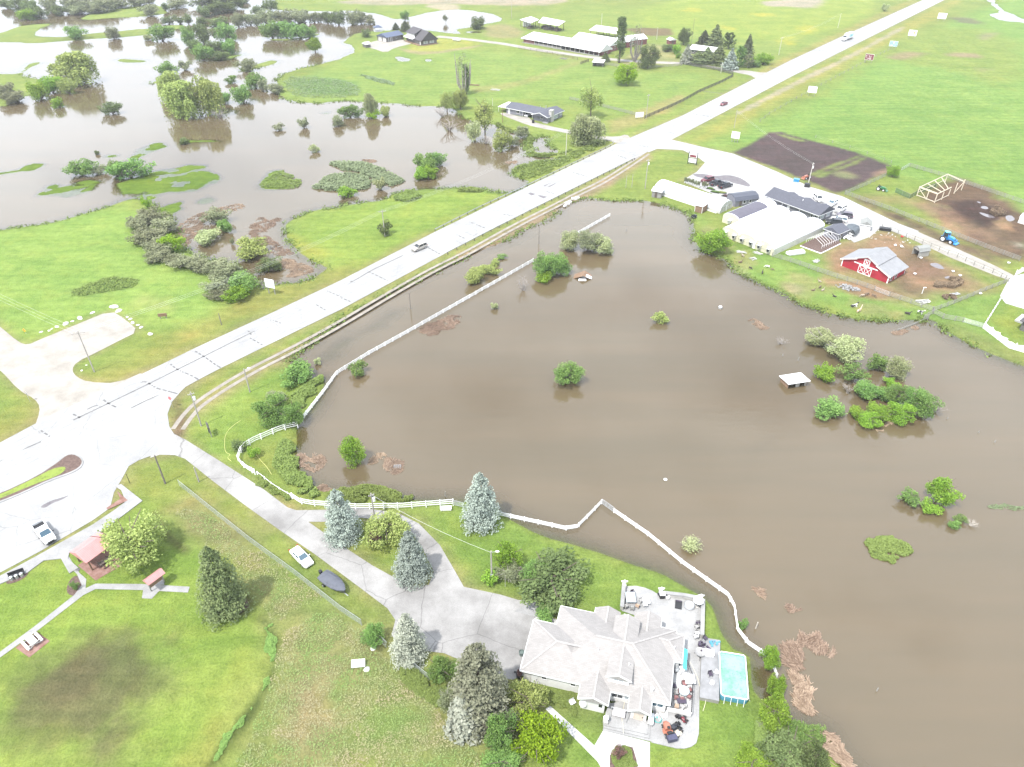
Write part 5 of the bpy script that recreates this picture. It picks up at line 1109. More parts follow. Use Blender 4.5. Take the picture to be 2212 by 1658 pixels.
def hip(mb,x0,x1,y0,y1,z,zr,hl=0,hr=0,t=.16,axis='x',ov=0):
 """roof block: eaves at z, ridge at zr along the axis, hips of length hl/hr (0 = gable end)"""
 def pt(a,b,c):return (a,b,c) if axis=='x' else (b,a,c)
 if axis=='y':x0,x1,y0,y1=y0,y1,x0,x1
 ym=(y0+y1)/2
 E=[pt(x0,y0,z),pt(x1,y0,z),pt(x1,y1,z),pt(x0,y1,z)];Rg=[pt(x0+hl,ym,zr),pt(x1-hr,ym,zr)];B=[(a,b,c-t) for a,b,c in E]
 mb.add(E+Rg+B,[(0,1,5,4),(2,3,4,5),(1,2,5),(3,0,4),(0,6,7,1),(1,7,8,2),(2,8,9,3),(3,9,6,0),(9,8,7,6)]);return mb
def gable_wall(mb,x0,x1,y0,y1,z0,z,zr,axis='x'):
 """walls of a gabled block incl. the triangles; ridge along axis"""
 if axis=='x':mb.extr([(y0,z0),(y1,z0),(y1,z),((y0+y1)/2,zr),(y0,z)],x0,x1,'x')
 else:mb.extr([(x0,z0),(x1,z0),(x1,z),((x0+x1)/2,zr),(x0,z)],y0,y1,'y')
 return mb
def window(root,ax,w,a0,a1,z0,z1,s,glass='glass_dark',trim='trim_white',mull=0,name='window'):
 """window in a wall along ax at coordinate w, facing s"""
 def bx(mb,a,b,c,d,n0,n1):
  lo,hi=sorted((w+s*n0,w+s*n1))
  mb.box(a,b,lo,hi,c,d) if ax=='x' else mb.box(lo,hi,a,b,c,d)
 f=MB();t=.09
 bx(f,a0-t,a1+t,z1,z1+t,.0,.06);bx(f,a0-t,a1+t,z0-t,z0,.0,.08);bx(f,a0-t,a0,z0,z1,.0,.06);bx(f,a1,a1+t,z0,z1,.0,.06)
 for k in range(mull):
  c=a0+(a1-a0)*(k+1)/(mull+1);bx(f,c-.035,c+.035,z0,z1,.0,.055)
 fr=part(name,f,trim,root);g=MB();bx(g,a0,a1,z0,z1,.0,.03);part('pane',g,glass,fr);return fr
def door(root,ax,w,a0,a1,z0,z1,s,m='trim_white',handle=True):
 def bx(mb,a,b,c,d,n0,n1):
  lo,hi=sorted((w+s*n0,w+s*n1));mb.box(a,b,lo,hi,c,d) if ax=='x' else mb.box(lo,hi,a,b,c,d)
 f=MB();bx(f,a0,a1,z0,z1,0,.05);d=part('door',f,m,root)
 if handle:h=MB();bx(h,a1-.16,a1-.08,z0+.95,z0+1.07,.05,.1);part('handle',h,'black',d)
 return d
def fascia(mb,pts,t=.1,h=.2,closed=True):  # white gutter line along eave points
 n=len(pts)
 for i in range(n if closed else n-1):mb.beam(pts[i],pts[(i+1)%n],t,h)
 return mb
# ---- the white house
HR=R(-14.38)
H_=thing('house','big white house with sprawling grey shingle roof beside the pool','house',(1.05,56.46,0),HR)
EV=2.9;SL=.51
wl=MB().prism([(.45,.45),(8.75,.45),(8.75,-1.55),(11.9,-1.55),(11.9,.45),(15.35,.45),(15.35,-1.5),(17.4,-1.5),(17.4,.45),(19.7,.45),(19.7,7.05),(20.9,7.05),(20.9,10.7),(19.75,10.7),(19.75,11.2),(17.55,11.2),(17.55,12.8),(14.4,12.8),(14.4,11.2),(11.7,11.2),(11.7,12.2),(8.8,12.2),(8.8,11.2),(3.8,11.2),(3.8,7.95),(.45,7.95)],-.1,EV-.17)
gable_wall(wl,8.75,11.9,-1.55,1.5,EV-.6,EV-.12,EV+.5*3.15*SL-.1,'y');gable_wall(wl,15.35,17.4,-1.5,1.5,EV-.6,EV-.12,EV+.5*2.05*SL-.1,'y')
gable_wall(wl,8.8,11.7,10,12.2,EV-.6,EV-.12,EV+.5*2.9*SL-.1,'y');gable_wall(wl,14.4,17.55,10,12.8,EV-.6,EV-.12,EV+.5*3.15*SL-.1,'y')
part('wall',wl,'siding_white',H_)
rf=MB()
hip(rf,0,9.5,0,8.4,EV-.004,EV+4.2*SL,4.2,4.0);hip(rf,3.35,20.15,-.003,11.68,EV,EV+5.84*SL,5.84,5.84);hip(rf,12,21.3,6.62,11.1,EV+.006,EV+2.24*SL,0,2.24)
hip(rf,8.32,12.36,-2.05,4.2,EV+.004,EV+2.02*SL,0,0,.16,'y');hip(rf,14.87,17.82,-2.05,4.0,EV+.004,EV+1.475*SL,0,0,.16,'y')
hip(rf,8.37,12.08,7.5,12.7,EV+.008,EV+1.855*SL,0,0,.16,'y');hip(rf,14.05,17.95,6.5,13.25,EV+.008,EV+1.95*SL,0,0,.16,'y')
hip(rf,11.47,14.86,.75,5.83,EV+2.0,EV+2.0+1.695*SL,0,0,.14,'y');hip(rf,11.42,14.93,5.83,10.55,EV+1.96,EV+1.96+1.755*SL,0,0,.14,'y')
R_=part('roof',rf,'shingle_grey',H_)
for a,b in (((4.2,4.2,5.05),(7.6,4.2,5.05)),((9.3,5.84,5.9),(14.3,5.84,5.9)),((0.1,.1,2.95),(4.2,4.2,5.06)),((0.1,8.3,2.95),(4.2,4.2,5.06)),((20.1,.1,2.95),(14.3,5.84,5.9)),((20.1,11.6,2.95),(14.3,5.84,5.9)),((10.34,-2,3.94),(10.34,2,3.94)),((16.35,-2,3.67),(16.35,1.4,3.67)),((13.16,.8,5.77),(13.16,5.8,5.77)),((13.18,5.9,5.77),(13.18,10.5,5.77)),((10.22,8.5,3.87),(10.22,12.6,3.87)),((16,9.5,3.92),(16,13.2,3.92)),((17.5,8.86,4.06),(19.1,8.86,4.06)),((19.1,8.86,4.06),(21.2,6.7,2.95)),((19.1,8.86,4.06),(21.2,11.0,2.95))):part('ridge_cap',MB().beam(a,b,.26,.05),mat('shingle_cap',(.24,.227,.219),.9,.3,6),R_)
fs=MB();z_=EV-.09
fascia(fs,[(0,0,z_),(8.32,0,z_),(8.32,-2.05,z_)],.1,.2,False);fascia(fs,[(12.36,-2.05,z_),(12.36,0,z_),(14.87,0,z_),(14.87,-2.05,z_)],.1,.2,False);fascia(fs,[(17.82,-2.05,z_),(17.82,0,z_),(20.15,0,z_),(20.15,6.62,z_),(21.3,6.62,z_),(21.3,11.1,z_),(20.15,11.1,z_),(20.15,11.68,z_),(17.95,11.68,z_),(17.95,13.25,z_)],.1,.2,False)
fascia(fs,[(8.37,12.7,z_),(8.37,11.68,z_),(3.35,11.68,z_),(3.35,8.4,z_),(0,8.4,z_),(0,0,z_)],.1,.2,False)
for x0,x1,y,zr,ze in ((8.32,12.36,-2.05,EV+2.02*SL,EV),(14.87,17.82,-2.05,EV+1.475*SL,EV),(11.47,14.86,.75,EV+2+1.695*SL,EV+2)):
 fs.beam((x0,y-.03,ze-.05),((x0+x1)/2,y-.03,zr-.05),.09,.22);fs.beam((x1,y-.03,ze-.05),((x0+x1)/2,y-.03,zr-.05),.09,.22)
part('gutter',fs,'trim_white',H_)
dm=MB();gable_wall(dm,11.75,14.58,1.05,4.5,EV+.3,EV+1.86,EV+1.9+1.41*SL,'y');gable_wall(dm,11.72,14.62,7,10.2,EV+.3,EV+1.82,EV+1.86+1.44*SL,'y');dmr=part('dormer',dm,'siding_white',H_)
window(H_,'x',1.05,12.6,13.8,4.05,4.75,-1,'glass_pale',mull=1)
window(H_,'x',.45,3.0,3.6,1.5,2.1,-1);window(H_,'x',.45,7.0,7.6,1.5,2.1,-1);door(H_,'x',.45,1.55,2.4,0,2.05,-1)
window(H_,'x',.45,12.6,14.0,1.2,2.4,-1,'glass_dark',mull=1);window(H_,'x',.45,14.3,15.1,1.3,2.4,-1,'glass_pale');window(H_,'x',-1.55,11.1,11.6,1.2,2.1,-1);window(H_,'x',.45,17.8,19.3,1.3,2.4,-1,'glass_blue',mull=1)
window(H_,'y',19.7,1.5,2.3,1.0,2.1,1);window(H_,'y',19.7,4,5.6,.9,2.1,1,mull=1);window(H_,'x',11.2,5,7,1,2.1,1,mull=1);window(H_,'x',12.8,15,17,.9,2.1,1,mull=2)
fd=MB().box(15.75,17.0,-1.58,-1.52,.25,2.35);fdo=part('front_door',fd,mat('door_tan',(.42,.36,.30),.5,.2,4),H_);part('handle',MB().box(16.85,16.93,-1.66,-1.58,1.2,1.35),'black',fdo)
gd=MB().box(.38,.45,1.0,6.9,.05,2.3);gdo=part('garage_door',gd,'trim_white',H_);part('panel_line',MB().box(.365,.38,1.0,6.9,.6,.63).box(.365,.38,1.0,6.9,1.15,1.18).box(.365,.38,1.0,6.9,1.7,1.73),'plaster',gdo)
vt=MB().tube((9.9,4.2,4.95),(9.9,4.2,5.45),.08);part('vent_pipe',vt,'trim_white',R_);part('vent_pipe',MB().tube((17.6,1.1,3.3),(17.6,1.1,3.95),.16,.16,10).lathe([(.26,0),(.26,.12),(.08,.2)],(17.6,1.1,3.95),10),'trim_white',R_);part('vent_pipe',MB().tube((14.2,2.9,5.2),(14.2,2.9,5.65),.09),'trim_white',R_);part('vent_pipe',MB().tube((20.0,8.1,3.55),(20.0,8.1,4.05),.09),'trim_white',R_)
part('chimney',MB().box(12.55,13.0,11.0,11.2,4.1,4.75),'trim_white',R_)
part('entry_slab',MB().box(15.0,17.7,-3.2,-1.55,.0,.34),'concrete',H_)
# ---- a simple gabled or hipped building
def gbuild(name,label,cat,o,rz,x1,y1,ev,rg,wallm,roofm,axis='x',ov=.4,hl=0,hr=0,trim='trim_white',group=None,t=.14,wn='wall'):
 th=thing(name,label,cat,o,rz,group)
 w=MB()
 if hl or hr:w.box(0,x1,0,y1,-.1,ev-.1)
 else:gable_wall(w,0,x1,0,y1,-.1,ev-.05,rg-.08-(rg-ev)*ov/((y1 if axis=='x' else x1)/2+ov),axis)
 part(wn,w,wallm,th);r=MB();hip(r,-ov,x1+ov,-ov,y1+ov,ev-.02,rg,hl,hr,t,axis);rr=part('roof',r,roofm,th)
 if trim:
  f=MB();fascia(f,[(-ov,-ov,ev-.1),(x1+ov,-ov,ev-.1),(x1+ov,y1+ov,ev-.1),(-ov,y1+ov,ev-.1)],.08,.16);part('fascia',f,trim,rr)
 return th
# ---- garden shop and greenhouses
o2,rz2,L2_=frame(ZM(3000,720,.2171)(125,260),ZM(3000,720,.2171)(1115,625),2.7);o2.z=0
o2=o2+Vector((math.cos(rz2)*.5-math.sin(rz2)*.7,math.sin(rz2)*.5+math.cos(rz2)*.7,0))
sh=gbuild('garden_shop','long dark roofed grey shop between the greenhouses and the lane','shop',o2,rz2,19.4,7.9,2.7,4.65,'siding_grey','shingle_dark','x',.6)
d_=MB()
for cx_ in (4.0,10.0,16.2):hip(d_,cx_-1.6,cx_+1.6,4.6,8.9,2.72,3.12,0,0,.12,'y')
part('porch_gable',d_,'shingle_dark',sh)
for a in (1.0,1.9,2.7,17.0,18.2):window(sh,'x',0,a,a+.6,1.0,2.2,-1)
window(sh,'y',19.4,1.5,3.2,.9,2.2,1,'glass_pale',mull=1);window(sh,'y',19.4,4.6,6.3,.9,2.2,1,'glass_pale',mull=1);door(sh,'x',0,8.2,9.1,0,2.1,-1)
ps=MB()
for x in (-.3,6.5,13,19.7):ps.tube((x,-.45,0),(x,-.45,2.65),.07)
part('porch_post',ps,'trim_white',sh);part('vent_pipe',MB().tube((11.5,2.6,3.8),(11.5,2.6,4.6),.09),'trim_white',sh)
def arch(w,zg,zt,n=14):return [(w*(1-math.cos(math.pi*i/n))/2,zg+(zt-zg)*math.sin(math.pi*i/n)**.85) for i in range(n+1)]
zz=ZM(2680,680,.2171)
o3,rz3,L3_=frame(zz(820,1170),zz(1750,1545))
GH=thing('greenhouse','wide white gutter connected greenhouse of three arched bays','greenhouse',o3,rz3)
BW=L3_/3;DP=25.8
for i in range(3):
 rfm=MB();pr=arch(BW,2.0,3.5);rfm.extr([(x+i*BW,z) for x,z in pr]+[(x+i*BW,z-.06) for x,z in pr[::-1]],-.1,DP+.1);part('arched_roof',rfm,'poly_film',GH)
 ew=MB();ew.extr([(i*BW+.03,-.1),((i+1)*BW-.03,-.1)]+[(i*BW+.03+x*(BW-.06)/BW,z-.09) for x,z in pr[::-1]],.0,.08);w_=part('end_wall',ew,'poly_yellow',GH)
 ew=MB();ew.extr([(i*BW+.03,-.1),((i+1)*BW-.03,-.1)]+[(i*BW+.03+x*(BW-.06)/BW,z-.09) for x,z in pr[::-1]],DP-.08,DP);part('end_wall',ew,'poly_wall',GH)
 fr_=MB()
 for k in (1,2,3):x=i*BW+BW*k/4;fr_.box(x-.035,x+.035,-.05,.0,0,2.0+1.3*math.sin(math.pi*k/4)**.85)
 fr_.box(i*BW+.05,(i+1)*BW-.05,-.055,-.001,2.0,2.1);fr_.box(i*BW+.05,(i+1)*BW-.05,-.055,-.001,1.1,1.16);part('end_frame',fr_,'wood_pale',w_)
 for k,xx in enumerate((.9,BW-1.9)):
  b_=MB().box(i*BW+xx,i*BW+xx+1.0,-.75,-.06,.9,1.85);q=part('cooler_box',b_,'steel',GH);part('lid',MB().box(i*BW+xx-.06,i*BW+xx+1.06,-.85,-.0601,1.85,1.93),'poly_film',q);part('fan_grille',MB().box(i*BW+xx+.15,i*BW+xx+.85,-.78,-.75,1.02,1.7),'black',q)
part('side_wall',MB().box(0,.06,0.1,DP-.1,-.1,1.98),'poly_wall',GH);part('side_wall',MB().box(L3_-.06,L3_,.1,DP-.1,-.1,1.98),'poly_wall',GH)
door(GH,'x',-.06,BW*2-1.0,BW*2-.1,0,2.0,-1)
G0=thing('greenhouse','single arched greenhouse bay half covered with dark shade cloth','greenhouse',o3+Matrix.Rotation(rz3,3,'Z')@Vector((-6.25,8.2,0)),rz3)
pr=arch(6.1,1.9,3.6);part('arched_roof',MB().extr(pr+[(x,z-.06) for x,z in pr[::-1]],0,19.5),'poly_film',G0)
part('end_wall',MB().extr([(.03,-.1),(6.07,-.1)]+[(x*.99+.03,z-.09) for x,z in pr[::-1]],.05,.12),'poly_yellow',G0);part('end_wall',MB().extr([(.03,-.1),(6.07,-.1)]+[(x*.99+.03,z-.09) for x,z in pr[::-1]],19.3,19.4),'poly_wall',G0)
part('side_wall',MB().box(0,.06,.15,19.3,-.1,1.88),'poly_wall',G0);part('side_wall',MB().box(6.04,6.1,.15,19.3,-.1,1.88),'poly_wall',G0)
sc_=[(x,z+.02) for x,z in arch(6.1,1.9,3.6,14)]
mbs=MB();mbs.loft([[(x,y,z) for x,z in sc_[a:b]]+[(x,y,z+.03) for x,z in sc_[a:b][::-1]] for y,a,b in ((.3,4,13),(5,4,13),(10,4,13),(15,4,13))]);part('shade_net',mbs,'shade_cloth',G0)
q=part('cooler_box',MB().box(2.4,3.4,-.65,.05,.7,1.6),'steel',G0);part('lid',MB().box(2.35,3.45,-.75,.0,1.6,1.68),'poly_film',q)
o4,rz4,L4_=frame(zz(785,775),zz(1005,665))
G2_=thing('greenhouse','long round white greenhouse tunnel nearest the water and highway','greenhouse',o4,rz4)
pr=arch(L4_,.9,3.35,18);part('arched_roof',MB().extr(pr+[(x,z-.06) for x,z in pr[::-1]],0,26),'poly_film',G2_)
part('side_wall',MB().box(0,.06,.05,26,-.1,.9),'poly_wall',G2_);part('side_wall',MB().box(L4_-.06,L4_,.05,26,-.1,.9),'poly_wall',G2_)
w_=part('end_wall',MB().extr([(.03,-.1),(L4_-.03,-.1)]+[(x*.99+.03,z-.1) for x,z in pr[::-1]],.06,.14),'poly_wall',G2_);part('end_wall',MB().extr([(.03,-.1),(L4_-.03,-.1)]+[(x*.99+.03,z-.1) for x,z in pr[::-1]],25.8,25.9),'poly_wall',G2_)
f_=MB()
for x in (1.2,2.4,3.2,4.2,5.4):f_.box(x,x+.08,.01,.06,0,2.6 if 1.5<x<5 else 2.0)
f_.box(.4,L4_-.4,.012,.058,1.5,1.58);part('end_frame',f_,'wood_grey',w_);door(G2_,'x',.06,3.35,4.1,0,2.0,-1)
part('side_skirt',MB().box(-.5,-.35,1,25,0,.35),'trim_white',G2_)
# gambrel shed
def gambrel(name,label,cat,o,rz,w,d,ev,rg,wallm,roofm,open_=False,m_in='wood_dark'):
 th=thing(name,label,cat,o,rz);k=[(0,ev),(w*.14,ev+(rg-ev)*.68),(w*.5,rg),(w*.86,ev+(rg-ev)*.68),(w,ev)]
 wm=MB()
 if open_:
  wm.box(0,.1,0,d,-.05,ev-.02).box(w-.1,w,0,d,-.05,ev-.02);wm.extr([(0.101,-.05),(w-.101,-.05)]+[(min(max(x,.101),w-.101),z-.06) for x,z in k[::-1]],d-.1,d);wm.extr([(x,z-.06) for x,z in k]+[(w-.1,ev-.061),(.1,ev-.061)],0.0,.1)
  part('back_wall',MB().box(.1,w-.1,d*.5,d*.5+.05,-.05,ev-.1),m_in,th)
 else:wm.extr([(0,-.05),(w,-.05)]+[(x,z-.06) for x,z in k[::-1]],0,d)
 part('wall',wm,wallm,th);o_=[(-.18,ev-.12)]+[(x,z+.02) for x,z in k]+[(w+.18,ev-.12)]
 part('roof',MB().extr(o_+[(x,z-.08) for x,z in o_[::-1]],-.15,d+.15),roofm,th);return th
o5,rz5,L5_=frame(zz(1055,650),zz(915,495))
o5,rz5,L5_=frame(zz(905,545),zz(1055,650))
s5=gambrel('garden_shed','grey garden shed with dark gambrel roof beside the white tunnel greenhouse','shed',o5,rz5,L5_,8.6,2.1,3.4,'siding_grey','metal_dark')
window(s5,'y',L5_,3.0,3.9,.9,1.8,1);door(s5,'y',L5_,1.6,2.5,0,1.9,1,'wood_dark');window(s5,'y',L5_,5.2,6.0,.9,1.8,1)
o6,rz6,L6_=frame(zz(325,730),zz(415,755))
s6=thing('shed','small brown plywood shed with white roof against the tunnel greenhouse','shed',o6,rz6);part('wall',MB().box(0,2.6,0,3.4,-.05,2.25),'wood_brown',s6);part('roof',MB().slab([(-.2,-.2,2.3),(2.8,-.2,2.3),(2.8,3.6,2.6),(-.2,3.6,2.6)],.1),'trim_white',s6);part('corner_trim',MB().box(-.03,.1,-.03,.1,0,2.2).box(2.5,2.63,-.03,.1,0,2.2),'trim_white',s6)
o7=at(*T(1,0,2010,1278));s7=thing('shed','tiny grey pump shed at the flood edge by a utility pole','shed',o7,R(-25));part('wall',MB().box(0,3.1,0,2.6,-.3,2.2),'board_grey',s7);part('roof',MB().slab([(-.3,-.3,2.25),(3.4,-.3,2.25),(3.4,2.9,2.7),(-.3,2.9,2.7)],.12),'trim_white',s7);door(s7,'x',0,1,1.8,-.1,1.9,-1,'wood_dark')
y5=ZM(3000,720,.2171)
o8,rz8,_=frame(y5(1195,990),y5(1420,1075));s8=gbuild('shed','small grey sided shed beside the bare hoop frame','shed',o8,rz8,4.6,5.0,2.3,3.5,'siding_grey','shingle_slate','y',.35);window(s8,'x',0,1.2,2.4,1.0,2.1,-1,mull=1);door(s8,'y',4.6,1.5,2.4,0,2,1,'wood_dark')
o9,rz9,_=frame(y5(1855,880),y5(1985,900));s9=gbuild('shed','small white shed at the corner of the stock yard','shed',o9,rz9,3.0,3.6,1.9,2.9,'siding_white','shingle_pale','y',.25);door(s9,'x',0,1,1.8,0,1.7,-1)
# bare hoop frame and beds
o10,rz10,L10=frame(y5(1170,1225),y5(1510,1075))
hf=thing('hoop_frame','bare white pipe greenhouse frame over brown beds by the red barn','frame',o10,rz10)
for k in range(9):
 x=L10*k/8;p=[(x,0,0),(x,0.05,1.3),(x,2.6,2.5),(x,5.2,1.3),(x,5.25,0)];part('hoop',MB().path(p,.045,6),'vinyl_white',hf)
part('purlin',MB().tube((0,2.6,2.5),(L10,2.6,2.5),.04,.04,6).tube((0,0.03,.7),(L10,.03,.7),.04,.04,6),'vinyl_white',hf)
sheet('hoop_bed',[y5(780,1175),y5(1150,1310),y5(1520,1130),y5(1480,1040),y5(1200,960),y5(960,1070)],.03,'mulch');
kb=MB();p_=[at(*y5(*q)) for q in ((780,1180),(1155,1318),(1520,1140))];kb.beam(p_[0]+Vector((0,0,.1)),p_[1]+Vector((0,0,.1)),.25,.2);kb.beam(p_[1]+Vector((0,0,.1)),p_[2]+Vector((0,0,.1)),.2,.2);solo('bed_border',kb,'trim_white','white timber border along the brown hoop frame bed','border')
# dark tarp shelter, half collapsed
o11,rz11,L11=frame(y5(1510,960),y5(1700,1010));tp=thing('tarp_shelter','dark tarp covered hoop shelter slumping over white junk','shelter',o11,rz11)
pr=arch(4.2,.7,2.4,10);rs_=random.Random(4)
part('tarp',MB().loft([[(x+rs_.uniform(-.1,.1),y,z+rs_.uniform(-.12,.12)) for x,z in pr]+[(x,y,z-.08) for x,z in pr[::-1]] for y in (0,1.2,2.4,3.6,4.6)]),'tarp_dark',tp)
hb=MB()
for y in (.1,2.3,4.5):hb.path([(x,y,z-.12) for x,z in pr],.035,5).tube((0,y,0),(0,y,.7),.035,.035,5).tube((4.2,y,0),(4.2,y,.7),.035,.035,5)
part('hoop',hb,'vinyl_white',tp)
jk=MB()
for k in range(26):jk.cbox((rs_.uniform(-1.6,3.6),rs_.uniform(-2.6,1.6),rs_.uniform(.1,.9)),rs_.uniform(.3,1.5),rs_.uniform(.2,.8),rs_.uniform(.08,.5),rs_.uniform(0,3),rs_.uniform(-.5,.5))
jo=solo('junk_heap',jk,'trim_white','heap of white plastic junk spilling from the dark tarp shelter','junk',o11,rz11)
# ---- the red barn
o12,rz12,_=frame(ZM(3280,900,.2171)(235,705),ZM(3280,900,.2171)(1075,1030))
B=thing('barn','bright red barn with grey metal roof and white cross braced doors','barn',o12,rz12)
BWD,BD=13.45,9.1
pf=[(0,-.1),(BWD,-.1),(BWD,2.0),(9.4,3.55),(9.4,3.8),(6.73,5.05),(4.05,3.8),(4.05,3.55),(0,2.0)]
part('wall',MB().extr(pf,0,BD),'board_red',B)
rm_=MB();rm_.extr([(-.55,1.95),(4.1,3.72),(4.1,3.86),(-.55,2.09)],-.4,BD+.4).extr([(BWD+.55,1.95),(9.35,3.72),(9.35,3.86),(BWD+.55,2.09)],-.4,BD+.4);rm_.extr([(3.55,3.78),(6.73,5.2),(9.9,3.78),(9.9,3.92),(6.73,5.34),(3.55,3.92)],-.5,BD+.5);part('roof',rm_,'metal_grey',B)
tb=MB()
def bt(x0,z0,x1,z1,w=.2,y=-.04):tb.beam((x0,y,z0),(x1,y,z1),.07,w,(0,1,0)) if 0 else tb.beam((x0,y,z0),(x1,y,z1),w,.06,(0,1,0))
tb.box(-.06,.22,-.07,-.001,0,2.05).box(BWD-.22,BWD+.06,-.07,-.001,0,2.05);tb.box(3.3,10.1,-.12,-.001,2.35,2.62)
for a,b in (((-.55,1.98),(4.0,3.75)),((BWD+.55,1.98),(9.45,3.75)),((3.5,3.8),(6.73,5.24)),((9.95,3.8),(6.73,5.24))):tb.beam((a[0],-.45,a[1]),(b[0],-.45,b[1]),.08,.26)
part('trim',tb,'trim_white',B)
def xdoor(x0,x1,z0,z1,y=-.03,panels=2):
 d=part('door',MB().box(x0,x1,y-.03,y,z0,z1),'board_red',B);t=MB();yy=y-.05
 def bb(a,c,e,f):t.beam((a,yy,c),(e,yy,f),.05,.17) if a==e else t.beam((a,yy,c),(e,yy,f),.05,.17)
 n=panels
 for k in range(n+1):x=x0+(x1-x0)*k/n;t.box(x-.09,x+.09,yy-.03,yy+.019,z0,z1)
 t.box(x0,x1,yy-.031,yy+.018,z0,z0+.17).box(x0,x1,yy-.031,yy+.018,z1-.17,z1)
 for k in range(n):
  a,b=x0+(x1-x0)*k/n,x0+(x1-x0)*(k+1)/n;t.beam((a,yy,z0),(b,yy,z1),.04,.15);t.beam((a,yy,z1),(b,yy,z0),.045,.15)
 part('brace',t,'trim_white',d)
xdoor(4.95,8.5,0,2.3);xdoor(5.95,7.45,2.75,4.35,-.03,1)
for y in (1.2,3.6):
 d=part('window',MB().box(BWD,BWD+.05,y,y+.9,.4,1.8),'glass_dark',B);part('frame',MB().box(BWD+.002,BWD+.08,y-.1,y,.3,1.9).box(BWD+.002,BWD+.08,y+.9,y+1,.3,1.9).box(BWD+.002,BWD+.079,y,y+.9,1.8,1.9).box(BWD+.002,BWD+.079,y,y+.9,.3,.4),'trim_white',d)
part('corner_board',MB().box(BWD+.001,BWD+.06,0,.22,0,1.95).box(BWD+.001,BWD+.06,BD-.22,BD,0,1.95),'trim_white',B)
zb=ZM(3280,900,.2171);o13,rz13,_=frame(zb(1520,490),zb(1635,560));gambrel('stock_shelter','small pale open fronted shelter with green shingle roof behind the barn','shelter',o13,rz13,2.5,3.6,1.9,2.9,'siding_beige','shingle_pale',True)
# timber frame under construction
zf=ZM(3600,640,456/2212)
tf=thing('timber_frame','unfinished pale timber frame of a pole shed in the muddy yard','frame')
base=[at(*zf(*p)) for p in ((150,665),(330,735),(490,795),(625,735),(755,665),(865,620),(1005,555),(690,410))]
tops=[(200,480),(210,540),(530,630),(660,590),(790,530),(950,415),(1070,350),(735,240)]
pts_=[]
for b_,t_ in zip(base,tops):
 h=max(2.4,min(4.4,z_at(b_,zf(*t_)[1])));pts_.append((b_,h));part('post',MB().box(b_.x-.1,b_.x+.1,b_.y-.1,b_.y+.1,-.1,h),'wood_new',tf)
def top(i,d=0):return pts_[i][0]+Vector((0,0,3.0-d))
bm_=MB()
for a,b_ in ((0,2),(2,4),(0,7),(7,6)):bm_.beam(top(a),top(b_),.16,.3)
part('beam',bm_,'wood_new',tf);rf_=MB()
for f in (0.0,.25,.5,.75):rf_.beam(top(0).lerp(top(7),f)+Vector((0,0,.2)),top(2).lerp(top(4),f)+Vector((0,0,.2)),.12,.22)
part('rafter',rf_,'wood_new',tf);br_=MB();br_.beam(base[0]+Vector((0,0,.3)),base[2]+Vector((0,0,.3)),.1,.25).beam(base[2]+Vector((0,0,.3)),base[4]+Vector((0,0,.3)),.1,.25).beam(base[0]+Vector((0,0,2.6)),base[1]+Vector((0,0,.2)),.1,.15).beam(base[6]+Vector((0,0,3.0)),base[5]+Vector((0,0,.3)),.1,.15).beam(base[0]+Vector((0,0,1.2)),base[7]+Vector((0,0,1.2)),.08,.15);part('brace',br_,'wood_new',tf)
o14=at(*zf(2085,1180));gbuild('shed','pale metal shed cut by the right frame edge in the muddy yard','shed',o14,R(-48),6,4,1.9,2.7,'metal_white','metal_white','x',.1,trim=None)
# house at the right edge
zr_=ZM(3640,1000,416/1642);o15=at(*zr_(1565,1215));hs_=thing('house','grey house corner cut by the right frame edge beside a white fence','house',o15,R(-50));part('wall',MB().box(0,12,0,9,-.05,2.6),'siding_taupe',hs_);part('roof',hip(MB(),-.6,12.6,-.6,9.6,2.6,5.0,5.1,5.1),'shingle_brown',hs_);window(hs_,'x',0,2,4,1,2.1,-1);part('deck',MB().box(-2.4,-.05,3.5,8,0,.4),'deck',hs_)
# ---- ranch house
zc=ZM(1940,380,400/2212);o16,rz16,_=frame(zc(365,385),zc(705,455))
A=thing('ranch_house','low grey ranch house with slate roof and stone chimney by the flood','house',o16,rz16)
wm=MB();wm.box(0,9.0,0,8.3,-.1,2.45);wm.box(12.9,15.6,1.5,8.3,-.1,2.45);wm.box(9.001,12.9,6.5,8.3,-.1,2.45);gable_wall(wm,15.6,23.0,-1.5,10.2,-.1,2.45,3.6,'y');part('wall',wm,'siding_grey',A)
hip(r_:=MB(),-.6,19.3,-.6,9.4,2.5,3.85,0,0);hip(r_,15.0,23.6,-2.6,10.9,2.506,3.87,0,0,.16,'y');ro=part('roof',r_,'shingle_slate',A);part('fascia',fascia(MB(),[(-.6,-.6,2.42),(15,-.6,2.42),(15,-2.6,2.42)],.1,.18,False).beam((15,-2.63,2.44),(19.3,-2.63,3.8),.08,.22).beam((23.6,-2.63,2.44),(19.3,-2.63,3.8),.08,.22).beam((23.62,-2.6,2.42),(23.62,10.9,2.42),.08,.18),'trim_white',ro)
part('lean_to',MB().slab([(-4.6,-.2,2.2),(-.62,-.2,2.4),(-.62,7.6,2.9),(-4.6,7.6,2.6)],.1).tube((-4.4,0,-.1),(-4.4,0,2.15),.06).tube((-4.4,7.3,-.1),(-4.4,7.3,2.5),.06),'trim_white',A)
part('chimney',MB().box(22.3,23.7,.2,2.2,-.1,4.7).box(22.2,23.8,.1,2.3,4.7,4.82),'stone',ro);part('carport_post',MB().tube((9.2,-.3,-.1),(9.2,-.3,2.4),.07).tube((14.2,-.3,-.1),(14.2,-.3,2.4),.07),'trim_white',A)
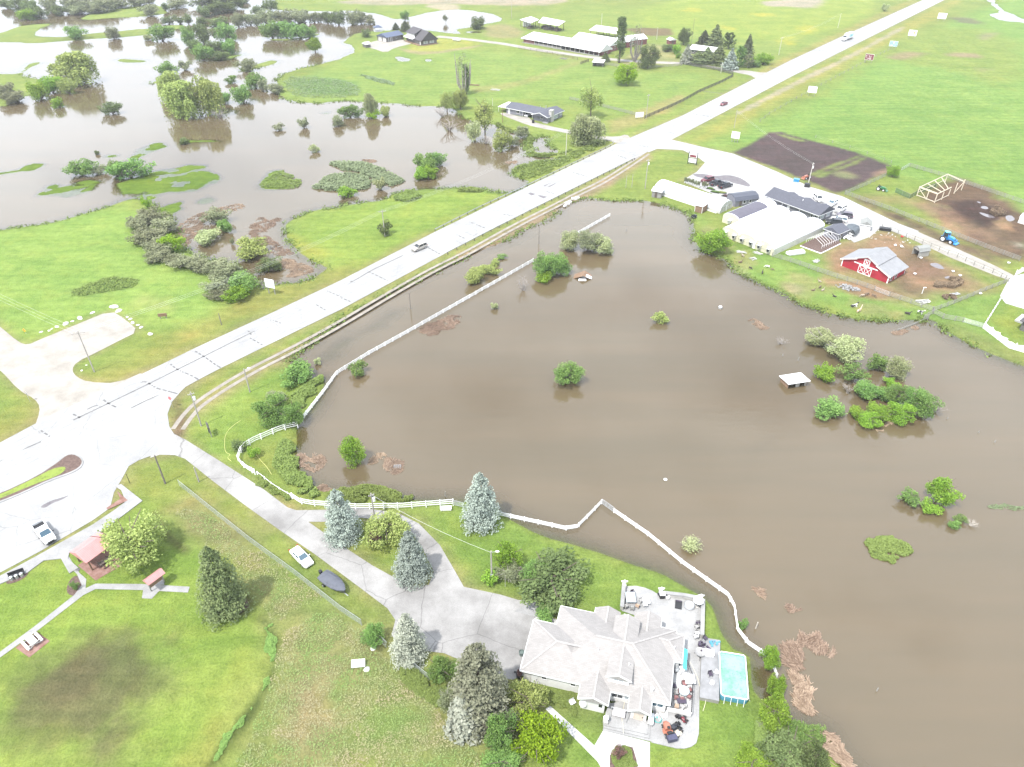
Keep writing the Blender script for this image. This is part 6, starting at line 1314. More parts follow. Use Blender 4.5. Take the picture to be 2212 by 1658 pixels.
door(A,'x',0,1.0,1.95,0,2.05,-1);window(A,'x',0,5.4,7.0,1.0,2.1,-1,mull=1);window(A,'x',-1.5,19.3,20.4,1.2,2.2,-1,mull=1);window(A,'y',23.0,3.4,6.4,.6,2.1,1,'glass_pale',mull=3);window(A,'y',23.0,8.0,9.6,1.0,2.1,1,'glass_pale',mull=1);part('porch_slab',MB().box(21,23.4,-2.8,-1.501,-.1,.18),'concrete',A);part('roof_vent',MB().tube((14.6,5.2,3.6),(14.6,5.2,4.4),.1).tube((16.9,6.2,3.2),(16.9,6.2,4.5),.2),'steel',ro)
# ---- log house group
zl=ZM(1420,60,480/2212);o17,rz17,_=frame(zl(1155,565),zl(1440,525))
Lg=thing('log_house','tall taupe house with steep dark roof and gable of big windows','house',o17,rz17)
wm=MB();gable_wall(wm,0,11.0,0.6,19,-.1,2.7,7.1,'y');wm.box(.3,5,8.6,18.6,2.3,5.0);part('wall',wm,'siding_taupe',Lg)
r_=MB();hip(r_,-.5,11.6,-.4,19.4,2.6,7.35,0,0,.2,'y');r_.extr([(-.3,4.95),(5.6,7.38),(5.6,7.56),(-.3,5.13)],8.2,19.2);ro=part('roof',r_,'shingle_brown',Lg)
part('upper_wall',MB().box(.25,.3,8.7,18.5,3.0,4.9),'siding_white',Lg);part('porch_roof',MB().slab([(-1.8,8,2.6),(.2,8,3.3),(.2,19.5,3.3),(-1.8,19.5,2.6)],.1),'metal_white',Lg);part('porch_post',MB().tube((-1.7,8.2,0),(-1.7,8.2,2.5),.09).tube((-1.7,13.5,0),(-1.7,13.5,2.5),.09).tube((-1.7,19.2,0),(-1.7,19.2,2.5),.09),'wood_dark',Lg)
for a,b in ((1.7,2.2),(2.4,3.9),(4.1,4.6),(6.0,6.5),(6.7,8.3),(8.5,9.0)):window(Lg,'x',.6,a,b,.9,2.6,-1,'glass_pale')
for a,b,z0,z1 in ((3.0,4.1,3.9,4.7),(4.35,5.4,3.9,5.9),(5.65,6.7,3.9,5.9),(6.95,8.0,3.9,4.8),(1.9,2.8,3.4,3.8),(8.2,9.1,3.4,3.8)):window(Lg,'x',.6,a,b,z0,z1,-1)
part('rake_board',MB().beam((-.5,-.42,2.55),(5.55,-.42,7.25),.08,.25).beam((11.6,-.42,2.55),(5.55,-.42,7.25),.08,.25),'wood_dark',ro);door(Lg,'y',0,1.2,2.1,0,2.1,-1);part('veranda',MB().box(-1.9,-.05,.6,19,0,.35).box(.5,11,-.9,.55,0,.3),'wood_brown',Lg)
o18,rz18,_=frame(zl(525,500),zl(830,440));ga=gbuild('garage','long low taupe garage with dark blue metal roof','garage',o18,rz18,13.0,9.4,2.7,4.5,'siding_taupe','metal_blue','x',.5,trim='wood_dark')
for x in (1.2,2.6,3.8):door(ga,'x',0,x,x+.25,.1,2.5,-1,'trim_white',False)
window(ga,'x',0,7.0,7.8,1.2,2.0,-1);door(ga,'x',0,11.5,12.6,0,2.2,-1,'wood_dark');
for y in (1.0,5.2):door(ga,'y',0,y,y+3.0,.05,2.3,-1,'plaster',False)
o19,rz19,_=frame(zl(78,580),zl(145,605));s19=gbuild('shed','small grey shed with white roof near the blue garage','shed',o19,rz19,4.6,3.0,2.0,2.9,'siding_taupe','metal_white','y',.3);
gz=thing('gazebo','blue hip roofed gazebo on posts at the water edge','gazebo',at(*zl(355,300)),R(20));part('roof',hip(MB(),-2.8,2.8,-2.2,2.2,2.6,3.7,2.2,2.2),'metal_blue',gz)
for x,y in ((-2.4,-1.8),(2.4,-1.8),(2.4,1.8),(-2.4,1.8)):part('post',MB().box(x-.1,x+.1,y-.1,y+.1,-.1,2.5),'trim_white',gz)
part('floor',MB().box(-2.6,2.6,-2,2,0,.25),'deck',gz)
# ---- farm
zq=ZM(2000,40,640/2212);o20,rz20,_=frame(zq(250,450),zq(1260,635))
Fm=thing('farm_barn','very long white roofed barn with open front bays and faded red gable','barn',o20,rz20)
wm=MB();gable_wall(wm,45,57.5,2.8,11.2,-.1,3.2,5.6,'x');wm.box(0,45,7,11.2,-.1,2.6);wm.box(0,9,.3,7,-.1,2.3);part('wall',wm,'board_faded_red',Fm)
r_=MB();hip(r_,-1.5,58.6,-.6,12,2.5,5.9,5,0);part('roof',r_,'metal_white',Fm)
fr_=MB();rnd=random.Random(3)
for k in range(15):x=9+3.45*k;fr_.box(x-.12,x+.12,.05,.3,-.1,2.4)
part('post',fr_,'wood_pale',Fm);part('knee_wall',MB().box(9,30,.1,.25,-.1,1.1),'board_grey',Fm);part('foundation',MB().box(-.5,58,-.25,.04,-.1,.45),'concrete',Fm)
ck=MB()
for k in range(60):ck.cbox((rnd.uniform(10,57),rnd.uniform(.8,5),rnd.uniform(.2,1.0)),rnd.uniform(.4,2.2),rnd.uniform(.3,1),rnd.uniform(.3,1.6),rnd.uniform(0,3))
solo('stored_junk',ck,'wood_dark','dark clutter stored under the long white roofed barn','junk',o20,rz20)
F2=thing('farm_barn','broad white roofed barn behind the long barn with red gable','barn',o20,rz20);part('wall',gable_wall(MB(),27.5,55.4,12.6,29,-.1,3.4,6.2,'x'),'board_faded_red',F2);part('roof',hip(MB(),27,56,12.1,29.6,3.4,6.5,0,0),'metal_white',F2)
for y in (15,18,21,24):window(F2,'y',55.4,y,y+1,1.2,2.3,1)
for y in (5,7.5):window(Fm,'y',57.5,y,y+.8,1.0,2.0,1)
F3=thing('farm_barn','faded red barn with white roof behind the leafy poplar','barn',o20+Matrix.Rotation(rz20,3,'Z')@Vector((47,30.5,0)),rz20);part('wall',gable_wall(MB(),0,9.5,0,9,-.1,3.4,5.0,'x'),'board_faded_red',F3);part('roof',hip(MB(),-.4,10,-.5,9.5,3.4,5.2,0,0),'metal_white',F3)
for y in (2,3.6,5.2):window(F3,'y',9.5,y,y+1,1.0,2.2,1)
F4=gbuild('farm_barn','small faded red barn farthest right of the farm buildings','barn',at(*zq(1690,500)),R(28),13.5,9,3.2,5.2,'board_faded_red','metal_white','x',.4,trim=None);door(F4,'x',0,9.5,10.7,0,2.2,-1,'wood_dark');
def poleshed(label,pts,front,back,m,clutter,seed):
 th=thing('pole_shed',label,'shed');q=[at(*p,z) for p,z in zip(pts,(front,back,back,front))]
 part('roof',MB().slab([q[0],q[3],q[2],q[1]],.2),m,th);P_=MB()
 for a,b_ in ((0,3),(1,2)):
  for f in (.04,.35,.65,.96):p=q[a].lerp(q[b_],f);c=(q[0]+q[2])/2;p=p.lerp(c,.05);P_.box(p.x-.16,p.x+.16,p.y-.16,p.y+.16,-.1,p.z-.2)
 part('post',P_,'wood_dark',th);rs=random.Random(seed);ck=MB();z0=sum((v.xy for v in q),Vector((0,0)))/4
 for k in range(clutter):u,v=rs.uniform(.1,.9),rs.uniform(.1,.8);p=(q[0].lerp(q[3],u)).lerp(q[1].lerp(q[2],u),v);ck.cbox((p.x,p.y,rs.uniform(.3,1.1)),rs.uniform(.6,2.6),rs.uniform(.5,1.4),rs.uniform(.4,1.9),rs.uniform(0,3))
 if clutter:part('stored_clutter',ck,'wood_dark',th)
 return th
s1_=poleshed('square white roofed pole shed at the left of the far farm',[zq(*p) for p in ((205,132),(355,90),(465,132),(350,182))],4.2,5.2,'metal_white',10,1)
pb=at(*zq(300,235));solo('trailer_box',MB().box(-2.5,2.5,-1.2,1.2,.5,3.2).box(-2.55,2.55,-1.25,1.25,3.2,3.3),'metal_white','white box trailer parked under the square pole shed','trailer',pb,R(15))
poleshed('long white roofed pole shed full of dark farm clutter',[zq(*p) for p in ((455,172),(520,97),(828,155),(735,217))],4.0,5.6,'metal_white',40,2)
poleshed('rusty white open shed behind the broad barn',[zq(*p) for p in ((1150,275),(1250,205),(1548,248),(1530,328))],3.5,5.2,'metal_white_rust',0,3)
o21=at(*ZM(2660,100,480/2212)(330,520));wh=gbuild('house','low house with white metal roof hidden among the conifers','house',o21,R(-35),15,9,2.6,4.2,'siding_taupe','metal_white','x',.7);window(wh,'x',0,1,2.5,1,2,-1)
o22=at(*T(1,0,2128,292));rs2=gbuild('shed','tiny red shed near the dark round tree at the far farm','shed',o22,R(20),4.2,4,2.6,3.6,'board_faded_red','metal_white','y',.3);door(rs2,'x',0,1.5,2.6,0,2,-1,'wood_dark')
o23=at(*T(1,0,1628,432));fs_=thing('field_shelter','small white roofed open shelter at the paddock fence','shelter',o23,R(-20));part('roof',MB().slab([(-.4,-.5,2.3),(6,-.5,2.3),(6,4.5,3.0),(-.4,4.5,3.0)],.14),'metal_white',fs_);part('wall',MB().box(0,.12,0,4,-.1,2.3).box(0.121,5.6,3.9,4,-.1,2.75),'board_grey',fs_);part('post',MB().box(2.7,2.85,0,.15,-.1,2.2).box(5.5,5.65,0,.15,-.1,2.2),'wood_grey',fs_)
# ---- drowned shelter, sunken roof
o24,rz24,L24=frame(T(2,1,678,862),T(2,1,800,843),WL)
ds=thing('flooded_shelter','white topped three sided stock shelter standing in the flood','shelter',o24,rz24)
part('roof',MB().slab([(-.35,-.5,1.55),(L24+.35,-.5,1.55),(L24+.35,3.2,1.25),(-.35,3.2,1.25)],.16),'trim_white',ds);part('wall',MB().box(0,.1,0,2.9,-1,1.3).box(L24-.1,L24,0,2.9,-1,1.3).box(.101,L24-.101,2.8,2.9,-1,1.2),'wood_brown',ds);part('front_panel',MB().box(L24*.42,L24*.62,0,.1,-1,1.4).box(L24-.5,L24-.1,-.001,.1,-1,1.4).box(0.1,.5,-.001,.1,.9,1.4),'wood_grey',ds)
o25=at(*T(1,1,1560,150),WL);sr=thing('sunken_roof','wrecked brown shed roof tilting out of the flood by the thicket','wreck',o25,R(-8))
part('roof',MB().slab([(-2.6,-.2,-.1),(.3,-.8,1.3),(.6,2.3,1.3),(-2.4,2.4,-.1)],.12).slab([(.3,-.8,1.32),(2.5,-.3,.1),(2.5,2.3,.1),(.6,2.3,1.32)],.1),'wood_brown',sr);part('panel',MB().slab([(1.0,-.6,.95),(2.6,-.2,.15),(2.6,1.2,.15),(1.0,1.2,.95)],.05).slab([(-.9,-1.5,.1),(1.2,-1.2,.12),(1.1,-.5,.25),(-.9,-.6,.25)],.08),'trim_white',sr)
# ---- park shelter and sign kiosk
zk=ZM(260,2120,520/2212)
o26=at(*zk(560,640));o26,rz26,_=frame(zk(480,640),zk(800,400))
pv=thing('pavilion','small red metal roofed picnic pavilion half under the willow','pavilion',o26+Vector((0,0,0)),rz26)
part('roof',hip(MB(),-.3,4.6,.2,4.6,2.5,3.5,0,0,.1,'x'),'metal_red',pv)
for x,y in ((.2,.7),(4.1,.7),(4.1,4.1),(.2,4.1)):part('post',MB().box(x-.1,x+.1,y-.1,y+.1,0,2.45),'wood_brown',pv)
pt=thing('picnic_table','dark brown picnic table sticking out from the red roofed pavilion','table',o26+Matrix.Rotation(rz26,3,'Z')@Vector((2.1,.0,0)),rz26)
def picnic(root,mt,mseat):
 part('table_top',MB().box(-.95,.95,-.38,.38,.72,.78),mt,root)
 for y in (-.75,.75):part('bench',MB().box(-.95,.95,y-.15,y+.15,.43,.49),mseat,root)
 part('leg',MB().beam((-.7,-.85,0),(-.7,.85,.72),.09).beam((-.7,.85,0),(-.7,-.85,.72),.09).beam((.7,-.85,0),(.7,.85,.72),.09).beam((.7,.85,0),(.7,-.85,.72),.09),mt,root)
picnic(pt,'wood_dark','wood_brown')
o27=at(*T(0,2,212,850));p2=thing('picnic_table','pale concrete picnic table on a square brick pad','table',o27,R(-36));picnic(p2,'plaster','plaster');p2.scale=(1.25,1.25,1.1)
o28=at(*zk(1440,960));ks=thing('kiosk','red roofed notice kiosk astride the concrete park path','kiosk',o28,R(55))
part('roof',hip(MB(),-.2,2.7,-.8,.8,2.35,2.95,0,0,.08,'x'),'metal_red',ks)
for x in (.1,2.3):part('post',MB().box(x-.08,x+.08,-.08,.08,0,2.5),'wood_grey',ks)
part('notice_board',MB().box(.18,2.22,-.05,.05,.8,2.1),'wood_brown',ks)
mh=at(*zk(205,590));struct('manhole_cover',MB().lathe([(.34,0),(.34,.02)],(mh.x,mh.y,.055),20),'tar')
# ================================================================ vehicles
def paintmat(name,c,rough=.3):return mat(name,c,rough,.03,.5,coat=.4)
paintmat('paint_white',(.70,.70,.70));paintmat('paint_black',(.022,.024,.032));paintmat('paint_maroon',(.10,.012,.02));paintmat('paint_charcoal',(.045,.045,.055));paintmat('paint_plum',(.06,.045,.065));paintmat('paint_silver',(.34,.32,.285));paintmat('paint_red',(.13,.012,.022));paintmat('paint_blue',(.02,.20,.52));paintmat('paint_sky',(.12,.45,.55));paintmat('paint_green',(.02,.14,.04));paintmat('paint_orange',(.34,.13,.085))
mat('lamp_clear',(.75,.75,.72),.15,.02);mat('lamp_red',(.35,.02,.02),.3,.05);mat('hub',(.40,.40,.41),.4,.1,3,.5)
def wheel(root,x,y,r,w,hub='hub'):
 s=1 if y>0 else -1
 a=part('wheel',MB().lathe([(r*.6,-w/2),(r*.94,-w/2),(r,-w*.3),(r,w*.3),(r*.94,w/2),(r*.6,w/2)],(0,0,0),16),'rubber',root,loc=(x,y,r));a.rotation_euler=(math.pi/2,0,0)
 part('rim',MB().lathe([(r*.62,-w*.53),(r*.62,w*.53),(r*.25,w*.56)] if s<0 else [(r*.25,-w*.56),(r*.62,-w*.53),(r*.62,w*.53)],(0,0,0),12),hub,a)
 return a
def ring(x,hw,zb,zt,sh=.12):
 return [(x,-hw*.96,zb),(x,-hw,zb+(zt-zb)*.35),(x,-hw*.97,zt-sh),(x,-hw*.86,zt),(x,hw*.86,zt),(x,hw*.97,zt-sh),(x,hw,zb+(zt-zb)*.35),(x,hw*.96,zb)]
SPEC=dict(
 sedan=dict(L=4.7,W=1.82,r=.33,st=[(-2.35,.45,.72,.70),(-2.2,.30,.95,.84),(-1.5,.27,.98,.91),(0,.25,.96,.91),(1.1,.26,.94,.91),(1.9,.28,.82,.88),(2.3,.35,.66,.76),(2.36,.42,.58,.66)],cab=[(-1.75,.97,.80),(-1.05,1.42,.62),(.25,1.44,.63),(1.15,.94,.80)],ax=1.40),
 suv=dict(L=4.9,W=1.95,r=.38,st=[(-2.45,.5,1.0,.86),(-2.38,.36,1.12,.94),(-1.5,.32,1.14,.97),(0,.30,1.12,.97),(1.1,.32,1.10,.97),(1.9,.34,1.03,.94),(2.38,.42,.86,.84),(2.45,.5,.74,.76)],cab=[(-2.36,1.12,.90),(-2.1,1.72,.75),(.35,1.76,.76),(1.15,1.10,.88)],ax=1.45),
 pickup=dict(L=5.8,W=2.0,r=.41,st=[(-.62,.36,1.15,.98),(.4,.34,1.14,.98),(1.5,.36,1.13,.98),(2.5,.38,1.06,.95),(2.86,.44,.9,.88),(2.92,.5,.78,.80)],cab=[(-.60,1.14,.90),(-.38,1.82,.74),(.85,1.84,.75),(1.62,1.13,.88)],ax=1.85))
def vehicle(kind,paint,label,cat,a,b,name,hub='hub',glass='glass_dark',mid=True,z=0.0,group=None):
 p,rz,L=frame(a,b,z);S=SPEC[kind];c=(at(*a,z)+at(*b,z))/2;c.z=z+.05
 t=thing(name,label,cat,c,rz,group)
 bd=MB();bd.loft([ring(x,hw,zb,zt) for x,zb,zt,hw in S['st']])
 if kind=='pickup':
  bd.box(-2.88,-.62,-.97,.97,.45,.62);bd.box(-2.88,-.62,-.98,-.84,.62,1.13).box(-2.88,-.62,.84,.98,.62,1.13).box(-2.9,-2.78,-.84,.84,.55,1.1)
  part('bed_liner',MB().box(-2.77,-.63,-.83,.83,.621,.68),'black',t)
 part('body',bd,paint,t,smoothed=False)
 (x0,z0,w0),(x1,z1,w1),(x2,z2,w2),(x3,z3,w3)=S['cab']
 g=MB();g.add([(x0,-w0,z0-.06),(x3,-w3,z3-.06),(x3,w3,z3-.06),(x0,w0,z0-.06),(x1,-w1,z1-.03),(x2,-w2,z2-.03),(x2,w2,z2-.03),(x1,w1,z1-.03)],[(0,1,5,4),(1,2,6,5),(2,3,7,6),(3,0,4,7),(4,5,6,7),(3,2,1,0)]);part('window_glass',g,glass,t)
 r=MB();r.loft([[(x,-w,zz-.05),(x,-w*.97,zz+.01),(x,w*.97,zz+.01),(x,w,zz-.05)] for x,w,zz in ((x1-.04,w1,z1-.02),(x1+.15,w1+.04,z1+.01),((x1+x2)/2,w1+.05,(z1+z2)/2+.03),(x2-.1,w2+.04,z2+.0),(x2+.06,w2,z2-.03))])
 for s in (-1,1):
  r.beam((x0+.02,s*(w0-.02),z0-.05),(x1,s*w1,z1-.03),.13,.09);r.beam((x3-.03,s*(w3-.02),z3-.05),(x2,s*w2,z2-.03),.09,.07);xm=(x1+x2)/2-.05;r.beam((xm,s*(w0+.01),z0-.05),(xm,s*(w1+.02),z1-.03),.1,.06);r.beam((x1,s*w1,z1-.02),(x2,s*w2,z2-.02),.08,.07)
 part('roof',r,paint,t)
 ax=S['ax'];hw=S['W']/2
 for x in (-ax,ax):
  for y in (-hw+.11,hw-.11):wheel(t,x,y,S['r'],.22,hub)
 xf=S['st'][-1][0];xr=-S['L']/2;zl=S['st'][-1][2]
 for s in (-1,1):
  part('headlight',MB().cbox((xf-.10,s*hw*.68,zl-.0),.22,.34,.15),'lamp_clear',t);part('taillight',MB().cbox((xr+.0,s*hw*.84,.86),.12,.2,.3),'lamp_red',t);part('mirror',MB().cbox((x3-.25,s*(hw+.09),z3+.05),.12,.2,.16),'black' if kind!='sedan' else paint,t)
 part('grille',MB().cbox((xf-.0,0,zl-.13),.1,hw*1.0,.2),'black',t);part('bumper',MB().cbox((xf+.0,0,.42),.16,hw*1.6,.16),'black' if kind=='pickup' else paint,t)
 return t
vehicle('suv','paint_silver','tan silver car driving toward the viewer on the highway bridge stretch','car',T(1,0,548,1600),T(1,0,462,1636),'suv_car')
vehicle('sedan','paint_red','dark red car alone on the far highway past the junction','car',T(2,0,287,674),T(2,0,243,692),'car')
vehicle('pickup','paint_white','white pickup truck parked at the park kerb','pickup truck',T(0,2,252,100),T(0,2,340,212),'pickup_truck',glass='glass_blue')
vehicle('sedan','paint_white','white sedan parked on the grass beside the wire fence','car',T(0,2,1908,262),T(0,2,2008,362),'car',glass='glass_blue')
GC='cars parked at the garden shop'
vehicle('suv','paint_maroon','dark maroon car beside two dark pickups at the greenhouse lot','car',zz(640,165),zz(470,205),'suv_car',group=GC)
vehicle('pickup','paint_charcoal','dark pickup between the maroon car and the other pickup','pickup truck',zz(635,265),zz(805,220),'pickup_truck',group=GC)
vehicle('pickup','paint_black','dark pickup nearest the gambrel garden shed','pickup truck',zz(785,320),zz(985,262),'pickup_truck',group=GC)
vehicle('suv','paint_white','white car hidden behind the dark shop roof, upper one','car',y5(1075,318),y5(1130,370),'suv_car',group=GC)
vehicle('suv','paint_white','white car with open glass behind the right end of the shop roof','car',y5(1400,400),y5(1305,465),'suv_car',glass='glass_blue',group=GC)
vehicle('suv','paint_white','white car parked nose toward the right end of the shop','car',y5(1575,500),y5(1430,575),'suv_car',group=GC)
vehicle('suv','paint_plum','dark plum car between two white cars beside the shop','car',y5(1690,665),y5(1465,640),'suv_car',group=GC)
vehicle('suv','paint_white','white car between the plum and black cars beside the shop','car',y5(1590,745),y5(1365,715),'suv_car',glass='glass_blue',group=GC)
vehicle('suv','paint_black','glossy black car closest to the wide greenhouse','car',y5(1490,785),y5(1285,765),'suv_car',group=GC)
vehicle('sedan','paint_white','white car parked inside the ranch house carport','car',zc(850,420),zc(805,462),'car')
# box truck
p,rz,L=frame(T(2,0,1108,246),T(2,0,1022,276));c=(at(*T(2,0,1108,246))+at(*T(2,0,1022,276)))/2;c.z=.05
bt_=thing('box_truck','white box truck with pale blue markings on the far highway','truck',c,rz)
part('cargo_box',MB().box(-6.2,3.0,-1.25,1.25,1.1,4.0),'paint_white',bt_);part('cab',MB().loft([ring(x,hw,zb,zt,.2) for x,zb,zt,hw in ((3.2,.6,3.3,1.15),(4.4,.6,3.2,1.15),(4.9,.6,2.1,1.1),(6.2,.6,1.75,.95),(6.5,.7,1.5,.85))]),'paint_white',bt_);part('windshield',MB().add([(4.5,-.98,3.05),(4.5,.98,3.05),(5.02,1.0,2.12),(5.02,-1.0,2.12)],[(0,1,2,3)]),'glass_dark',bt_);part('decal',MB().box(-4.5,.5,1.251,1.265,1.7,3.2).box(-4.5,.5,-1.265,-1.251,1.7,3.2),mat('decal_blue',(.25,.46,.52),.5,.5,.4),bt_);part('chassis',MB().box(-6,5.5,-.5,.5,.6,1.05),'black',bt_)
for x in (-4.6,-3.4,5.2):
 for y in (-1.0,1.0):wheel(bt_,x,y,.5,.3)
# covered boat
pb_,rz,L=frame((699,1250),(744,1284));bo=thing('boat','motor boat under a dark grey cover parked beside the wire fence','boat',pb_,rz)
hull=[[(x,-w,z1),(x,-w*.6,.55),(x,0,.45),(x,w*.6,.55),(x,w,z1)] for x,w,z1 in ((0,1.0,1.1),(1.5,1.12,1.12),(3,1.05,1.15),(4.3,.7,1.2),(5.2,.12,1.28))]
part('hull',MB().loft(hull),'paint_charcoal',bo);cv=[[(x,-w*1.03,z1-.15),(x,-w*1.04,z1+.04),(x,-w*.5,z1+h),(x,0,z1+h*1.2),(x,w*.5,z1+h),(x,w*1.04,z1+.04),(x,w*1.03,z1-.15)] for x,w,z1,h in ((-.05,1.0,1.1,.2),(.8,1.1,1.12,.35),(2.2,1.12,1.14,.6),(3.2,1.02,1.16,.3),(4.3,.72,1.2,.18),(5.25,.14,1.28,.05))]
part('cover',MB().loft(cv),mat('boat_cover',(.075,.08,.098),.8,.2,2,bump=.4),bo);ob=part('outboard_motor',MB().loft([[(x,-w,z0),(x,w,z0),(x,w,z1),(x,-w,z1)] for x,w,z0,z1 in ((-.75,.18,1.0,1.5),(-.5,.24,.95,1.6),(-.2,.2,.95,1.5))]).box(-.55,-.35,-.08,.08,.2,1.0),'black',bo)
part('trailer',MB().box(.2,5.8,-.06,.06,.3,.4).box(1.2,1.3,-1.05,1.05,.3,.4),'steel',bo)
for y in (-1.08,1.08):wheel(bo,1.25,y,.3,.18)
# tractors
def tractor(label,paint,cabp,a,b,cab=True,sc_=1.0,hub='trim_white',loader=True,cat='tractor'):
 p,rz,L=frame(a,b);c=(at(*a)+at(*b))/2;t=thing('tractor',label,cat,c,rz);t.scale=(sc_,)*3
 part('hood',MB().loft([[(x,-w,z0),(x,-w,z1-.1),(x,-w*.7,z1),(x,w*.7,z1),(x,w,z1-.1),(x,w,z0)] for x,w,z0,z1 in ((.1,.42,.7,1.7),(1.2,.42,.7,1.6),(1.75,.36,.75,1.45))]),paint,t);part('fender',MB().box(-1.35,-.15,-.95,-.55,1.25,1.4).box(-1.35,-.15,.55,.95,1.25,1.4).box(-1.2,.1,-.5,.5,.6,1.2),paint,t);part('chassis',MB().box(-1.2,1.6,-.25,.25,.45,.75),'black',t)
 for y in (-.82,.82):wheel(t,-.75,y,.78,.45,hub)
 for y in (-.72,.72):wheel(t,1.25,y,.5,.32,hub)
 if cab:
  part('cab_glass',MB().add([(-1.1,-.62,1.3),(.15,-.62,1.3),(.15,.62,1.3),(-1.1,.62,1.3),(-1.0,-.58,2.4),(.05,-.58,2.4),(.05,.58,2.4),(-1.0,.58,2.4)],[(0,1,5,4),(1,2,6,5),(2,3,7,6),(3,0,4,7),(4,5,6,7)]),'glass_dark',t);f=MB()
  for x,y in ((-1.1,-.62),(.15,-.62),(.15,.62),(-1.1,.62)):f.beam((x,y,1.3),(x*.93,y*.93,2.42),.08)
  part('cab_frame',f,paint,t);part('cab_roof',MB().lathe([(.55,0),(.78,.04),(.78,.14),(.6,.2)],(-.47,0,2.42),4,1.1,1.0),cabp,t).rotation_euler=(0,0,0)
 else:part('seat',MB().box(-.75,-.3,-.25,.25,1.2,1.32).box(-.8,-.7,-.25,.25,1.3,1.75),'black',t);part('roll_bar',MB().path([(-1,-.5,1.2),(-1,-.5,2.2),(-1,.5,2.2),(-1,.5,1.2)],.05),'black',t);part('steering_wheel',MB().lathe([(.2,0),(.2,.03)],(.0,0,1.75),10),'black',t)
 if loader:part('loader',MB().beam((.2,-.6,1.3),(2.1,-.6,.9),.12,.18).beam((.2,.6,1.3),(2.1,.6,.9),.12,.18).extr([(2.05,.25),(2.75,.2),(2.8,.3),(2.2,.45),(2.15,1.0),(2.05,1.0)],-.95,.95),paint,t)
 return t
tractor('bright blue tractor with pale blue cab roof beside the farm lane fence','paint_blue','paint_sky',zf(615,1505),zf(830,1580),True,1.15)
tractor('green tractor on the grass below the ploughed field','paint_green','paint_green',T(2,0,1250,1228),T(2,0,1312,1242),False,.85)
tractor('orange tractor parked at the ploughed field corner by a white pole','paint_orange','paint_orange',T(2,0,822,1155),T(2,0,785,1163),False,.8)
# mowers and quads by the house
zp=ZM(2380,2280,.2171);zp2=ZM(2260,2620,.27125)
def mower(label,body,a,b,bag=True,name='riding_mower',cat='mower',s=1.0):
 p,rz,L=frame(a,b);c=(at(*a)+at(*b))/2;c.z=.1;t=thing(name,label,cat,c,rz);t.scale=(s,)*3
 part('hood',MB().loft([[(x,-w,.3),(x,-w,z1-.08),(x,-w*.6,z1),(x,w*.6,z1),(x,w,z1-.08),(x,w,.3)] for x,w,z1 in ((.1,.3,.8),(.7,.34,.78),(1.0,.22,.62))]),body,t);part('deck',MB().lathe([(.55,.15),(.6,.2),(.5,.3)],(.1,0,0),12,1.0,.95),body,t);part('seat',MB().box(-.5,-.1,-.25,.25,.5,.6).box(-.55,-.45,-.25,.25,.6,.95),'black',t);part('steering_wheel',MB().lathe([(.17,0),(.17,.03)],(.12,0,.92),10),'black',t)
 if bag:part('grass_bag',MB().box(-1.15,-.58,-.5,.5,.35,.85),mat('bag_navy',(.05,.05,.085),.8,.2),t)
 for y in (-.42,.42):wheel(t,-.35,y,.24,.2);wheel(t,.75,y*.85,.18,.13)
 return t
mower('orange riding mower with dark rear grass bag on the patio','paint_orange',zp2(1460,1150),zp2(1385,965),True,s=1.25)
mower('tan and cream ride on buggy beside the orange mower','door_tan',zp2(1600,1010),zp2(1560,1080),False,'ride_on_buggy','buggy',.8)
mower('small black and white machine beside the orange mower','paint_black',zp2(1590,940),zp2(1480,1000),False,'quad_bike','quad',.9)
mower('red black garden machine under the deck wall','paint_red',zp2(1690,900),zp2(1650,870),False,'quad_bike','quad',.6)
pq=at(*zz(305,845));mower('black quad with a hose by the flood edge near the brown shed','paint_black',zz(265,855),zz(350,835),False,'quad_bike','quad',1.1)
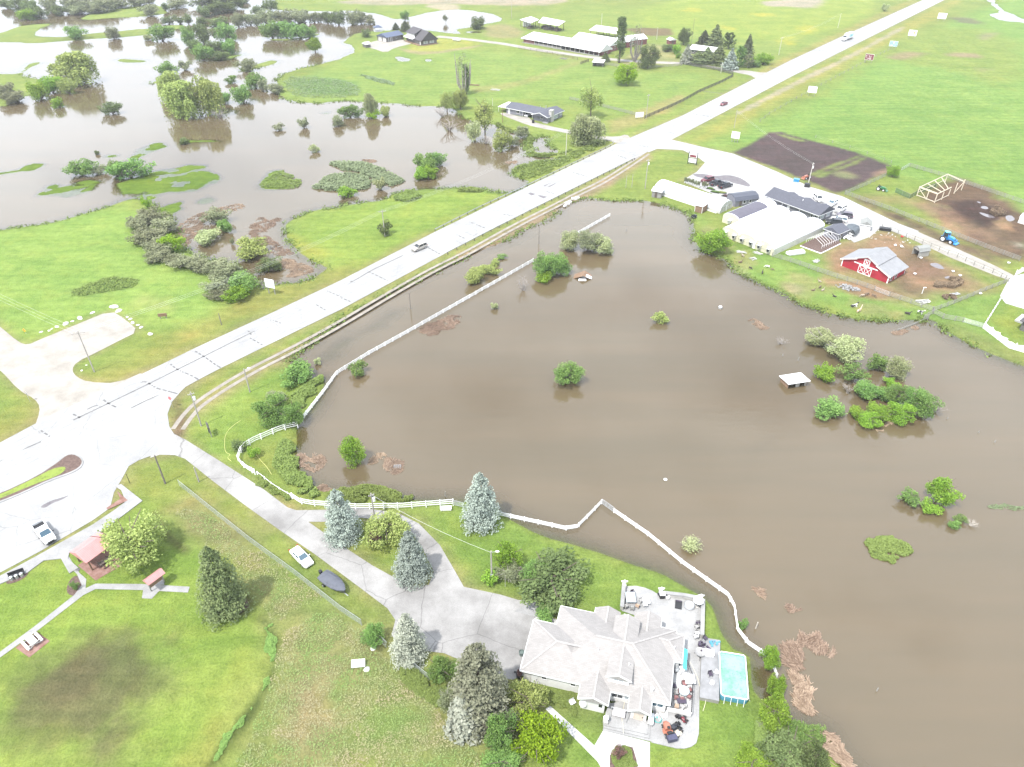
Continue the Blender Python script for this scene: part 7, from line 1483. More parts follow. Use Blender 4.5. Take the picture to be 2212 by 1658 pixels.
# ================================================================ animals
def animal_mesh(name,pts,edges,rad):
 me=bpy.data.meshes.new(name);me.from_pydata([Vector(p) for p in pts],edges,[]);o=bpy.data.objects.new(name,me);COL.objects.link(o)
 s=o.modifiers.new('s','SKIN');sv=me.skin_vertices[0].data
 for i,r in enumerate(rad):sv[i].radius=(r,r) if not isinstance(r,tuple) else r
 sv[0].use_root=True;d=o.modifiers.new('d','SUBSURF');d.levels=1;d.render_levels=1
 dg=bpy.context.evaluated_depsgraph_get();m2=bpy.data.meshes.new_from_object(o.evaluated_get(dg));bpy.data.objects.remove(o);m2.name=name
 m2.polygons.foreach_set('use_smooth',[True]*len(m2.polygons));return m2
def goat(graze=False,lie=False,neck=.35):
 h=.25 if lie else .62
 P=[(-.35,0,h),(0,0,h-.02),(.35,0,h+.02)];Rr=[.17,.19,.17];E=[(0,1),(1,2)]
 hd=[(.55,0,h+.02),(.72,0,h-.28),(.84,0,h-.42),(.95,0,h-.5)] if graze else [(.50,0,h+.2),(.58,0,h+.2+neck*.6),(.70,0,h+.22+neck*.75),(.86,0,h+.14+neck*.7)]
 k=len(P);P+=hd;Rr+=[.11,.075,.075,.045];E+=[(2,k),(k,k+1),(k+1,k+2),(k+2,k+3)]
 k=len(P);P+=[(-.5,0,h+.06),(-.6,0,h+.0)];Rr+=[.05,.025];E+=[(0,k),(k,k+1)]
 for s in (-1,1):
  hb=hd[2];k=len(P);P+=[(hb[0]-.06,s*.08,hb[2]+.05),(hb[0]-.1,s*.17,hb[2]+.05)];Rr+=[.03,.015];E+=[(5,k),(k,k+1)]
  for b_,x in ((0,-.38),(2,.36)):
   k=len(P)
   if lie:P+=[(x+.05,s*.16,h-.08),(x+.2,s*.2,.08),(x+.02,s*.22,.04)]
   elif b_==0:P+=[(x-.02,s*.11,h-.18),(x-.09,s*.11,h*.38),(x-.03,s*.11,.02)]
   else:P+=[(x,s*.1,h-.2),(x+.02,s*.1,h*.42),(x,s*.1,.02)]
   Rr+=[.08,.045,.033];E+=[(b_,k),(k,k+1),(k+1,k+2)]
 return P,E,Rr
AM={'stand':animal_mesh('body',*goat()),'graze':animal_mesh('body',*goat(True)),'lie':animal_mesh('body',*goat(False,True)),'llama':animal_mesh('body',*goat(False,False,1.05))}
def coat(name,c,patch=None):
 m,n,l,b=nodes(name);v=obc(n);col=(*c,1)
 if patch:a=noise(n,l,v,2.2,1);l.new(mixc(n,l,ramp(n,l,a.outputs['Fac'],.49,.52),c,patch),b.inputs['Base Color'])
 else:a=noise(n,l,v,5,2);l.new(ramp(n,l,a.outputs['Fac'],.3,.7,tuple(x*.75 for x in c),tuple(x*1.2 for x in c)),b.inputs['Base Color'])
 b.inputs['Roughness'].default_value=.95;return m
coat('fur_white',(.62,.61,.58));coat('fur_brown',(.13,.095,.065));coat('fur_dark',(.04,.033,.03));coat('fur_black_white',(.02,.02,.022),(.62,.6,.58));coat('fur_tan',(.42,.27,.16),(.58,.47,.38));coat('fur_grey',(.30,.25,.20))
GA='animals grazing between the flood and the wooden fence'
for pose,m,p,rz,s,lb,cat in (
 ('graze','fur_white',T(2,1,548,80),2.8,1.35,'white goat grazing below the greenhouses','goat'),('graze','fur_brown',T(2,1,578,96),-.4,1.0,'small brown goat beside the white goat','goat'),('graze','fur_dark',T(2,1,437,87),-.9,1.1,'dark goat nearest the water among the upper animals','goat'),('stand','fur_dark',T(2,1,515,118),1.2,1.2,'dark goat standing below the white goat','goat'),('lie','fur_brown',T(2,1,370,46),.2,1.4,'brown goat lying by the flood below the round tree','goat'),
 ('stand','fur_grey',zz(1205,1560),2.2,1.2,'pale fawn goat beside the white pipe scraps at the greenhouse','goat'),
 ('lie','fur_black_white',zb(460,1455),.15,2.0,'black and white calf lying on the grass below the barn','calf'),('llama','fur_tan',zb(550,1560),.5,1.5,'tan long necked llama standing at the flood edge','llama'),
 ('graze','fur_brown',zb(690,1255),.3,1.5,'brown goat of the close pair by the rubble pile, right one','goat'),('graze','fur_grey',zb(625,1275),3.3,1.3,'brown goat of the close pair by the rubble pile, left one','goat'),('graze','fur_brown',zb(825,1275),-1.0,1.3,'brown goat grazing under the fence gate','goat'),('lie','fur_dark',zb(1440,1585),-.6,1.6,'dark brown animal lying near the drowned fence','goat'),('stand','fur_black_white',zb(1670,1590),-.8,1.6,'black animal with white legs near the drowned fence','calf'),
 ('lie','fur_brown',T(2,1,842,228),.1,1.2,'brown goat lying left of the group of four','goat'),('graze','fur_brown',T(2,1,888,212),.8,1.2,'brown goat at the top right of the group of four','goat'),('stand','fur_grey',T(2,1,886,176),2.5,1.1,'fawn goat standing highest on the grass bank','goat'),('lie','fur_grey',T(2,1,905,228),.5,1.2,'fawn goat lying at the right of the group of four','goat'),('lie','fur_dark',T(2,1,985,268),2.6,1.2,'dark goat lying in the long grass below the rubble pile','goat')):
 t=thing('goat' if cat=='goat' else cat,lb,cat,at(*p),rz,GA);t.scale=(s*.78,)*3
 part('body',mesh_with(AM[pose],m),None,t)
# ================================================================ fences
def walk(pts,step):
 out=[];acc=0.0
 for a,b in zip(pts,pts[1:]):
  d=b-a;L=d.length;s=acc
  while s<L:out.append(a+d*(s/L));s+=step
  acc=s-L
 out.append(pts[-1]);return out
def rail_fence(label,ptsD,z=0.0,m='wood_grey',h=1.3,rails=4,step=2.6,pw=.13,rh=.13,rt=.04,base=-.8,name='rail_fence',group=None,pm=None,capx=.06):
 pts=[at(*p,z) for p in ptsD];P=walk(pts,step);o=P[0];t=thing(name,label,'fence',o,0,group)
 pm_=MB().box(-pw/2,pw/2,-pw/2,pw/2,base,h+capx).mesh('post');pm_.materials.append(MATS[pm or m])
 for p in P:part('post',pm_,None,t,loc=p-o)
 for k in range(rails):
  zz_=h*(k+1)/rails-.06 if rails>1 else h-.1;r=MB()
  for a,b in zip(pts,pts[1:]):r.beam(a-o+Vector((0,0,zz_)),b-o+Vector((0,0,zz_)),rt,rh)
  part('rail',r,m,t)
 return t
VW=dict(m='vinyl_white',h=1.0,rails=3,step=2.45,pw=.17,rh=.15,rt=.05,base=-1.2)
rail_fence('short white fence run at the far end of the flooded highway field',[(1317,468),(1238,513)],WL,**VW)
rail_fence('long straight white fence half drowned beside the dirt track',[(1152,566),(1040,630),(880,721),(797,767),(770,784),(737,804),(726,812),(702,846),(657,904)],WL,**VW)
VL=dict(VW,h=1.35,base=-.3)
rail_fence('curved white three rail fence at the lawn corner by the brambles',TS(0,1,[(1930,1110),(1860,1125),(1800,1145),(1720,1180),(1650,1210),(1592,1245),(1560,1285),(1545,1330),(1570,1365),(1610,1395),(1655,1420)]),0,**VL)
rail_fence('broken white fence run sinking into brambles along the driveway',TS(0,1,[(1670,1420),(1700,1440),(1760,1490),(1830,1535),(1885,1565)]),0,**dict(VL,h=.75,rails=1,step=2.2))
rail_fence('straight white fence between the brambles and the driveway loop',TS(0,1,[(1895,1575),(1945,1608),(2020,1622),(2110,1628)])+TS(1,1,[(100,1645),(400,1640),(725,1615)]),0,**VL)
rail_fence('white fence from the blue spruce into the flood with a pointed corner',[(1074,1114),(1167,1134),(1221,1146),(1247,1142),(1275,1114),(1299,1089)],WL,**VW)
rail_fence('long white fence running through the flood past the patio',[(1326,1108),(1400,1159),(1474,1220),(1571,1289),(1585,1314),(1592,1364),(1615,1394),(1652,1419),(1672,1450),(1676,1465)],WL,**VW)
def gate(label,a,b,z=0.0,h=1.2,m='steel'):
 p,rz,L=frame(a,b,z);t=thing('metal_gate',label,'gate',p,rz);f=MB();f.path([(0,0,.15),(0,0,h),(L,0,h),(L,0,.15),(0,0,.15)],.035);part('gate_frame',f,m,t)
 r=MB()
 for k in range(1,5):r.tube((0,0,.15+(h-.15)*k/5),(L,0,.15+(h-.15)*k/5),.022,.022,5,False)
 for x in (L*.33,L*.66):r.tube((x,0,.15),(x,0,h),.022,.022,5,False)
 part('bar',r,m,t);return t
gate('grey tube gate between the straight white fence and the blue spruce',T(1,1,727,1618),T(1,1,788,1632))
gate('grey tube gate at the pointed corner of the flooded white fence',(1300,1089),(1325,1107),WL)
gate('floating grey gate panel lying in reed litter',T(1,1,341,1395),T(1,1,385,1392),WL-.1).rotation_euler=(R(-72),0,R(5))
WF=dict(m='fence_board',h=1.35,rails=4,step=2.7,pm='wood_grey',rh=.1)
mat('fence_board',(.215,.21,.185),.9,.25,2)
GW='grey wooden rail fences of the stock yards'
rail_fence('wooden fence along the front of the red barn',[y5(265,1375),y5(560,1460),y5(830,1550),y5(1100,1650),zb(400,1010),zb(840,1160)],**WF,group=GW)
gate('wide metal gate in the wooden fence right of the red barn',zb(845,1165),zb(1105,1265))
rail_fence('wooden fence right of the gate ending at the fence junction',[zb(1110,1265),zb(1500,1400),zb(1910,1545)],**WF,group=GW)
rail_fence('wooden fence bending from the fence junction toward the white fence',[zr_(215,960),zr_(390,1045),zr_(680,1095)],**WF,group=GW)
gate('long green metal gate beside the white scalloped fence',zr_(685,1095),zr_(1000,1185))
rail_fence('wooden fence climbing from the fence junction to the farm lane corner',[zr_(215,930),zr_(480,835),zr_(750,725),zr_(1000,620),zr_(1390,470)],**WF,group=GW)
rail_fence('wooden fence sloping from the fence junction down into the flood',[zr_(215,965),zr_(60,1050),T(2,1,1590,410)],**dict(WF,h=1.3),group=GW)
rail_fence('drowned end of the wooden fence sinking under the flood',[T(2,1,1585,412),T(2,1,1480,455),T(2,1,1390,490)],WL,**dict(WF,h=.5,rails=2),group=GW)
rail_fence('long wooden fence on the upper side of the farm lane behind the blue tractor',[T(2,0,1050,1262),T(2,0,1350,1368),T(2,0,1700,1508),T(2,0,2000,1625),T(2,0,2180,1692)],**WF,group=GW)
rail_fence('far wooden fence between the muddy yard and the green crop',[T(2,0,1470,1082),T(2,0,1700,1150),T(2,0,1950,1235),T(2,0,2212,1325),T(2,0,2300,1355)],**WF,group=GW)
rail_fence('pale wooden fence between the ploughed field and the paddock',[T(2,0,1050,1262),T(2,0,1180,1208),T(2,0,1310,1148)],**WF,group=GW)
gate('metal gate at the top corner of the small paddock',T(2,0,1415,1108),T(2,0,1465,1080))
rail_fence('wooden fence on the lower side of the farm lane behind the barn',[T(2,0,1290,1478),T(2,0,1500,1560),T(2,0,1700,1645),T(2,1,1760,5),T(2,1,1870,58),T(2,1,2000,112),T(2,1,2090,158)],**dict(WF,rails=2),group=GW)
rail_fence('dark grey board fence beside the far highway verge',[T(1,0,1965,772),T(1,0,2120,705),T(1,0,2212,662),T(2,0,100,605),T(2,0,250,540),T(2,0,325,500)],m='wood_black',h=1.4,rails=3,step=4,rh=.28,pw=.18,rt=.06)
rail_fence('grey rail fence curving behind the ranch house lawn',[T(1,0,1480,648),T(1,0,1560,664),T(1,0,1690,695),T(1,0,1820,728),T(1,0,1925,755)],m='wood_grey',h=1.3,rails=3,step=3.2,rh=.18)
rail_fence('dark post fence along the lower side of the far farm road',[T(1,0,1150,322),T(1,0,1280,338),T(1,0,1420,365),T(1,0,1532,392)],m='wood_dark',h=1.4,rails=3,step=4,rh=.1)
rail_fence('short dark fence piece at the head of the paddock track',[T(1,0,1550,418),T(1,0,1602,402)],m='wood_dark',h=1.4,rails=4,step=2.5,rh=.18)
rail_fence('grey fence along the paddock under the leafy poplar',[T(1,0,1692,420),T(1,0,1800,436)],m='wood_grey',h=1.3,rails=3,step=3,rh=.16)
rail_fence('grey fence along the paddock under the dark broad tree',[T(1,0,1940,442),T(1,0,2080,438),T(1,0,2205,428)],m='wood_grey',h=1.3,rails=3,step=3,rh=.16)
rail_fence('dark board fence in front of the conifer row',[T(2,0,20,420),T(2,0,110,440),T(2,0,220,458),T(2,0,325,485)],m='wood_black',h=1.5,rails=4,step=3.5,rh=.24)
rail_fence('thin wire fence with wooden posts running past the billboards',[T(2,0,500,792),T(2,0,560,745),T(2,0,700,665),T(2,0,860,575),T(2,0,1040,480),T(2,0,1220,385),T(2,0,1400,300)],m='wood_grey',h=1.2,rails=2,step=6.5,rh=.03,rt=.03,pw=.16)
rail_fence('wire fence with pale stakes along the crop behind the ploughed field',[T(2,0,860,895),T(2,0,1000,938),T(2,0,1150,985),T(2,0,1350,1060)],m='wood_grey',h=1.1,rails=2,step=8,rh=.03,rt=.03)
def mesh_mat(name,c,dens):
 m,n,l,b=nodes(name);n.remove(b);d=n.new('ShaderNodeBsdfDiffuse');d.inputs['Color'].default_value=(*c,1);t=n.new('ShaderNodeBsdfTransparent');s=n.new('ShaderNodeMixShader');s.inputs[0].default_value=dens
 l.new(t.outputs[0],s.inputs[1]);l.new(d.outputs[0],s.inputs[2]);l.new(s.outputs[0],n['Material Output'].inputs['Surface'])
mesh_mat('chain_link',(.38,.42,.42),.33);mesh_mat('green_mesh',(.06,.13,.08),.6)
def link_fence(label,ptsD,h=1.5,m='chain_link',step=3.0,post='steel',lean=0.0):
 pts=[at(*p) for p in ptsD];o=pts[0];t=thing('wire_fence',label,'fence',o);pm_=MB().tube((0,0,-.1),(lean,0,h),.03,.03,6).mesh('post');pm_.materials.append(MATS[post])
 for p in walk(pts,step):part('post',pm_,None,t,loc=p-o)
 w,r=MB(),MB()
 for a,b in zip(pts,pts[1:]):a,b=a-o,b-o;u=Vector((lean,0,h));w.quad(a+Vector((0,0,.03)),b+Vector((0,0,.03)),b+u,a+u);r.tube(a+u,b+u,.025,.025,6,False)
 part('mesh_panel',w,m,t);part('top_rail',r,post,t);return t
link_fence('long chain link fence between the park and the house drive',[(388,1050),(460,1108),(540,1172),(640,1245),(737,1322),(782,1352)])
link_fence('leaning chain link fence beside the pale silver spruce',[T(1,2,245,840),T(1,2,290,885)],1.4,lean=.2)
link_fence('chain link fence behind the pale silver spruce',[T(1,2,345,915),T(1,2,450,1000),T(1,2,570,1095)],1.4)
link_fence('dark green mesh fence around the small paddock',[T(2,0,1375,1248),T(2,0,1470,1290),T(2,0,1530,1255),T(2,0,1640,1215)],1.6,'green_mesh',3,'wood_grey')
def panel_fence(label,ptsD,h=1.8):
 pts=[at(*p) for p in ptsD];o=pts[0];t=thing('panel_fence',label,'fence',o);w=MB()
 for a,b in zip(pts,pts[1:]):
  P=walk([a,b],2.5)
  for p,q in zip(P,P[1:]):
   d=(q-p);n=7;nn=Vector((-d.y,d.x,0)).normalized()*.025;top=[(p-o+d*(i/n)+Vector((0,0,h-.35*math.sin(math.pi*i/n)))) for i in range(n+1)];prof=[p-o+Vector((0,0,.05)),q-o+Vector((0,0,.05))]+top[::-1]
   w.loft([[v-nn for v in prof],[v+nn for v in prof]])
 part('panel',w,'vinyl_white',t);pm_=MB().box(-.08,.08,-.08,.08,-.1,h+.05).mesh('post');pm_.materials.append(MATS['vinyl_white'])
 for p in walk(pts,2.5):part('post',pm_,None,t,loc=p-o)
panel_fence('white scalloped vinyl fence on the flood side of the right edge house',[zr_(1000,1190),zr_(1200,1345),zr_(1400,1500),zr_(1700,1590)])
panel_fence('white scalloped vinyl fence climbing beside the pale driveway',[zr_(1000,1190),zr_(1230,820),zr_(1420,500)])
panel_fence('short white vinyl fence across the farm lane mouth',[zr_(1500,370),zr_(1680,280)])
# guard rails
def guardrail(label,ptsD,step=3.9):
 pts=[at(*p) for p in ptsD];o=pts[0];t=thing('guard_rail',label,'guard rail',o);pm_=MB().box(-.1,.1,-.1,.1,-.1,.75).mesh('post');pm_.materials.append(MATS['wood_black'])
 for p in walk(pts,step)[:99]:part('post',pm_,None,t,loc=p-o)
 r=MB()
 for a,b in zip(pts,pts[1:]):a,b=a-o,b-o;d=(b-a).normalized();nn=Vector((-d.y,d.x,0))*.11;r.beam(a+nn+Vector((0,0,.72)),b+nn+Vector((0,0,.72)),.06,.11);r.beam(a+nn+Vector((0,0,.56)),b+nn+Vector((0,0,.56)),.06,.11);r.beam(a+nn*.8+Vector((0,0,.64)),b+nn*.8+Vector((0,0,.64)),.03,.1)
 part('beam',r,'steel',t)
guardrail('steel guard rail on the upper side of the highway',[T(1,0,608,1500),T(1,0,900,1352),T(1,0,1230,1200),T(1,0,1500,1070),T(1,0,1720,965),T(1,0,1765,940),T(1,0,1755,925),T(1,0,1715,917)])
guardrail('steel guard rail on the flood side of the highway',[T(1,0,690,1650),T(1,0,980,1500),T(1,0,1300,1338),T(1,0,1600,1188),T(1,0,1900,1038)])
# ================================================================ poles, wires, signs
mat('pole_wood',(.26,.24,.22),.9,.25,2);mat('pole_dark',(.13,.115,.10),.9,.25,2)
TOPS={}
def pole(label,base,top,z=0.0,arm=0.0,tank=False,lamp=False,m='pole_wood',r=.15,key=None,rz=.5,name='utility_pole',meter=False):
 b=at(*base,z);h=max(2.0,z_at(b,top[1])-z);t=thing(name,label,'pole',b,rz);part('pole',MB().tube((0,0,-.6),(0,0,h),r,r*.7,8),m,t)
 if arm:
  part('cross_arm',MB().box(-arm/2,arm/2,-.12,-.02 if r>.1 else .02,h-.55,h-.42),m,t);ins=MB()
  for x in (-arm*.45,-arm*.15,arm*.15,arm*.45):ins.tube((x,-.07,h-.42),(x,-.07,h-.2),.045,.03,6)
  part('insulator',ins,'rock_pale',t)
 if tank:part('transformer',MB().lathe([(.2,-.45),(.26,-.4),(.26,.35),(.18,.45)],(.32,0,h-1.6),10),'trim_white',t)
 if lamp:part('lamp_arm',MB().tube((0,0,h-.3),(.9,0,h-.05),.035,.03,6),'steel',t);part('lamp_head',MB().lathe([(.14,0),(.2,.05),(.1,.16)],(.95,0,h-.12),8,1.7,1),'trim_white',t)
 if meter:part('meter_box',MB().box(-.2,.2,-.32,-.14,1.2,1.8),'steel',t)
 TOPS[key or label]=Vector((b.x,b.y,z+h-.3));return t
pole('tall utility pole with cross arm beside the gravel parking lot',T(0,1,612,755),T(0,1,517,490),arm=2.6,key='a',rz=.35)
pole('utility pole with white transformer at the dirt track entrance',T(0,1,1305,1105),T(0,1,1240,885),tank=True,arm=1.2,key='b')
pole('short pole with lamp arm on the bank beside the dirt track',T(0,1,1620,885),T(0,1,1602,735),lamp=True,key='c')
pole('tall bare wooden post on the grass beside the driveway mouth',T(0,1,1072,1478),T(0,1,1000,1295),m='pole_dark',r=.17,name='post');pole('short bare wooden post on the grass beside the driveway',T(0,1,1290,1467),T(0,1,1268,1372),r=.15,name='post')
pole('grey utility pole on the highway verge by the left field',T(0,1,1436,450),T(0,1,1422,375),r=.12,m='pole_dark',name='post')
pole('utility pole in the dark ivy tree on the highway side lawn',T(1,0,283,1535),T(1,0,262,1362),arm=2.2,key='g',rz=.4)
pole('pale pole with cross arm beside the roadside pond',T(1,0,1455,1010),T(1,0,1463,840),arm=2.6,key='h',m='wood_pale',rz=.3)
pole('utility pole with white transformers above the tunnel greenhouse',T(1,0,1968,1225),T(1,0,1985,1032),arm=1.6,tank=True,key='i')
pole('dark pole standing in the flood beside the dirt track',T(1,1,449,345),T(1,1,446,240),WL,m='pole_dark',r=.12,key='j',name='post')
pole('dark pole standing in the flood near the highway guard rail',T(1,0,1280,1580),T(1,0,1285,1470),WL,m='pole_dark',r=.12,name='post')
pole('white pole beside the ploughed field and black bin',T(2,0,812,1200),T(2,0,845,1056),arm=1.0,tank=True,m='wood_pale',key='l')
pole('thin pole on the mown verge near the white billboards',T(2,0,333,830),T(2,0,350,715),key='m',r=.12)
pole('utility pole with cross arm on the far highway verge',T(2,0,622,358),T(2,0,632,242),arm=2.8,key='n',m='wood_pale');pole('utility pole with cross arm in front of the conifer row',T(2,0,247,475),T(2,0,252,412),arm=2.6,key='o',m='wood_pale')
pole('dark post beside the ranch driveway',T(1,0,1046,795),T(1,0,1050,695),m='wood_brown',r=.14,name='post');pole('thin utility pole beside the white realty sign at the paddock',T(1,0,1975,768),T(1,0,1988,612),arm=1.6,key='q')
pole('pale pole in the far field right of the farm barns',T(1,0,2043,258),T(1,0,2046,178),m='wood_pale');pole('thin pole at the far pool behind the log house',T(1,0,718,212),T(1,0,715,100),m='wood_pale');pole('thin pole in the far field left of the pole sheds',T(1,0,1103,120),T(1,0,1105,18),m='pole_wood')
pole('thin pole in the far field behind the farm barns',T(1,0,1685,162),T(1,0,1686,88),m='wood_pale');pole('tall thin mast left of the white roofed house',T(2,0,52,312),T(2,0,78,120),m='pole_dark',r=.1,name='mast');pole('thin pole on the verge near the box truck',T(2,0,1005,182),T(2,0,1030,88),m='wood_pale',key='w')
pole('white stake beside the ranch house garden',T(1,0,980,692),T(1,0,978,638),m='wood_pale',r=.1,name='post')
pole('lamp pole with meter box between the driveway and lawn trees',T(1,2,975,450),T(1,2,985,258),lamp=True,key='y',rz=0,meter=True);pole('utility pole with transformer behind the left blue spruce',T(1,1,215,1690),T(1,1,200,1540),tank=True,arm=1.0,key='z')
pole('thin leaning stake under the lamp pole trees',T(1,2,1062,488),T(1,2,1042,415),m='wood_pale',r=.04,name='stake')
pole('thin pole on the grass bank above the tunnel greenhouse',T(1,0,1843,1220),T(1,0,1850,1140),m='pole_wood',r=.09,name='post');pole('second thin pole on the grass bank above the tunnel greenhouse',T(1,0,1882,1215),T(1,0,1888,1130),m='pole_wood',r=.09,name='post')
pole('black mailbox post at the street corner by the sidewalk ramp',T(0,1,842,1475),T(0,1,815,1415),m='black',r=.06,name='mailbox_post')
def wire(label,a,b,sag=1.0,n=3,gap=.8,r=.012):
 a,b=Vector(a),Vector(b);d=(b-a).normalized();s=Vector((-d.y,d.x,0));mb=MB()
 for k in range(n):
  o=s*gap*(k-(n-1)/2);pts=[a.lerp(b,t)+o-Vector((0,0,4*sag*t*(1-t))) for t in [i/14 for i in range(15)]];mb.path(pts,r,4)
 solo('overhead_wire',mb,mat('wire_grey',(.5,.5,.5),.6,.05),label,'wire')
wire('overhead wires from the gravel lot pole off the left frame edge',TOPS['a'],at(-260,560)+Vector((0,0,10)),1.2)
wire('overhead wires from the gravel lot pole to the ivy tree pole',TOPS['a'],TOPS['g'],2.0)
wire('overhead wires from the ivy tree pole to the pond pole',TOPS['g'],TOPS['h'],2.0)
wire('single dashed looking wire from the lamp pole to the blue spruce pole',TOPS['y'],TOPS['z'],.8,1,0,.02)
wire('overhead wires from the white ploughed field pole toward the billboards',TOPS['l'],TOPS['m'],1.0,2)
wire('overhead wires on the far verge from the cross arm pole to the box truck pole',TOPS['n'],TOPS['w'],1.5)
def billboard(label,c,w,h,m,rz,stripes=(),back='rock_pale',z0=1.0,name='billboard',posts=2,cat='billboard',frm='trim_white'):
 b=at(*c)
 if cat=='billboard':w*=.70;h*=.66;z0=1.7
 t=thing(name,label,cat,b,rz);part('panel',MB().box(-w/2,w/2,-.08,.08,z0,z0+h),m,t)
 part('frame',MB().box(-w/2-.08,w/2+.08,-.1,.1,z0+h,z0+h+.1).box(-w/2-.08,w/2+.08,-.1,.1,z0-.1,z0).box(-w/2-.08,-w/2,-.1,.1,z0,z0+h).box(w/2,w/2+.08,-.1,.1,z0,z0+h),frm,t)
 for k in range(posts):x=(k/(posts-1)-.5)*w*.7 if posts>1 else 0;part('post',MB().box(x-.09,x+.09,.085,.27,-.1,z0+h*.9),'wood_grey',t)
 by={}
 for (x0,x1,a,b_,mm) in stripes:by.setdefault(mm,MB()).cbox((x0*w,-.09,z0+a*h),x1*w,.03,b_*h)
 for mm,q in by.items():part('lettering',q,mm,t)
 return t
mat('sign_red',(.17,.035,.05),.5,.1);mat('sign_blue',(.22,.31,.35),.5,.3,.8);mat('sign_white',(.68,.68,.68),.5,.03);mat('sign_yellow',(.55,.36,.02),.5,.05);mat('sign_grey',(.35,.35,.35),.6,.1);mat('stop_red',(.42,.02,.03),.4,.05);mat('ink',(.10,.09,.10),.6,.1);mat('sign_olive',(.35,.30,.10),.6,.2)
rzB=R(-28)
billboard('plain white billboard nearest the greenhouse junction',T(2,0,335,925),4.4,3.7,'sign_white',rzB,posts=3,z0=.6)
billboard('white billboard with faint lettering second along the verge',T(2,0,832,625),5.6,4.0,'sign_white',rzB,[(-.2,.3,.75,.04,'sign_grey'),(.1,.4,.55,.03,'sign_grey'),(.3,.2,.3,.04,'sign_grey')])
billboard('dark red billboard with white script on the far verge',T(2,0,1200,410),6.0,4.2,'sign_red',rzB,[(-.36,.06,.7,.3,'sign_white'),(-.05,.12,.72,.07,'sign_white'),(.02,.16,.6,.06,'sign_white'),(.2,.14,.68,.06,'sign_white'),(.1,.3,.45,.05,'sign_white'),(.0,.5,.25,.07,'sign_white'),(-.36,.04,.35,.12,'sign_white'),(.15,.2,.12,.06,'sign_white')])
billboard('pale blue billboard with blurred picture on the far verge',T(2,0,1357,322),6.2,4.2,'sign_blue',rzB,[(0,.12,.7,.3,'sign_white'),(-.2,.3,.2,.12,'sign_white'),(.2,.3,.3,.1,'decal_blue')])
billboard('white billboard with an olive figure on the far verge',T(2,0,1480,252),6.6,4.8,'sign_white',rzB,[(.18,.22,.62,.2,'sign_olive'),(.2,.12,.4,.3,'sign_olive'),(-.2,.14,.6,.3,'sign_grey')])
billboard('white billboard farthest along the highway verge',T(2,0,1672,140),7.6,5.2,'sign_white',rzB)
billboard('black framed roadside sign with red and white panels at the greenhouse turn',T(2,0,60,1068),2.9,1.6,'sign_white',R(-30),[(0,.6,.3,.06,'sign_grey'),(0,.7,.6,.06,'sign_grey')],z0=.7,frm='black',name='roadside_sign',cat='sign')
b=at(*T(2,0,60,1068));t_=[o for o in COL.objects if o.get('label','').startswith('black framed roadside')][0]
part('upper_panel',MB().box(-1.45,1.45,-.08,.08,2.6,3.9),'sign_white',t_);part('red_panel',MB().box(-1.2,1.2,-.11,-.081,2.75,3.6),'sign_red',t_);part('side_post',MB().box(-1.75,-1.53,-.12,.12,-.1,4.6).box(1.53,1.75,-.12,.12,-.1,4.6),'black',t_)
billboard('grey framed notice sign on two black posts on the corner lawn',T(0,1,1362,1165),2.0,1.1,'sign_grey',R(-62),[(0,.7,.7,.08,'ink'),(0,.6,.4,.08,'ink')],z0=1.5,frm='wood_black',name='lawn_sign',cat='sign')
billboard('white stacked road sign on two posts by the backwater',T(0,1,1762,250),2.6,2.2,'sign_white',R(-20),[(0,.8,.75,.12,'sign_grey'),(0,.8,.35,.12,'sign_grey')],z0=2.0,name='road_sign',cat='sign')
billboard('small brown notice sign on the left field verge',T(0,1,1060,410),1.9,.6,'wood_brown',R(10),z0=.8,name='notice_sign',cat='sign',frm='wood_brown')
billboard('small white sign board at the paddock fence corner',T(1,0,1930,772),3.6,1.9,'sign_white',R(15),[(0,.6,.5,.12,'sign_grey')],z0=.8,name='notice_sign',cat='sign')
def text(parent,body,size,loc,rot,m,name='lettering'):
 cu=bpy.data.curves.new(name,'FONT');cu.body=body;cu.size=size;cu.align_x='CENTER';cu.align_y='CENTER';cu.extrude=.004;o=bpy.data.objects.new(name,cu);COL.objects.link(o);me=bpy.data.meshes.new_from_object(o.evaluated_get(bpy.context.evaluated_depsgraph_get()));bpy.data.objects.remove(o);o=link(name,me,None,parent);me.materials.clear();me.materials.append(MATS[m]);o.location=loc;o.rotation_euler=rot;return o
b=at(*T(0,1,1122,985));st=thing('stop_sign','red octagonal stop sign at the corner of the junction','sign',b,R(-12));part('post',MB().tube((0,0,-.1),(0,0,2.6),.04),'steel',st)
oc=[(.42*math.cos(math.pi/8+k*math.pi/4),.42*math.sin(math.pi/8+k*math.pi/4)) for k in range(8)]
part('border',MB().extr([(x*1.1,z+2.5) if 0 else (x*1.1,z*1.1+2.5) for x,z in oc],-.06,-.045),'sign_white',st);part('plate',MB().extr([(x,z+2.5) for x,z in oc],-.075,-.061),'stop_red',st);text(st,'STOP',.3,(0,-.082,2.5),(math.pi/2,0,0),'sign_white')
b=at(*T(0,1,168,508));ys=thing('warning_sign','yellow diamond warning sign lying low at the gravel road edge','sign',b,R(-20));part('post',MB().tube((0,0,-.1),(0,0,.9),.04),'steel',ys);part('plate',MB().extr([(0,.5),(.55,1.05),(0,1.6),(-.55,1.05)],-.05,-.02),'sign_yellow',ys);part('symbol',MB().extr([(-.08,.8),(.08,.8),(.08,1.15),(.2,1.15),(0,1.4),(-.2,1.15),(-.08,1.15)],-.065,-.051),'ink',ys)
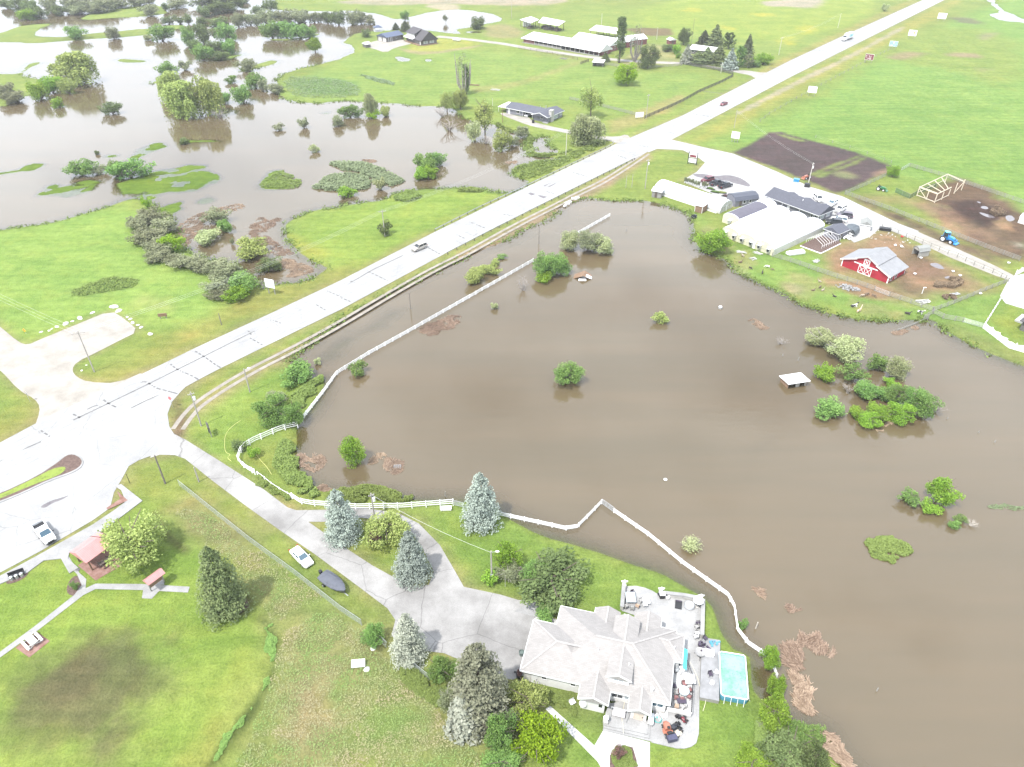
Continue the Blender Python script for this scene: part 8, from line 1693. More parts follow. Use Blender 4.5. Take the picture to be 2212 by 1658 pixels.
b=at(*T(0,1,195,945));rs3=thing('road_sign','grey sign seen from behind at the gravel road mouth','sign',b,R(140));part('post',MB().tube((0,0,-.1),(0,0,2.3),.04),'steel',rs3);part('plate',MB().extr([(x,z+2.1) for x,z in oc],-.06,-.04),'sign_grey',rs3)
# ================================================================ house surroundings
sheet('front_walk',[(1178,1532),(1189,1526),(1284,1611),(1303,1578),(1404,1604),(1403,1720),(1335,1720),(1290,1645)],.03,'concrete_white')
sheet('bed_soil',[(1308,1640),(1345,1610),(1374,1617),(1379,1720),(1345,1720)],.036,'mulch',1)
sheet('patio',[zp(380,650),zp(400,225),zp(500,205),zp(640,198),zp(800,232),zp(940,290),zp(1040,352),zp(1060,388),zp(1860,492),zp(1840,1140),zp2(1880,560),zp2(1872,1060),zp2(1835,1200),zp2(1760,1255),zp2(1660,1280),zp2(1540,1275),zp2(1180,1190),zp2(1190,900),zp2(1210,640),zp(1080,1050),zp(1090,960),zp(800,800)],.12,'concrete_grey',0,.25)
for k,(a,b_) in enumerate((((470,1012),(1185,1178)),((475,985),(1150,1140)),((480,955),(1120,1090)))):
 sheet('porch_step',[zp2(510,775-k*2),zp2(a[0],a[1]),zp2(b_[0],b_[1]),zp2(1190-k*30,930),zp2(850,600),zp2(560,640)],.13+.15*k,'concrete_grey',0,.15)
sheet('entry_fan',[T(1,2,x,y) for x,y in ((1120,650),(1160,620),(1220,597),(1270,595),(1310,630),(1262,685))],.05,'concrete')
sheet('garage_apron',[T(1,2,x,y) for x,y in ((1262,685),(1395,700),(1400,735),(1245,705))],.054,'concrete_white')
def lowwall(label,pts,h=.8,w=.45,z=.12):
 P=[at(*p) for p in pts];mb=MB()
 for a,b_ in zip(P,P[1:]):mb.beam(a+Vector((0,0,h/2+z)),b_+Vector((0,0,h/2+z)),w,h)
 t=thing('stone_wall',label,'wall',P[0]);o=P[0];mb.v=[tuple(Vector(v)-o) for v in mb.v];part('wall',mb,'stone',t);cp=MB()
 for a,b_ in zip(P,P[1:]):cp.beam(a-o+Vector((0,0,h+z+.045)),b_-o+Vector((0,0,h+z+.045)),w+.14,.08)
 part('coping',cp,'concrete',t);return t
lowwall('low stone wall on the left side of the patio',[zp(410,250),zp(375,645)]);lowwall('low stone wall on the flood side of the patio',[zp(1050,375),zp(1500,425),zp(1840,490)]);lowwall('low stone wall between the patio and the pool lawn',[zp(1850,500),zp(1830,1160)])
def urn(label,p,kind):
 t=thing('statue',label,'statue',at(*p),0);t.location.z=1.0;part('pedestal',MB().box(-.3,.3,-.3,.3,-.9,.0),'stone',t)
 if kind=='urn':part('urn',MB().lathe([(.18,0),(.1,.15),(.3,.45),(.36,.7),(.28,.72)],(0,0,0),12),'trim_white',t)
 else:part('figure',MB().lathe([(.26,0),(.16,.2),(.2,.5),(.1,.8),(.13,.95),(.03,1.1)],(0,0,0),10).cbox((.25,0,.7),.5,.08,.35,.3,.5).cbox((-.25,0,.7),.5,.08,.35,-.3,-.5),'trim_white',t)
urn('white statue on the left corner pillar of the patio wall',zp(418,240),'fig');urn('white statue on the middle pillar of the patio wall',zp(1085,370),'fig');urn('white statue on the right corner pillar of the patio wall',zp(1800,500),'fig');urn('white urn at the foot of the patio side steps',zp2(505,925),'urn')
# pool and deck
po_,rzp,Lp=frame((1555.5,1504),(1613,1512),1.15);rzp=frame((1556.5,1408),(1614.5,1417.5),1.15)[1]
a_,b_,c_,d__=at(1556.5,1408,1.15),at(1614.5,1417.5,1.15),at(1612,1511,1.15),at(1555,1502.5,1.15)
ctr=(a_+b_+c_+d__)/4;ctr.z=0;pw_=((b_-a_).length+(c_-d__).length)/2;pl_=((d__-a_).length+(c_-b_).length)/2
pool=thing('swimming_pool','rectangular above ground pool with blue sides and cloudy turquoise water','pool',ctr,rzp)
w2_,l2_=pw_/2,pl_/2;mat('pool_liner',(.06,.21,.29),.5,.1)
rr_=[(-w2_+.25,-l2_),(w2_-.25,-l2_),(w2_,-l2_+.25),(w2_,l2_-.25),(w2_-.25,l2_),(-w2_+.25,l2_),(-w2_,l2_-.25),(-w2_,-l2_+.25)]
pwm=MB();pwm.loft([[(x,y,0) for x,y in rr_],[(x*1.02,y*1.01,.6) for x,y in rr_],[(x,y,1.15) for x,y in rr_],[(x*.96,y*.98,1.15) for x,y in rr_],[(x*.96,y*.98,.8) for x,y in rr_]],False);part('side_wall',pwm,'pool_liner',pool)
m,n,l,b=nodes('pool_water');v=obc(n);a=noise(n,l,v,.55,4,.6);d=noise(n,l,v,3.5,4,.7);cc=mixc(n,l,ramp(n,l,a.outputs['Fac'],.4,.6),(.12,.28,.20),(.20,.35,.265));l.new(mixc(n,l,ramp(n,l,d.outputs['Fac'],.55,.72),cc,(.04,.16,.13)),b.inputs['Base Color']);b.inputs['Roughness'].default_value=.08
part('water',MB().add([(x*.965,y*.985,1.0) for x,y in rr_],[tuple(range(8))]),'pool_water',pool);rim=MB()
for p_,q_ in zip(rr_,rr_[1:]+rr_[:1]):rim.tube((p_[0],p_[1],1.17),(q_[0],q_[1],1.17),.085,.085,8)
part('rim',rim,'trim_white',pool)
for k in range(4):
 x=-w2_+.5+k*(pw_-1)/3;part('leg',MB().beam((x,-l2_-.04,1.1),(x,-l2_-.45,0),.06),'trim_white',pool)
for k in range(5):
 y=-l2_+.6+k*(pl_-1.2)/4;part('leg',MB().beam((w2_+.04,y,1.1),(w2_+.4,y,0),.06),'trim_white',pool)
dk=[at(*p,.7) for p in (zp(1850,1130),zp(2180,1180),zp2(2170,580),zp2(1885,525))]
dt=thing('pool_deck','weathered grey plank deck between the patio and the pool','deck');ribmat('deck_plank',(.22,.22,.225),.16,'X',.8,0,.2);part('boards',MB().prism([(p.x,p.y) for p in dk],.58,.7),'deck_plank',dt);part('skirt',MB().prism([(p.x*.999+ctr.x*.001,p.y) for p in dk],-.1,.575),'wood_grey',dt)
# raised white terrace
tt=thing('terrace','raised white floored terrace with low wall along the house','terrace');te=[at(*p,.5) for p in (zp2(1500,-40),zp2(1690,40),zp2(1780,300),zp2(1755,800),zp2(1400,720),zp2(1480,640))]
part('floor',MB().prism([(p.x,p.y) for p in te],-.05,.5),'concrete_white',tt);rl=MB();q=[te[1],te[2],te[3],te[4]]
for a,b_ in zip(q[2:],q[3:]):rl.beam(a+Vector((0,0,.35)),b_+Vector((0,0,.35)),.14,.8)
part('parapet',rl,'siding_white',tt);rl=MB()
for a,b_ in zip(q[:2],q[1:3]):
 rl.beam(a+Vector((0,0,.95)),b_+Vector((0,0,.95)),.06,.06)
 for p in walk([a,b_],.3):rl.tube((p.x,p.y,.5),(p.x,p.y,1.45),.02,.02,5,False)
part('railing',rl,'black',tt)
# furniture
mat('fabric_red',(.20,.10,.10),.9,.2);mat('fabric_tan',(.36,.26,.19),.9,.2);mat('fabric_grey',(.24,.235,.23),.9,.2);mat('fabric_dark',(.05,.04,.06),.9,.2);mat('fabric_floral',(.52,.50,.50),.9,.25,6)
def chair(label,p,rz,m,fm='black',z=.12,s=1.0,group='patio chairs around the white house'):
 b=at(*p,z);t=thing('patio_chair',label,'chair',b,rz,group);t.scale=(s,)*3;part('seat',MB().box(-.28,.28,-.28,.28,.40,.48),m,t);part('backrest',MB().slab([(-.28,.24,.95),(.28,.24,.95),(.28,.30,.46),(-.28,.30,.46)],.06),m,t)
 for x in (-.25,.25):
  for y in (-.25,.25):part('leg',MB().tube((x,y,0),(x,y,.42),.025,.02,5),fm,t)
 part('armrest',MB().box(-.33,-.27,-.25,.28,.6,.64).box(.27,.33,-.25,.28,.6,.64),fm,t);return t
for lb,p,rz,m,z in (('tan chair against the left patio wall',zp(450,420),1.4,'fabric_tan',.12),('black chair alone above the glass table',zp(575,350),.4,'fabric_dark',.12),('cream chair right of the glass table',zp(735,490),-1.2,'fabric_grey',.12),('tan chair below the glass table nearest the roof',zp(665,585),2.6,'fabric_tan',.12),('pale chair at the foot of the left patio wall',zp(455,595),2.2,'fabric_grey',.12),('grey chair half behind the roof edge',zp(565,625),3.0,'fabric_grey',.12),
 ('dark chair along the right patio wall',zp(1765,905),-1.5,'fabric_dark',.12),('grey chair below the dark chair on the right wall',zp(1750,965),-1.2,'fabric_grey',.12),('white chair upper of the pair at the wall end',zp(1750,1090),-1.5,'trim_white',.12),('white chair lower of the pair at the wall end',zp(1735,1145),-1.4,'trim_white',.12),('black chair on the plank deck corner',zp(1895,1175),.6,'fabric_dark',.7),('black folding chair alone on the plank deck',zp2(2035,210),.2,'fabric_dark',.7),
 ('red cushioned chair above the round terrace table',zp2(1650,355),.1,'fabric_red',.5),('red cushioned chair left of the round terrace table',zp2(1595,470),1.5,'fabric_red',.5),('red cushioned chair right of the round terrace table',zp2(1725,450),-1.3,'fabric_red',.5),('red cushioned chair at the terrace railing below the table',zp2(1725,545),-2.2,'fabric_red',.5),('red cushioned chair left of the pair below the table',zp2(1535,555),3.0,'fabric_red',.5),('red cushioned chair right of the pair below the table',zp2(1620,575),3.1,'fabric_red',.5),
 ('dark chair against the house on the terrace',zp2(1505,385),1.6,'fabric_dark',.5),('grey chair against the house on the terrace',zp2(1540,490),1.7,'fabric_grey',.5),('tan armchair at the lower end of the terrace',zp2(1545,680),2.8,'fabric_tan',.5)):chair(lb,p,rz,m,z=z)
def table(label,p,r,m,z=.12,sq=0):
 t=thing('patio_table',label,'table',at(*p,z));
 if sq:part('table_top',MB().box(-r,r,-sq,sq,.70,.74),m,t)
 else:part('table_top',MB().lathe([(r,.70),(r,.73)],(0,0,0),20),m,t)
 for x in (-.5,.5):
  for y in (-.5,.5):part('leg',MB().tube((x*r,y*(sq or r),0),(x*r,y*(sq or r),.7),.03,.03,5),'steel',t)
 return t
table('glass topped table on the left side of the patio',zp(535,450),.75,'glass_pale',.12,.95);table('white square table with a dark tray on the patio',zp(820,510),.55,'trim_white',.12,.55);table('small white table below the square white table',zp(800,580),.32,'trim_white',.12,.3);table('round glass table with red chairs on the terrace',zp2(1645,470),.75,'glass_pale',.5);table('large white table at the upper end of the terrace',zp2(1730,300),.7,'trim_white',.5,.7);table('low dark table at the lower end of the terrace',zp2(1610,620),.6,'fabric_dark',.5,.35)
def grill(label,p,z,rz=0,m='black',lid='trim_white',name='barbecue',cat='grill'):
 t=thing(name,label,cat,at(*p,z),rz);part('cabinet',MB().box(-.35,.35,-.3,.3,.05,.85),m,t);part('lid',MB().loft([[(-.42,y,.85),(-.42,y,.85+h),(.42,y,.85+h),(.42,y,.85)] for y,h in ((-.33,.08),(-.15,.3),(.15,.3),(.33,.08))]),lid,t);part('side_shelf',MB().box(-.75,-.36,-.25,.25,.8,.84).box(.36,.75,-.25,.25,.8,.84),m,t)
 for y in (-.2,.2):wheel(t,.3,y,.09,.05)
 return t
grill('white topped grill against the flood side patio wall',zp(1110,405),.12);grill('stainless grill at the house wall on the terrace',zp2(1535,130),.5,1.6,'steel','steel');grill('dark grill under the blue awning',zp2(1620,95),.12,1.6)
t=thing('planter','round white planter on the patio beside the grill','planter',at(*zp(1215,425),.12));part('pot',MB().lathe([(.2,0),(.32,.3),(.34,.5),(.3,.5)],(0,0,0),12),'trim_white',t);part('soil',MB().lathe([(.29,.47),(.29,.48)],(0,0,0),12),'mulch',t)
t=thing('raft','black inflatable mat lying on the patio','mat',at(*zp(1415,540),.12),R(-14));part('pad',MB().box(-.5,.5,-.75,.75,0,.16),'black',t);part('pillow',MB().box(-.4,.4,.5,.7,.161,.24),'fabric_dark',t)
t=thing('lounge_float','silver grey round float chair against the patio wall','float',at(*zp(1615,560),.12),.3);part('ring',MB().lathe([(.45,.05),(.7,.0),(.85,.2),(.7,.4),(.45,.35)],(0,0,0),16),'steel',t);part('seat',MB().lathe([(.44,.1),(.44,.14)],(0,0,0),14),'glass_pale',t)
t=thing('parasol','collapsed white parasol in the right corner of the patio','parasol',at(*zp(1755,570),.12));part('canopy',MB().lathe([(.85,1.5),(.75,1.75),(.45,2.0),(.05,2.15)],(0,0,0),8),'trim_white',t);part('pole',MB().tube((0,0,0),(0,0,2.2),.03),'steel',t);part('base',MB().lathe([(.3,0),(.3,.08)],(0,0,0),12),'stone',t)
t=thing('dish_chair','big round papasan chair with tripod legs on the deck corner','chair',at(*zp(1800,1450),.4),.4);part('bowl',MB().lathe([(.15,.35),(.5,.45),(.75,.72),(.78,.74),(.5,.55),(.15,.45)],(0,0,0),18),'fabric_grey',t)
for k in range(3):a=k*2.1;part('leg',MB().tube((math.cos(a)*.2,math.sin(a)*.2,.4),(math.cos(a)*.8,math.sin(a)*.8,-.28),.04,.03,5),'black',t)
t=thing('deck_box','white storage box lid on the plank deck','box',at(*zp(1955,1435),.7),R(-10));part('box',MB().box(-.75,.75,-.4,.4,0,.5),'trim_white',t);part('lid',MB().box(-.8,.8,-.45,.45,.5,.58),'vinyl_white',t)
t=thing('porch_swing','canopied porch swing with floral cushions on the front porch','swing',at(*zp2(700,800),.45),HR);part('seat',MB().box(-.8,.8,-.35,.3,.45,.58),'fabric_floral',t);part('backrest',MB().slab([(-.8,.3,1.1),(.8,.3,1.1),(.8,.38,.5),(-.8,.38,.5)],.1),'fabric_floral',t);part('frame',MB().path([(-1.1,-.7,0),(-1.05,0,1.75),(-1.1,.7,0)],.035).path([(1.1,-.7,0),(1.05,0,1.75),(1.1,.7,0)],.035).tube((-1.05,0,1.75),(1.05,0,1.75),.035),'steel',t)
t=thing('utility_sink','white utility sink trolley at the corner of the front porch','sink',at(*zp2(1165,885),.12),HR);part('basin',MB().box(-.35,.35,-.7,.7,.55,.95),'trim_white',t);part('tap',MB().path([(0,.5,.95),(0,.5,1.25),(0,.3,1.25)],.03),'steel',t);part('leg',MB().box(-.3,-.25,-.65,-.6,0,.55).box(.25,.3,-.65,-.6,0,.55).box(-.3,-.25,.6,.65,0,.55).box(.25,.3,.6,.65,0,.55),'black',t)
t=thing('awning','turquoise awning sticking out from the house eave above the terrace','awning',at(*zp(1525,1530),2.4),HR);part('canopy',MB().slab([(-.15,-1.6,.2),(.35,-1.6,.0),(.35,1.6,.0),(-.15,1.6,.2)],.06),mat('turquoise',(.06,.42,.50),.6,.05),t);part('arm',MB().tube((0,-1.5,.1),(.3,-1.5,-.1),.02).tube((0,1.5,.1),(.3,1.5,-.1),.02),'steel',t)
def hose(label,pts,m,z=.16,r=.03):
 P=smooth_line(pts,3);o=at(*P[0]);solo('hose',MB().path([at(*p)-o+Vector((0,0,z)) for p in P],r,5),m,label,'hose',o)
mat('hose_cream',(.6,.56,.42),.6,.05);mat('hose_teal',(.07,.33,.31),.6,.05);mat('hose_yellow',(.55,.52,.2),.6,.05)
hose('cream hose running over the front porch steps',[zp2(785,620),zp2(760,750),zp2(740,860),zp2(765,980),zp2(768,1090)],'hose_cream',.5);hose('cream hose from the deck down to the lawn by the pool',[zp2(1740,20),zp2(1800,130),zp2(1870,300),zp2(1900,480),zp2(1980,570),zp2(1950,680),zp2(1930,740)],'hose_cream',.2)
hose('yellow hose snaking over the corner lawn by the curved fence',[T(0,1,x,y) for x,y in ((1560,1070),(1500,1110),(1460,1160),(1455,1220),(1460,1280),(1500,1290),(1470,1310),(1500,1335))],'hose_yellow',.05);hose('yellow hose inside the curved white fence',[T(0,1,x,y) for x,y in ((1640,1260),(1680,1320),(1730,1370),(1760,1420))],'hose_yellow',.05)
o=at(*zp2(1270,865),.14);solo('hose_coil',MB().path([(math.cos(a)*(.45+.1*math.sin(a*3.3)),math.sin(a)*(.4+.08*math.cos(a*2.1)),.02+.004*k) for k,a in enumerate([i*.45 for i in range(60)])],.025,5),'hose_teal','teal garden hose coiled on the patio by the porch sink','hose',o)
rs_=random.Random(8)
def clutter(label,p,n,sx,sy,m,z=.12,name='clutter',hmax=.7,rz=0,cat='clutter',sz=.35):
 mb=MB()
 for k in range(n):
  x,y=rs_.uniform(-sx,sx),rs_.uniform(-sy,sy);h=rs_.uniform(.05,hmax);mb.cbox((x,y,h/2),rs_.uniform(.3,1)*sz*2,rs_.uniform(.3,1)*sz,h,rs_.uniform(0,3))
 return solo(name,mb,m,label,cat,at(*p,z),rz)
clutter('mixed garden clutter on the deck corner beside the round chair',zp(1880,1320),16,.7,1.0,'fabric_dark',.7);clutter('blue and white pool toys on the deck corner',zp(2030,1230),8,.9,.5,'pool_liner',.7,'pool_toys',.2);clutter('white boxes and bags against the house on the terrace',zp2(1600,170),12,.5,.6,'trim_white',.5);clutter('folded grey cushions at the lower end of the terrace',zp2(1640,700),8,.7,.4,'fabric_grey',.5);clutter('stacked white boards and hoses below the porch window',zp2(1310,805),10,1.0,.35,'trim_white',.12,hmax=.4);clutter('dark bin and boxes at the terrace wall foot',zp2(1600,830),5,.5,.2,'black',.12)
clutter('white life ring and jug on the deck beside the pool',zp2(2060,320),5,.3,.35,'trim_white',.7,'pool_toys',.25);clutter('white inflatable ring on the pool edge of the deck',zp2(2160,200),4,.25,.5,'trim_white',.8,'pool_toys',.25);clutter('folded black items at the house side door on the drive',T(1,2,1148,1060),6,.4,.4,'black',.04);t=thing('planter','tall pot with dark pink flowers at the garage corner','planter',at(*T(1,2,1150,1075)),0);part('pot',MB().lathe([(.3,0),(.42,.6),(.38,.6)],(0,0,0),12),'black',t);part('flowers',mesh_with(crown('small',1),'leaf_red'),None,t,loc=(0,0,.6)).scale=(.5,.5,.35)
t=thing('water_tub','round grey green tub at the garage door edge','tub',at(*T(1,2,1168,928),.04));part('tub',MB().lathe([(.34,0),(.38,.7),(.36,.7),(.32,.5)],(0,0,0),14),mat('tub_green',(.10,.13,.12),.6,.1),t);part('handle',MB().path([(-.38,0,.6),(-.46,0,.55),(-.38,0,.5)],.02,5),'steel',t)
t=thing('garden_chair','white plastic chair tipped over in the weedy garden','chair',at(*T(1,2,1497,1243),.1),.5);part('seat',MB().box(-.4,.4,-.3,.3,.2,.3),'trim_white',t);part('backrest',MB().slab([(-.4,.3,.7),(.4,.3,.7),(.4,.35,.25),(-.4,.35,.25)],.06),'trim_white',t)
t=thing('satellite_dish','white satellite dish on the front gable wall','dish',at(*zp2(180,610),1.4),R(-20));part('dish',MB().lathe([(.05,0),(.35,.06),(.5,.16),(.48,.17),(.05,.03)],(0,0,0),14),'trim_white',t).rotation_euler=(R(60),0,0);part('bracket',MB().tube((0,.35,-.4),(0,.05,0),.03),'steel',t)
t=thing('sandwich_board','white board leaning on a frame in the rough meadow','board',at(*T(1,2,112,1000)),R(6));part('board',MB().slab([(-.95,-.45,.35),(.95,-.45,.35),(.95,.45,.85),(-.95,.45,.85)],.06),'trim_white',t);part('frame',MB().beam((-.8,-.4,0),(-.8,.4,.8),.07).beam((.8,-.4,0),(.8,.4,.8),.07),'wood_grey',t)
t=thing('bin_bench','dark bench rack holding three round bins at the kerb','bench',at(*T(0,2,112,420)),R(31));part('seat',MB().box(-1.1,1.1,-.3,.3,.4,.48),'black',t);part('backrest',MB().box(-1.1,1.1,.3,.36,.4,1.0),'black',t)
for x in (-.7,0,.7):part('bin',MB().lathe([(.24,0),(.27,.75),(.1,.85)],(x,-.5,0),12),'steel',t)
for x in (-1,1):part('leg',MB().box(x-.05,x+.05,-.28,.34,0,.4),'black',t)
def crate(label,p,rz,m,sx,sy,h,name='crate',cat='crate',z=0.0):
 t=thing(name,label,cat,at(*p,z),rz);part('body',MB().box(-sx,sx,-sy,sy,0,h),m,t);part('lid',MB().box(-sx-.05,sx+.05,-sy-.05,sy+.05,h,h+.08),m,t);return t
crate('white box resting on the lawn by the straight white fence',T(1,1,678,1645),.05,'trim_white',.95,.35,.4,'box','box');crate('large blue skip at the roadside near the orange tractor',T(2,0,735,1178),R(-25),'paint_blue',.9,.6,.9,'skip','skip');crate('black wheeled bin at the foot of the white pole',T(2,0,805,1212),R(-25),'black',.9,.7,1.1,'bin','bin');crate('black bin at the ranch driveway edge',zc(950,595),0,'black',.5,.5,1.2,'bin','bin');crate('dark trailer box behind the lane fence near the white shed',zb(1035,60),R(-20),'black',1.6,.7,.7,'trailer','trailer')
t=thing('tank','white lying gas tank on the log house lawn','tank',at(*zl(1790,478)),R(-30));t.location.z=.9;part('tank',MB().lathe([(.2,-2.8),(.7,-2.5),(.85,-2.0),(.85,2.0),(.7,2.5),(.2,2.8)],(0,0,0),14),'trim_white',t).rotation_euler=(0,math.pi/2,0);part('saddle',MB().box(-1.8,-1.5,-.6,.6,-.95,-.5).box(1.5,1.8,-.6,.6,-.95,-.5),'concrete',t)
t=thing('caravan_top','long white rounded camper shell on the grass by the hoop frame','camper shell',at(*y5(690,1310)),R(16));t.scale=(1.15,1.15,1);part('shell',MB().loft([[(x,-w,.1),(x,-w,h*.6),(x,-w*.6,h),(x,w*.6,h),(x,w,h*.6),(x,w,.1)] for x,w,h in ((-2.5,.4,.4),(-2.2,.75,.8),(2.2,.8,.85),(2.4,.7,.6))]),'trim_white',t);part('rail',MB().box(-2.3,2.3,-.95,-.85,.0,.12),'steel',t)
mat('old_plank',(.36,.355,.34),.8,.25,2)
def planks(label,p,n,L,m,rz,spread=.8,name='plank_pile',cat='timber',z=0.0):
 mb=MB()
 for k in range(n):mb.cbox((rs_.uniform(-.3,.3),rs_.uniform(-spread,spread)*.75,.06+.07*(k%4)),L*.8*rs_.uniform(.5,1),.14,.06,rs_.gauss(0,.22))
 solo(name,mb,m,label,cat,at(*p,z),rz)
planks('pile of white planks on the grass below the camper shell',y5(1070,1460),18,3.2,'old_plank',R(45));planks('white and grey boards leaning at the wooden fence junction',zb(1740,1370),22,5.0,'old_plank',R(12),1.2);planks('white pipe scraps by the greenhouse end wall',zz(1180,1480),12,3.5,'old_plank',R(-28),.9);planks('white ladder like frame on the grass below the greenhouse',zz(1410,1600),9,2.6,'old_plank',R(30),.8);planks('white poles stacked against the greenhouse corner',zz(1490,1500),10,3.6,'old_plank',R(-35),.6);planks('stacked boards by the wooden fence near the lane corner',zr_(560,660),14,3.4,'sign_grey',R(20),.9);planks('pale planks on the paddock near the dark green trees',T(1,0,1000,585),8,7,'old_plank',R(-10),2.0);planks('grey sheets beside the paddock pen',T(1,0,1440,382),10,7,'wood_grey',R(-30),3.0);planks('heap of grey brush and poles near the lone bare poplar',T(1,0,865,552),14,7,'wood_brown',R(-10),2.0)
t_m=MB()
for k in range(70):a=rs_.uniform(0,6.28);r=rs_.uniform(0,1)**.6;h=.75*(1-r)+.1;t_m.cbox((math.cos(a)*r*3.2,math.sin(a)*r*1.6,rs_.uniform(0,h)),rs_.uniform(.2,.8),rs_.uniform(.2,.6),rs_.uniform(.15,.4),rs_.uniform(0,3),rs_.uniform(-.5,.5))
solo('rubble_pile',t_m,'concrete','white rubble pile on the grass outside the wooden fence','rubble',at(*zb(370,1120)),R(-35))
t_m=MB()
for k in range(40):t_m.cbox((rs_.uniform(-7,7),rs_.uniform(-4,4),.05),rs_.uniform(.15,.8),rs_.uniform(.1,.35),rs_.uniform(.04,.2),rs_.uniform(0,3))
solo('scattered_scraps',t_m,'old_plank','white scraps scattered over the stock yard corner behind the barn','scraps',at(*zb(1040,190)),R(-40),kind='stuff')
# feed buckets and tyres
for lb,p,m in (('white feed bowl beside the pale shelter',zb(1690,575),'trim_white'),('white feed bowl in the yard left of the pale shelter, right one',zb(1340,370),'trim_white'),('white feed bowl in the yard left of the pale shelter, left one',zb(1220,345),'trim_white'),('white bucket standing in the mud right of the barn',zb(1580,865),'trim_white'),('white bowl in the wet yard, near the heap',zr_(640,372),'trim_white'),('white bowl in the wet yard, upper one',zr_(530,308),'trim_white'),('white bowl at the foot of the climbing wooden fence',zr_(955,655),'trim_white'),('white tub by the lane fence at right',zr_(1400,175),'trim_white'),('red tub at the lane fence behind the barn',zb(1345,185),'stop_red')):
 t=thing('feed_bowl',lb,'bowl',at(*p),0,'feed bowls in the stock yards');part('bowl',MB().lathe([(.25,0),(.42,.3),(.38,.3),(.2,.1)],(0,0,0),12),m,t)
t=thing('stand_pipe','white T shaped water post in the yard right of the barn','post',at(*zb(1710,1215)),0);part('post',MB().tube((0,0,0),(0,0,1.7),.09),'trim_white',t);part('head',MB().box(-.15,.6,-.1,.1,1.7,1.85),'trim_white',t)
o=at(*T(2,1,243,342),WL);t=thing('barrel','pale barrel floating alone in the upper flood','barrel',o,.4);part('drum',MB().lathe([(.42,-.3),(.5,-.2),(.5,.45),(.42,.55)],(0,0,0),14),'steel',t);part('lid',MB().lathe([(.36,.551),(.36,.58)],(0,0,0),14),'trim_white',t)
o=at(*T(1,1,2100,1452),WL);t=thing('float_toy','small white and grey float in the middle of the flood','float',o,.5);part('ring',MB().lathe([(.14,-.05),(.28,-.08),(.34,.06),(.28,.12),(.14,.1)],(0,0,0),12),'trim_white',t);part('core',MB().box(-.11,.11,-.11,.11,-.05,.09),'steel',t)
for lb,p,h in (('mossy stump post in the flood left of the cream shrubs, lower',T(2,1,747,680),.9),('mossy stump post in the flood left of the cream shrubs, upper',T(2,1,645,652),.6),('bleached stump in the flood off the fence bend',T(2,2,472,760),1.5),('thin stake in the open flood below the bright lower right tree',T(2,2,1255,1165),.7),('dark stake in the flood at the far right, left one',T(2,1,1712,1060),.5),('dark stake in the flood at the far right, right one',T(2,1,2020,1212),.6),('dark stake in the flood at the far right, middle one',T(2,1,1915,1150),.5),('thin dark stake in the upper flood right of the silver thicket',T(1,0,1845,1500),1.0),('stump post in the flood above the gate by the blue spruce',T(1,1,672,1560),1.1)):
 b=at(*p,WL);t=thing('stake',lb,'post',b,0);part('post',MB().tube((0,0,-.6),(.08,.03,h),.11,.07,7),'bark_pale' if 'bleached' in lb else 'wood_grey',t)
m,n,l,b=nodes('puddle');b.inputs['Base Color'].default_value=(.12,.105,.11,1);b.inputs['Roughness'].default_value=.06
for p_ in ([(1930,1340),(1960,1335),(1985,1350),(1970,1360),(1935,1352)],[(1915,1375),(1960,1385),(2010,1400),(2030,1415),(1980,1412),(1940,1395)],[(2090,1400),(2130,1395),(2160,1425),(2120,1440),(2095,1425)],[(1900,1305),(1935,1312),(1925,1322)]):sheet('puddle',TS(2,0,p_),.012,'puddle',2)
for p_ in ([(1590,55),(1640,45),(1680,65),(1700,90),(1650,85)],[(1690,140),(1740,130),(1750,145),(1710,152)]):sheet('puddle',TS(2,1,p_),.012,'puddle',2)
# boulders round the gravel lot
def rock(seed,s):
 r=np.random.default_rng(seed);mb=MB();n=9;rings=[]
 for z,q in ((0,.9),(.35,1.0),(.75,.75),(1.0,.3)):rings.append([(math.cos(2*math.pi*i/n)*q*r.uniform(.75,1.15),math.sin(2*math.pi*i/n)*q*r.uniform(.6,.95),z*.75) for i in range(n)])
 return mb.loft(rings).mesh('boulder')
RM=[rock(i,1) for i in range(5)]
for r_m in RM:r_m.materials.append(MATS['rock_pale'])
RG='pale boulders edging the gravel lot'
RL={0:'biggest pale boulder at the top corner of the gravel lot',1:'long pale boulder beside the biggest one at the gravel lot corner'}
for k,(x,y,s) in enumerate(((742,335,1.6),(770,360,1.3),(825,398,.6),(845,412,.7),(860,436,.9),(895,450,.6),(915,466,.8),(975,510,1.0),(600,372,.9),(518,406,1.2),(470,426,.6),(427,443,1.2),(370,462,.8),(335,476,.5),(318,487,.6),(268,495,.6),(530,745,.5),(560,710,.4))):
 b=at(*T(0,1,x,y));o=link('boulder',RM[k%5],None,None,b-Vector((0,0,.1)),k*1.3);o.scale=(s*.8,s*.6,s*.6)
 tag(o,RL.get(k,'pale boulder in the row on the right side of the gravel lot' if k<8 else ('pale boulder in the row along the top of the gravel lot' if k<16 else 'small pale stone at the foot of the gravel lot pole')),'boulder',RG)
for k,(p,s) in enumerate(((T(1,2,205,892),.45),(T(1,2,165,1028),.5))):
 o=link('boulder',RM[k+2],None,None,at(*p),k);o.scale=(s,s,s);tag(o,('grey stone by the leaning wire fence','grey stone beside the white meadow board')[k],'boulder')
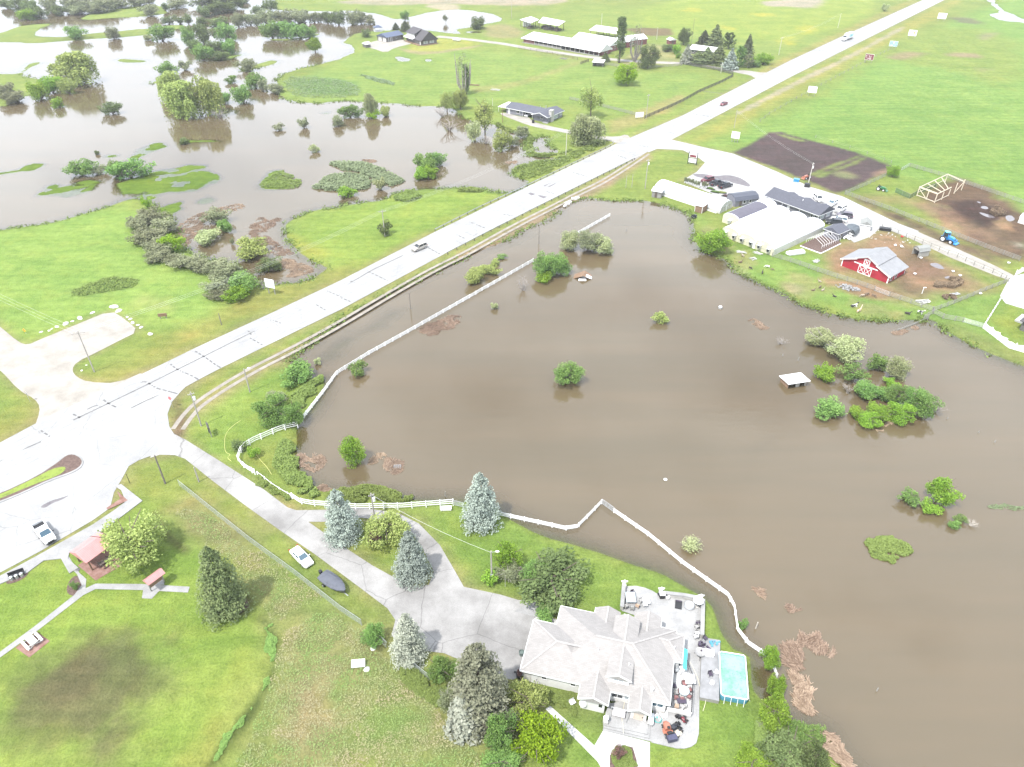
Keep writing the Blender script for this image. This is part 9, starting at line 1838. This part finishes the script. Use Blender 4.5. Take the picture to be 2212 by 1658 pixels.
# concrete culvert blocks on the highway bank
cb=MB()
for x,y,s in ((1465,1320,1.2),(1480,1310,.9),(1510,1290,1.4),(1530,1283,1.0),(1450,1335,.9)):p=at(*T(1,0,x,y));cb.cbox((p.x,p.y,.0),1.3*s,.8*s,.6*s,rs_.uniform(0,1),.1)
solo('culvert_blocks',cb,'rock_pale','broken concrete culvert blocks on the bank below the guard rail','concrete')
# nursery stock in front of the tunnel greenhouse
NG='potted trees outside the tunnel greenhouse'
for k,(x,y) in enumerate(((150,190),(190,205),(230,215),(265,225),(300,235),(335,250),(370,265),(400,275),(470,275),(510,285),(545,290))):
 b=at(*zz(x,y+20));t=thing('potted_tree','pale potted sapling in the nursery row between the tunnel greenhouse and the parked pickups','tree',b,k,NG);part('pot',MB().lathe([(.2,0),(.28,.5),(.25,.5)],(0,0,0),8),'trim_white',t);part('crown',mesh_with(crown('small',k%4),'leaf_grey'),None,t,loc=(0,0,.6)).scale=(.55,.55,.9);part('trunk',MB().tube((0,0,.4),(0,0,1.4),.04,.03,5),'bark',t)
for k,(x,y,lb) in enumerate(((620,325,'low green potted plants nearest the pickups'),(700,385,'low green potted plants left of the gambrel shed'),(830,395,'yellow green potted plants in front of the gambrel shed'),(900,460,'reddish potted plants at the corner of the gambrel shed'))):
 b=at(*zz(x,y));t=thing('potted_plants',lb,'plants',b,R(-30));part('tray',MB().box(-1.5,1.5,-.5,.5,0,.2),'black',t);part('foliage',mesh_with(crown('bush',k),('leaf_green','leaf_green','leaf_willow','leaf_red')[k]),None,t,loc=(0,0,.1)).scale=(1.5,.6,.3)
# ================================================================ air
m,n,l,b=nodes('haze');n.remove(b);vp=n.new('ShaderNodeVolumePrincipled');vp.inputs['Color'].default_value=(.92,.95,1,1);vp.inputs['Density'].default_value=.00017;vp.inputs['Anisotropy'].default_value=.2
l.new(vp.outputs[0],n['Material Output'].inputs['Volume'])
hz_=link('haze',MB().box(-3200,3200,-600,4200,-2.6,97),'haze');hz_['kind']='stuff';hz_['label']='thin pale haze filling the air over the valley';hz_['category']='haze'
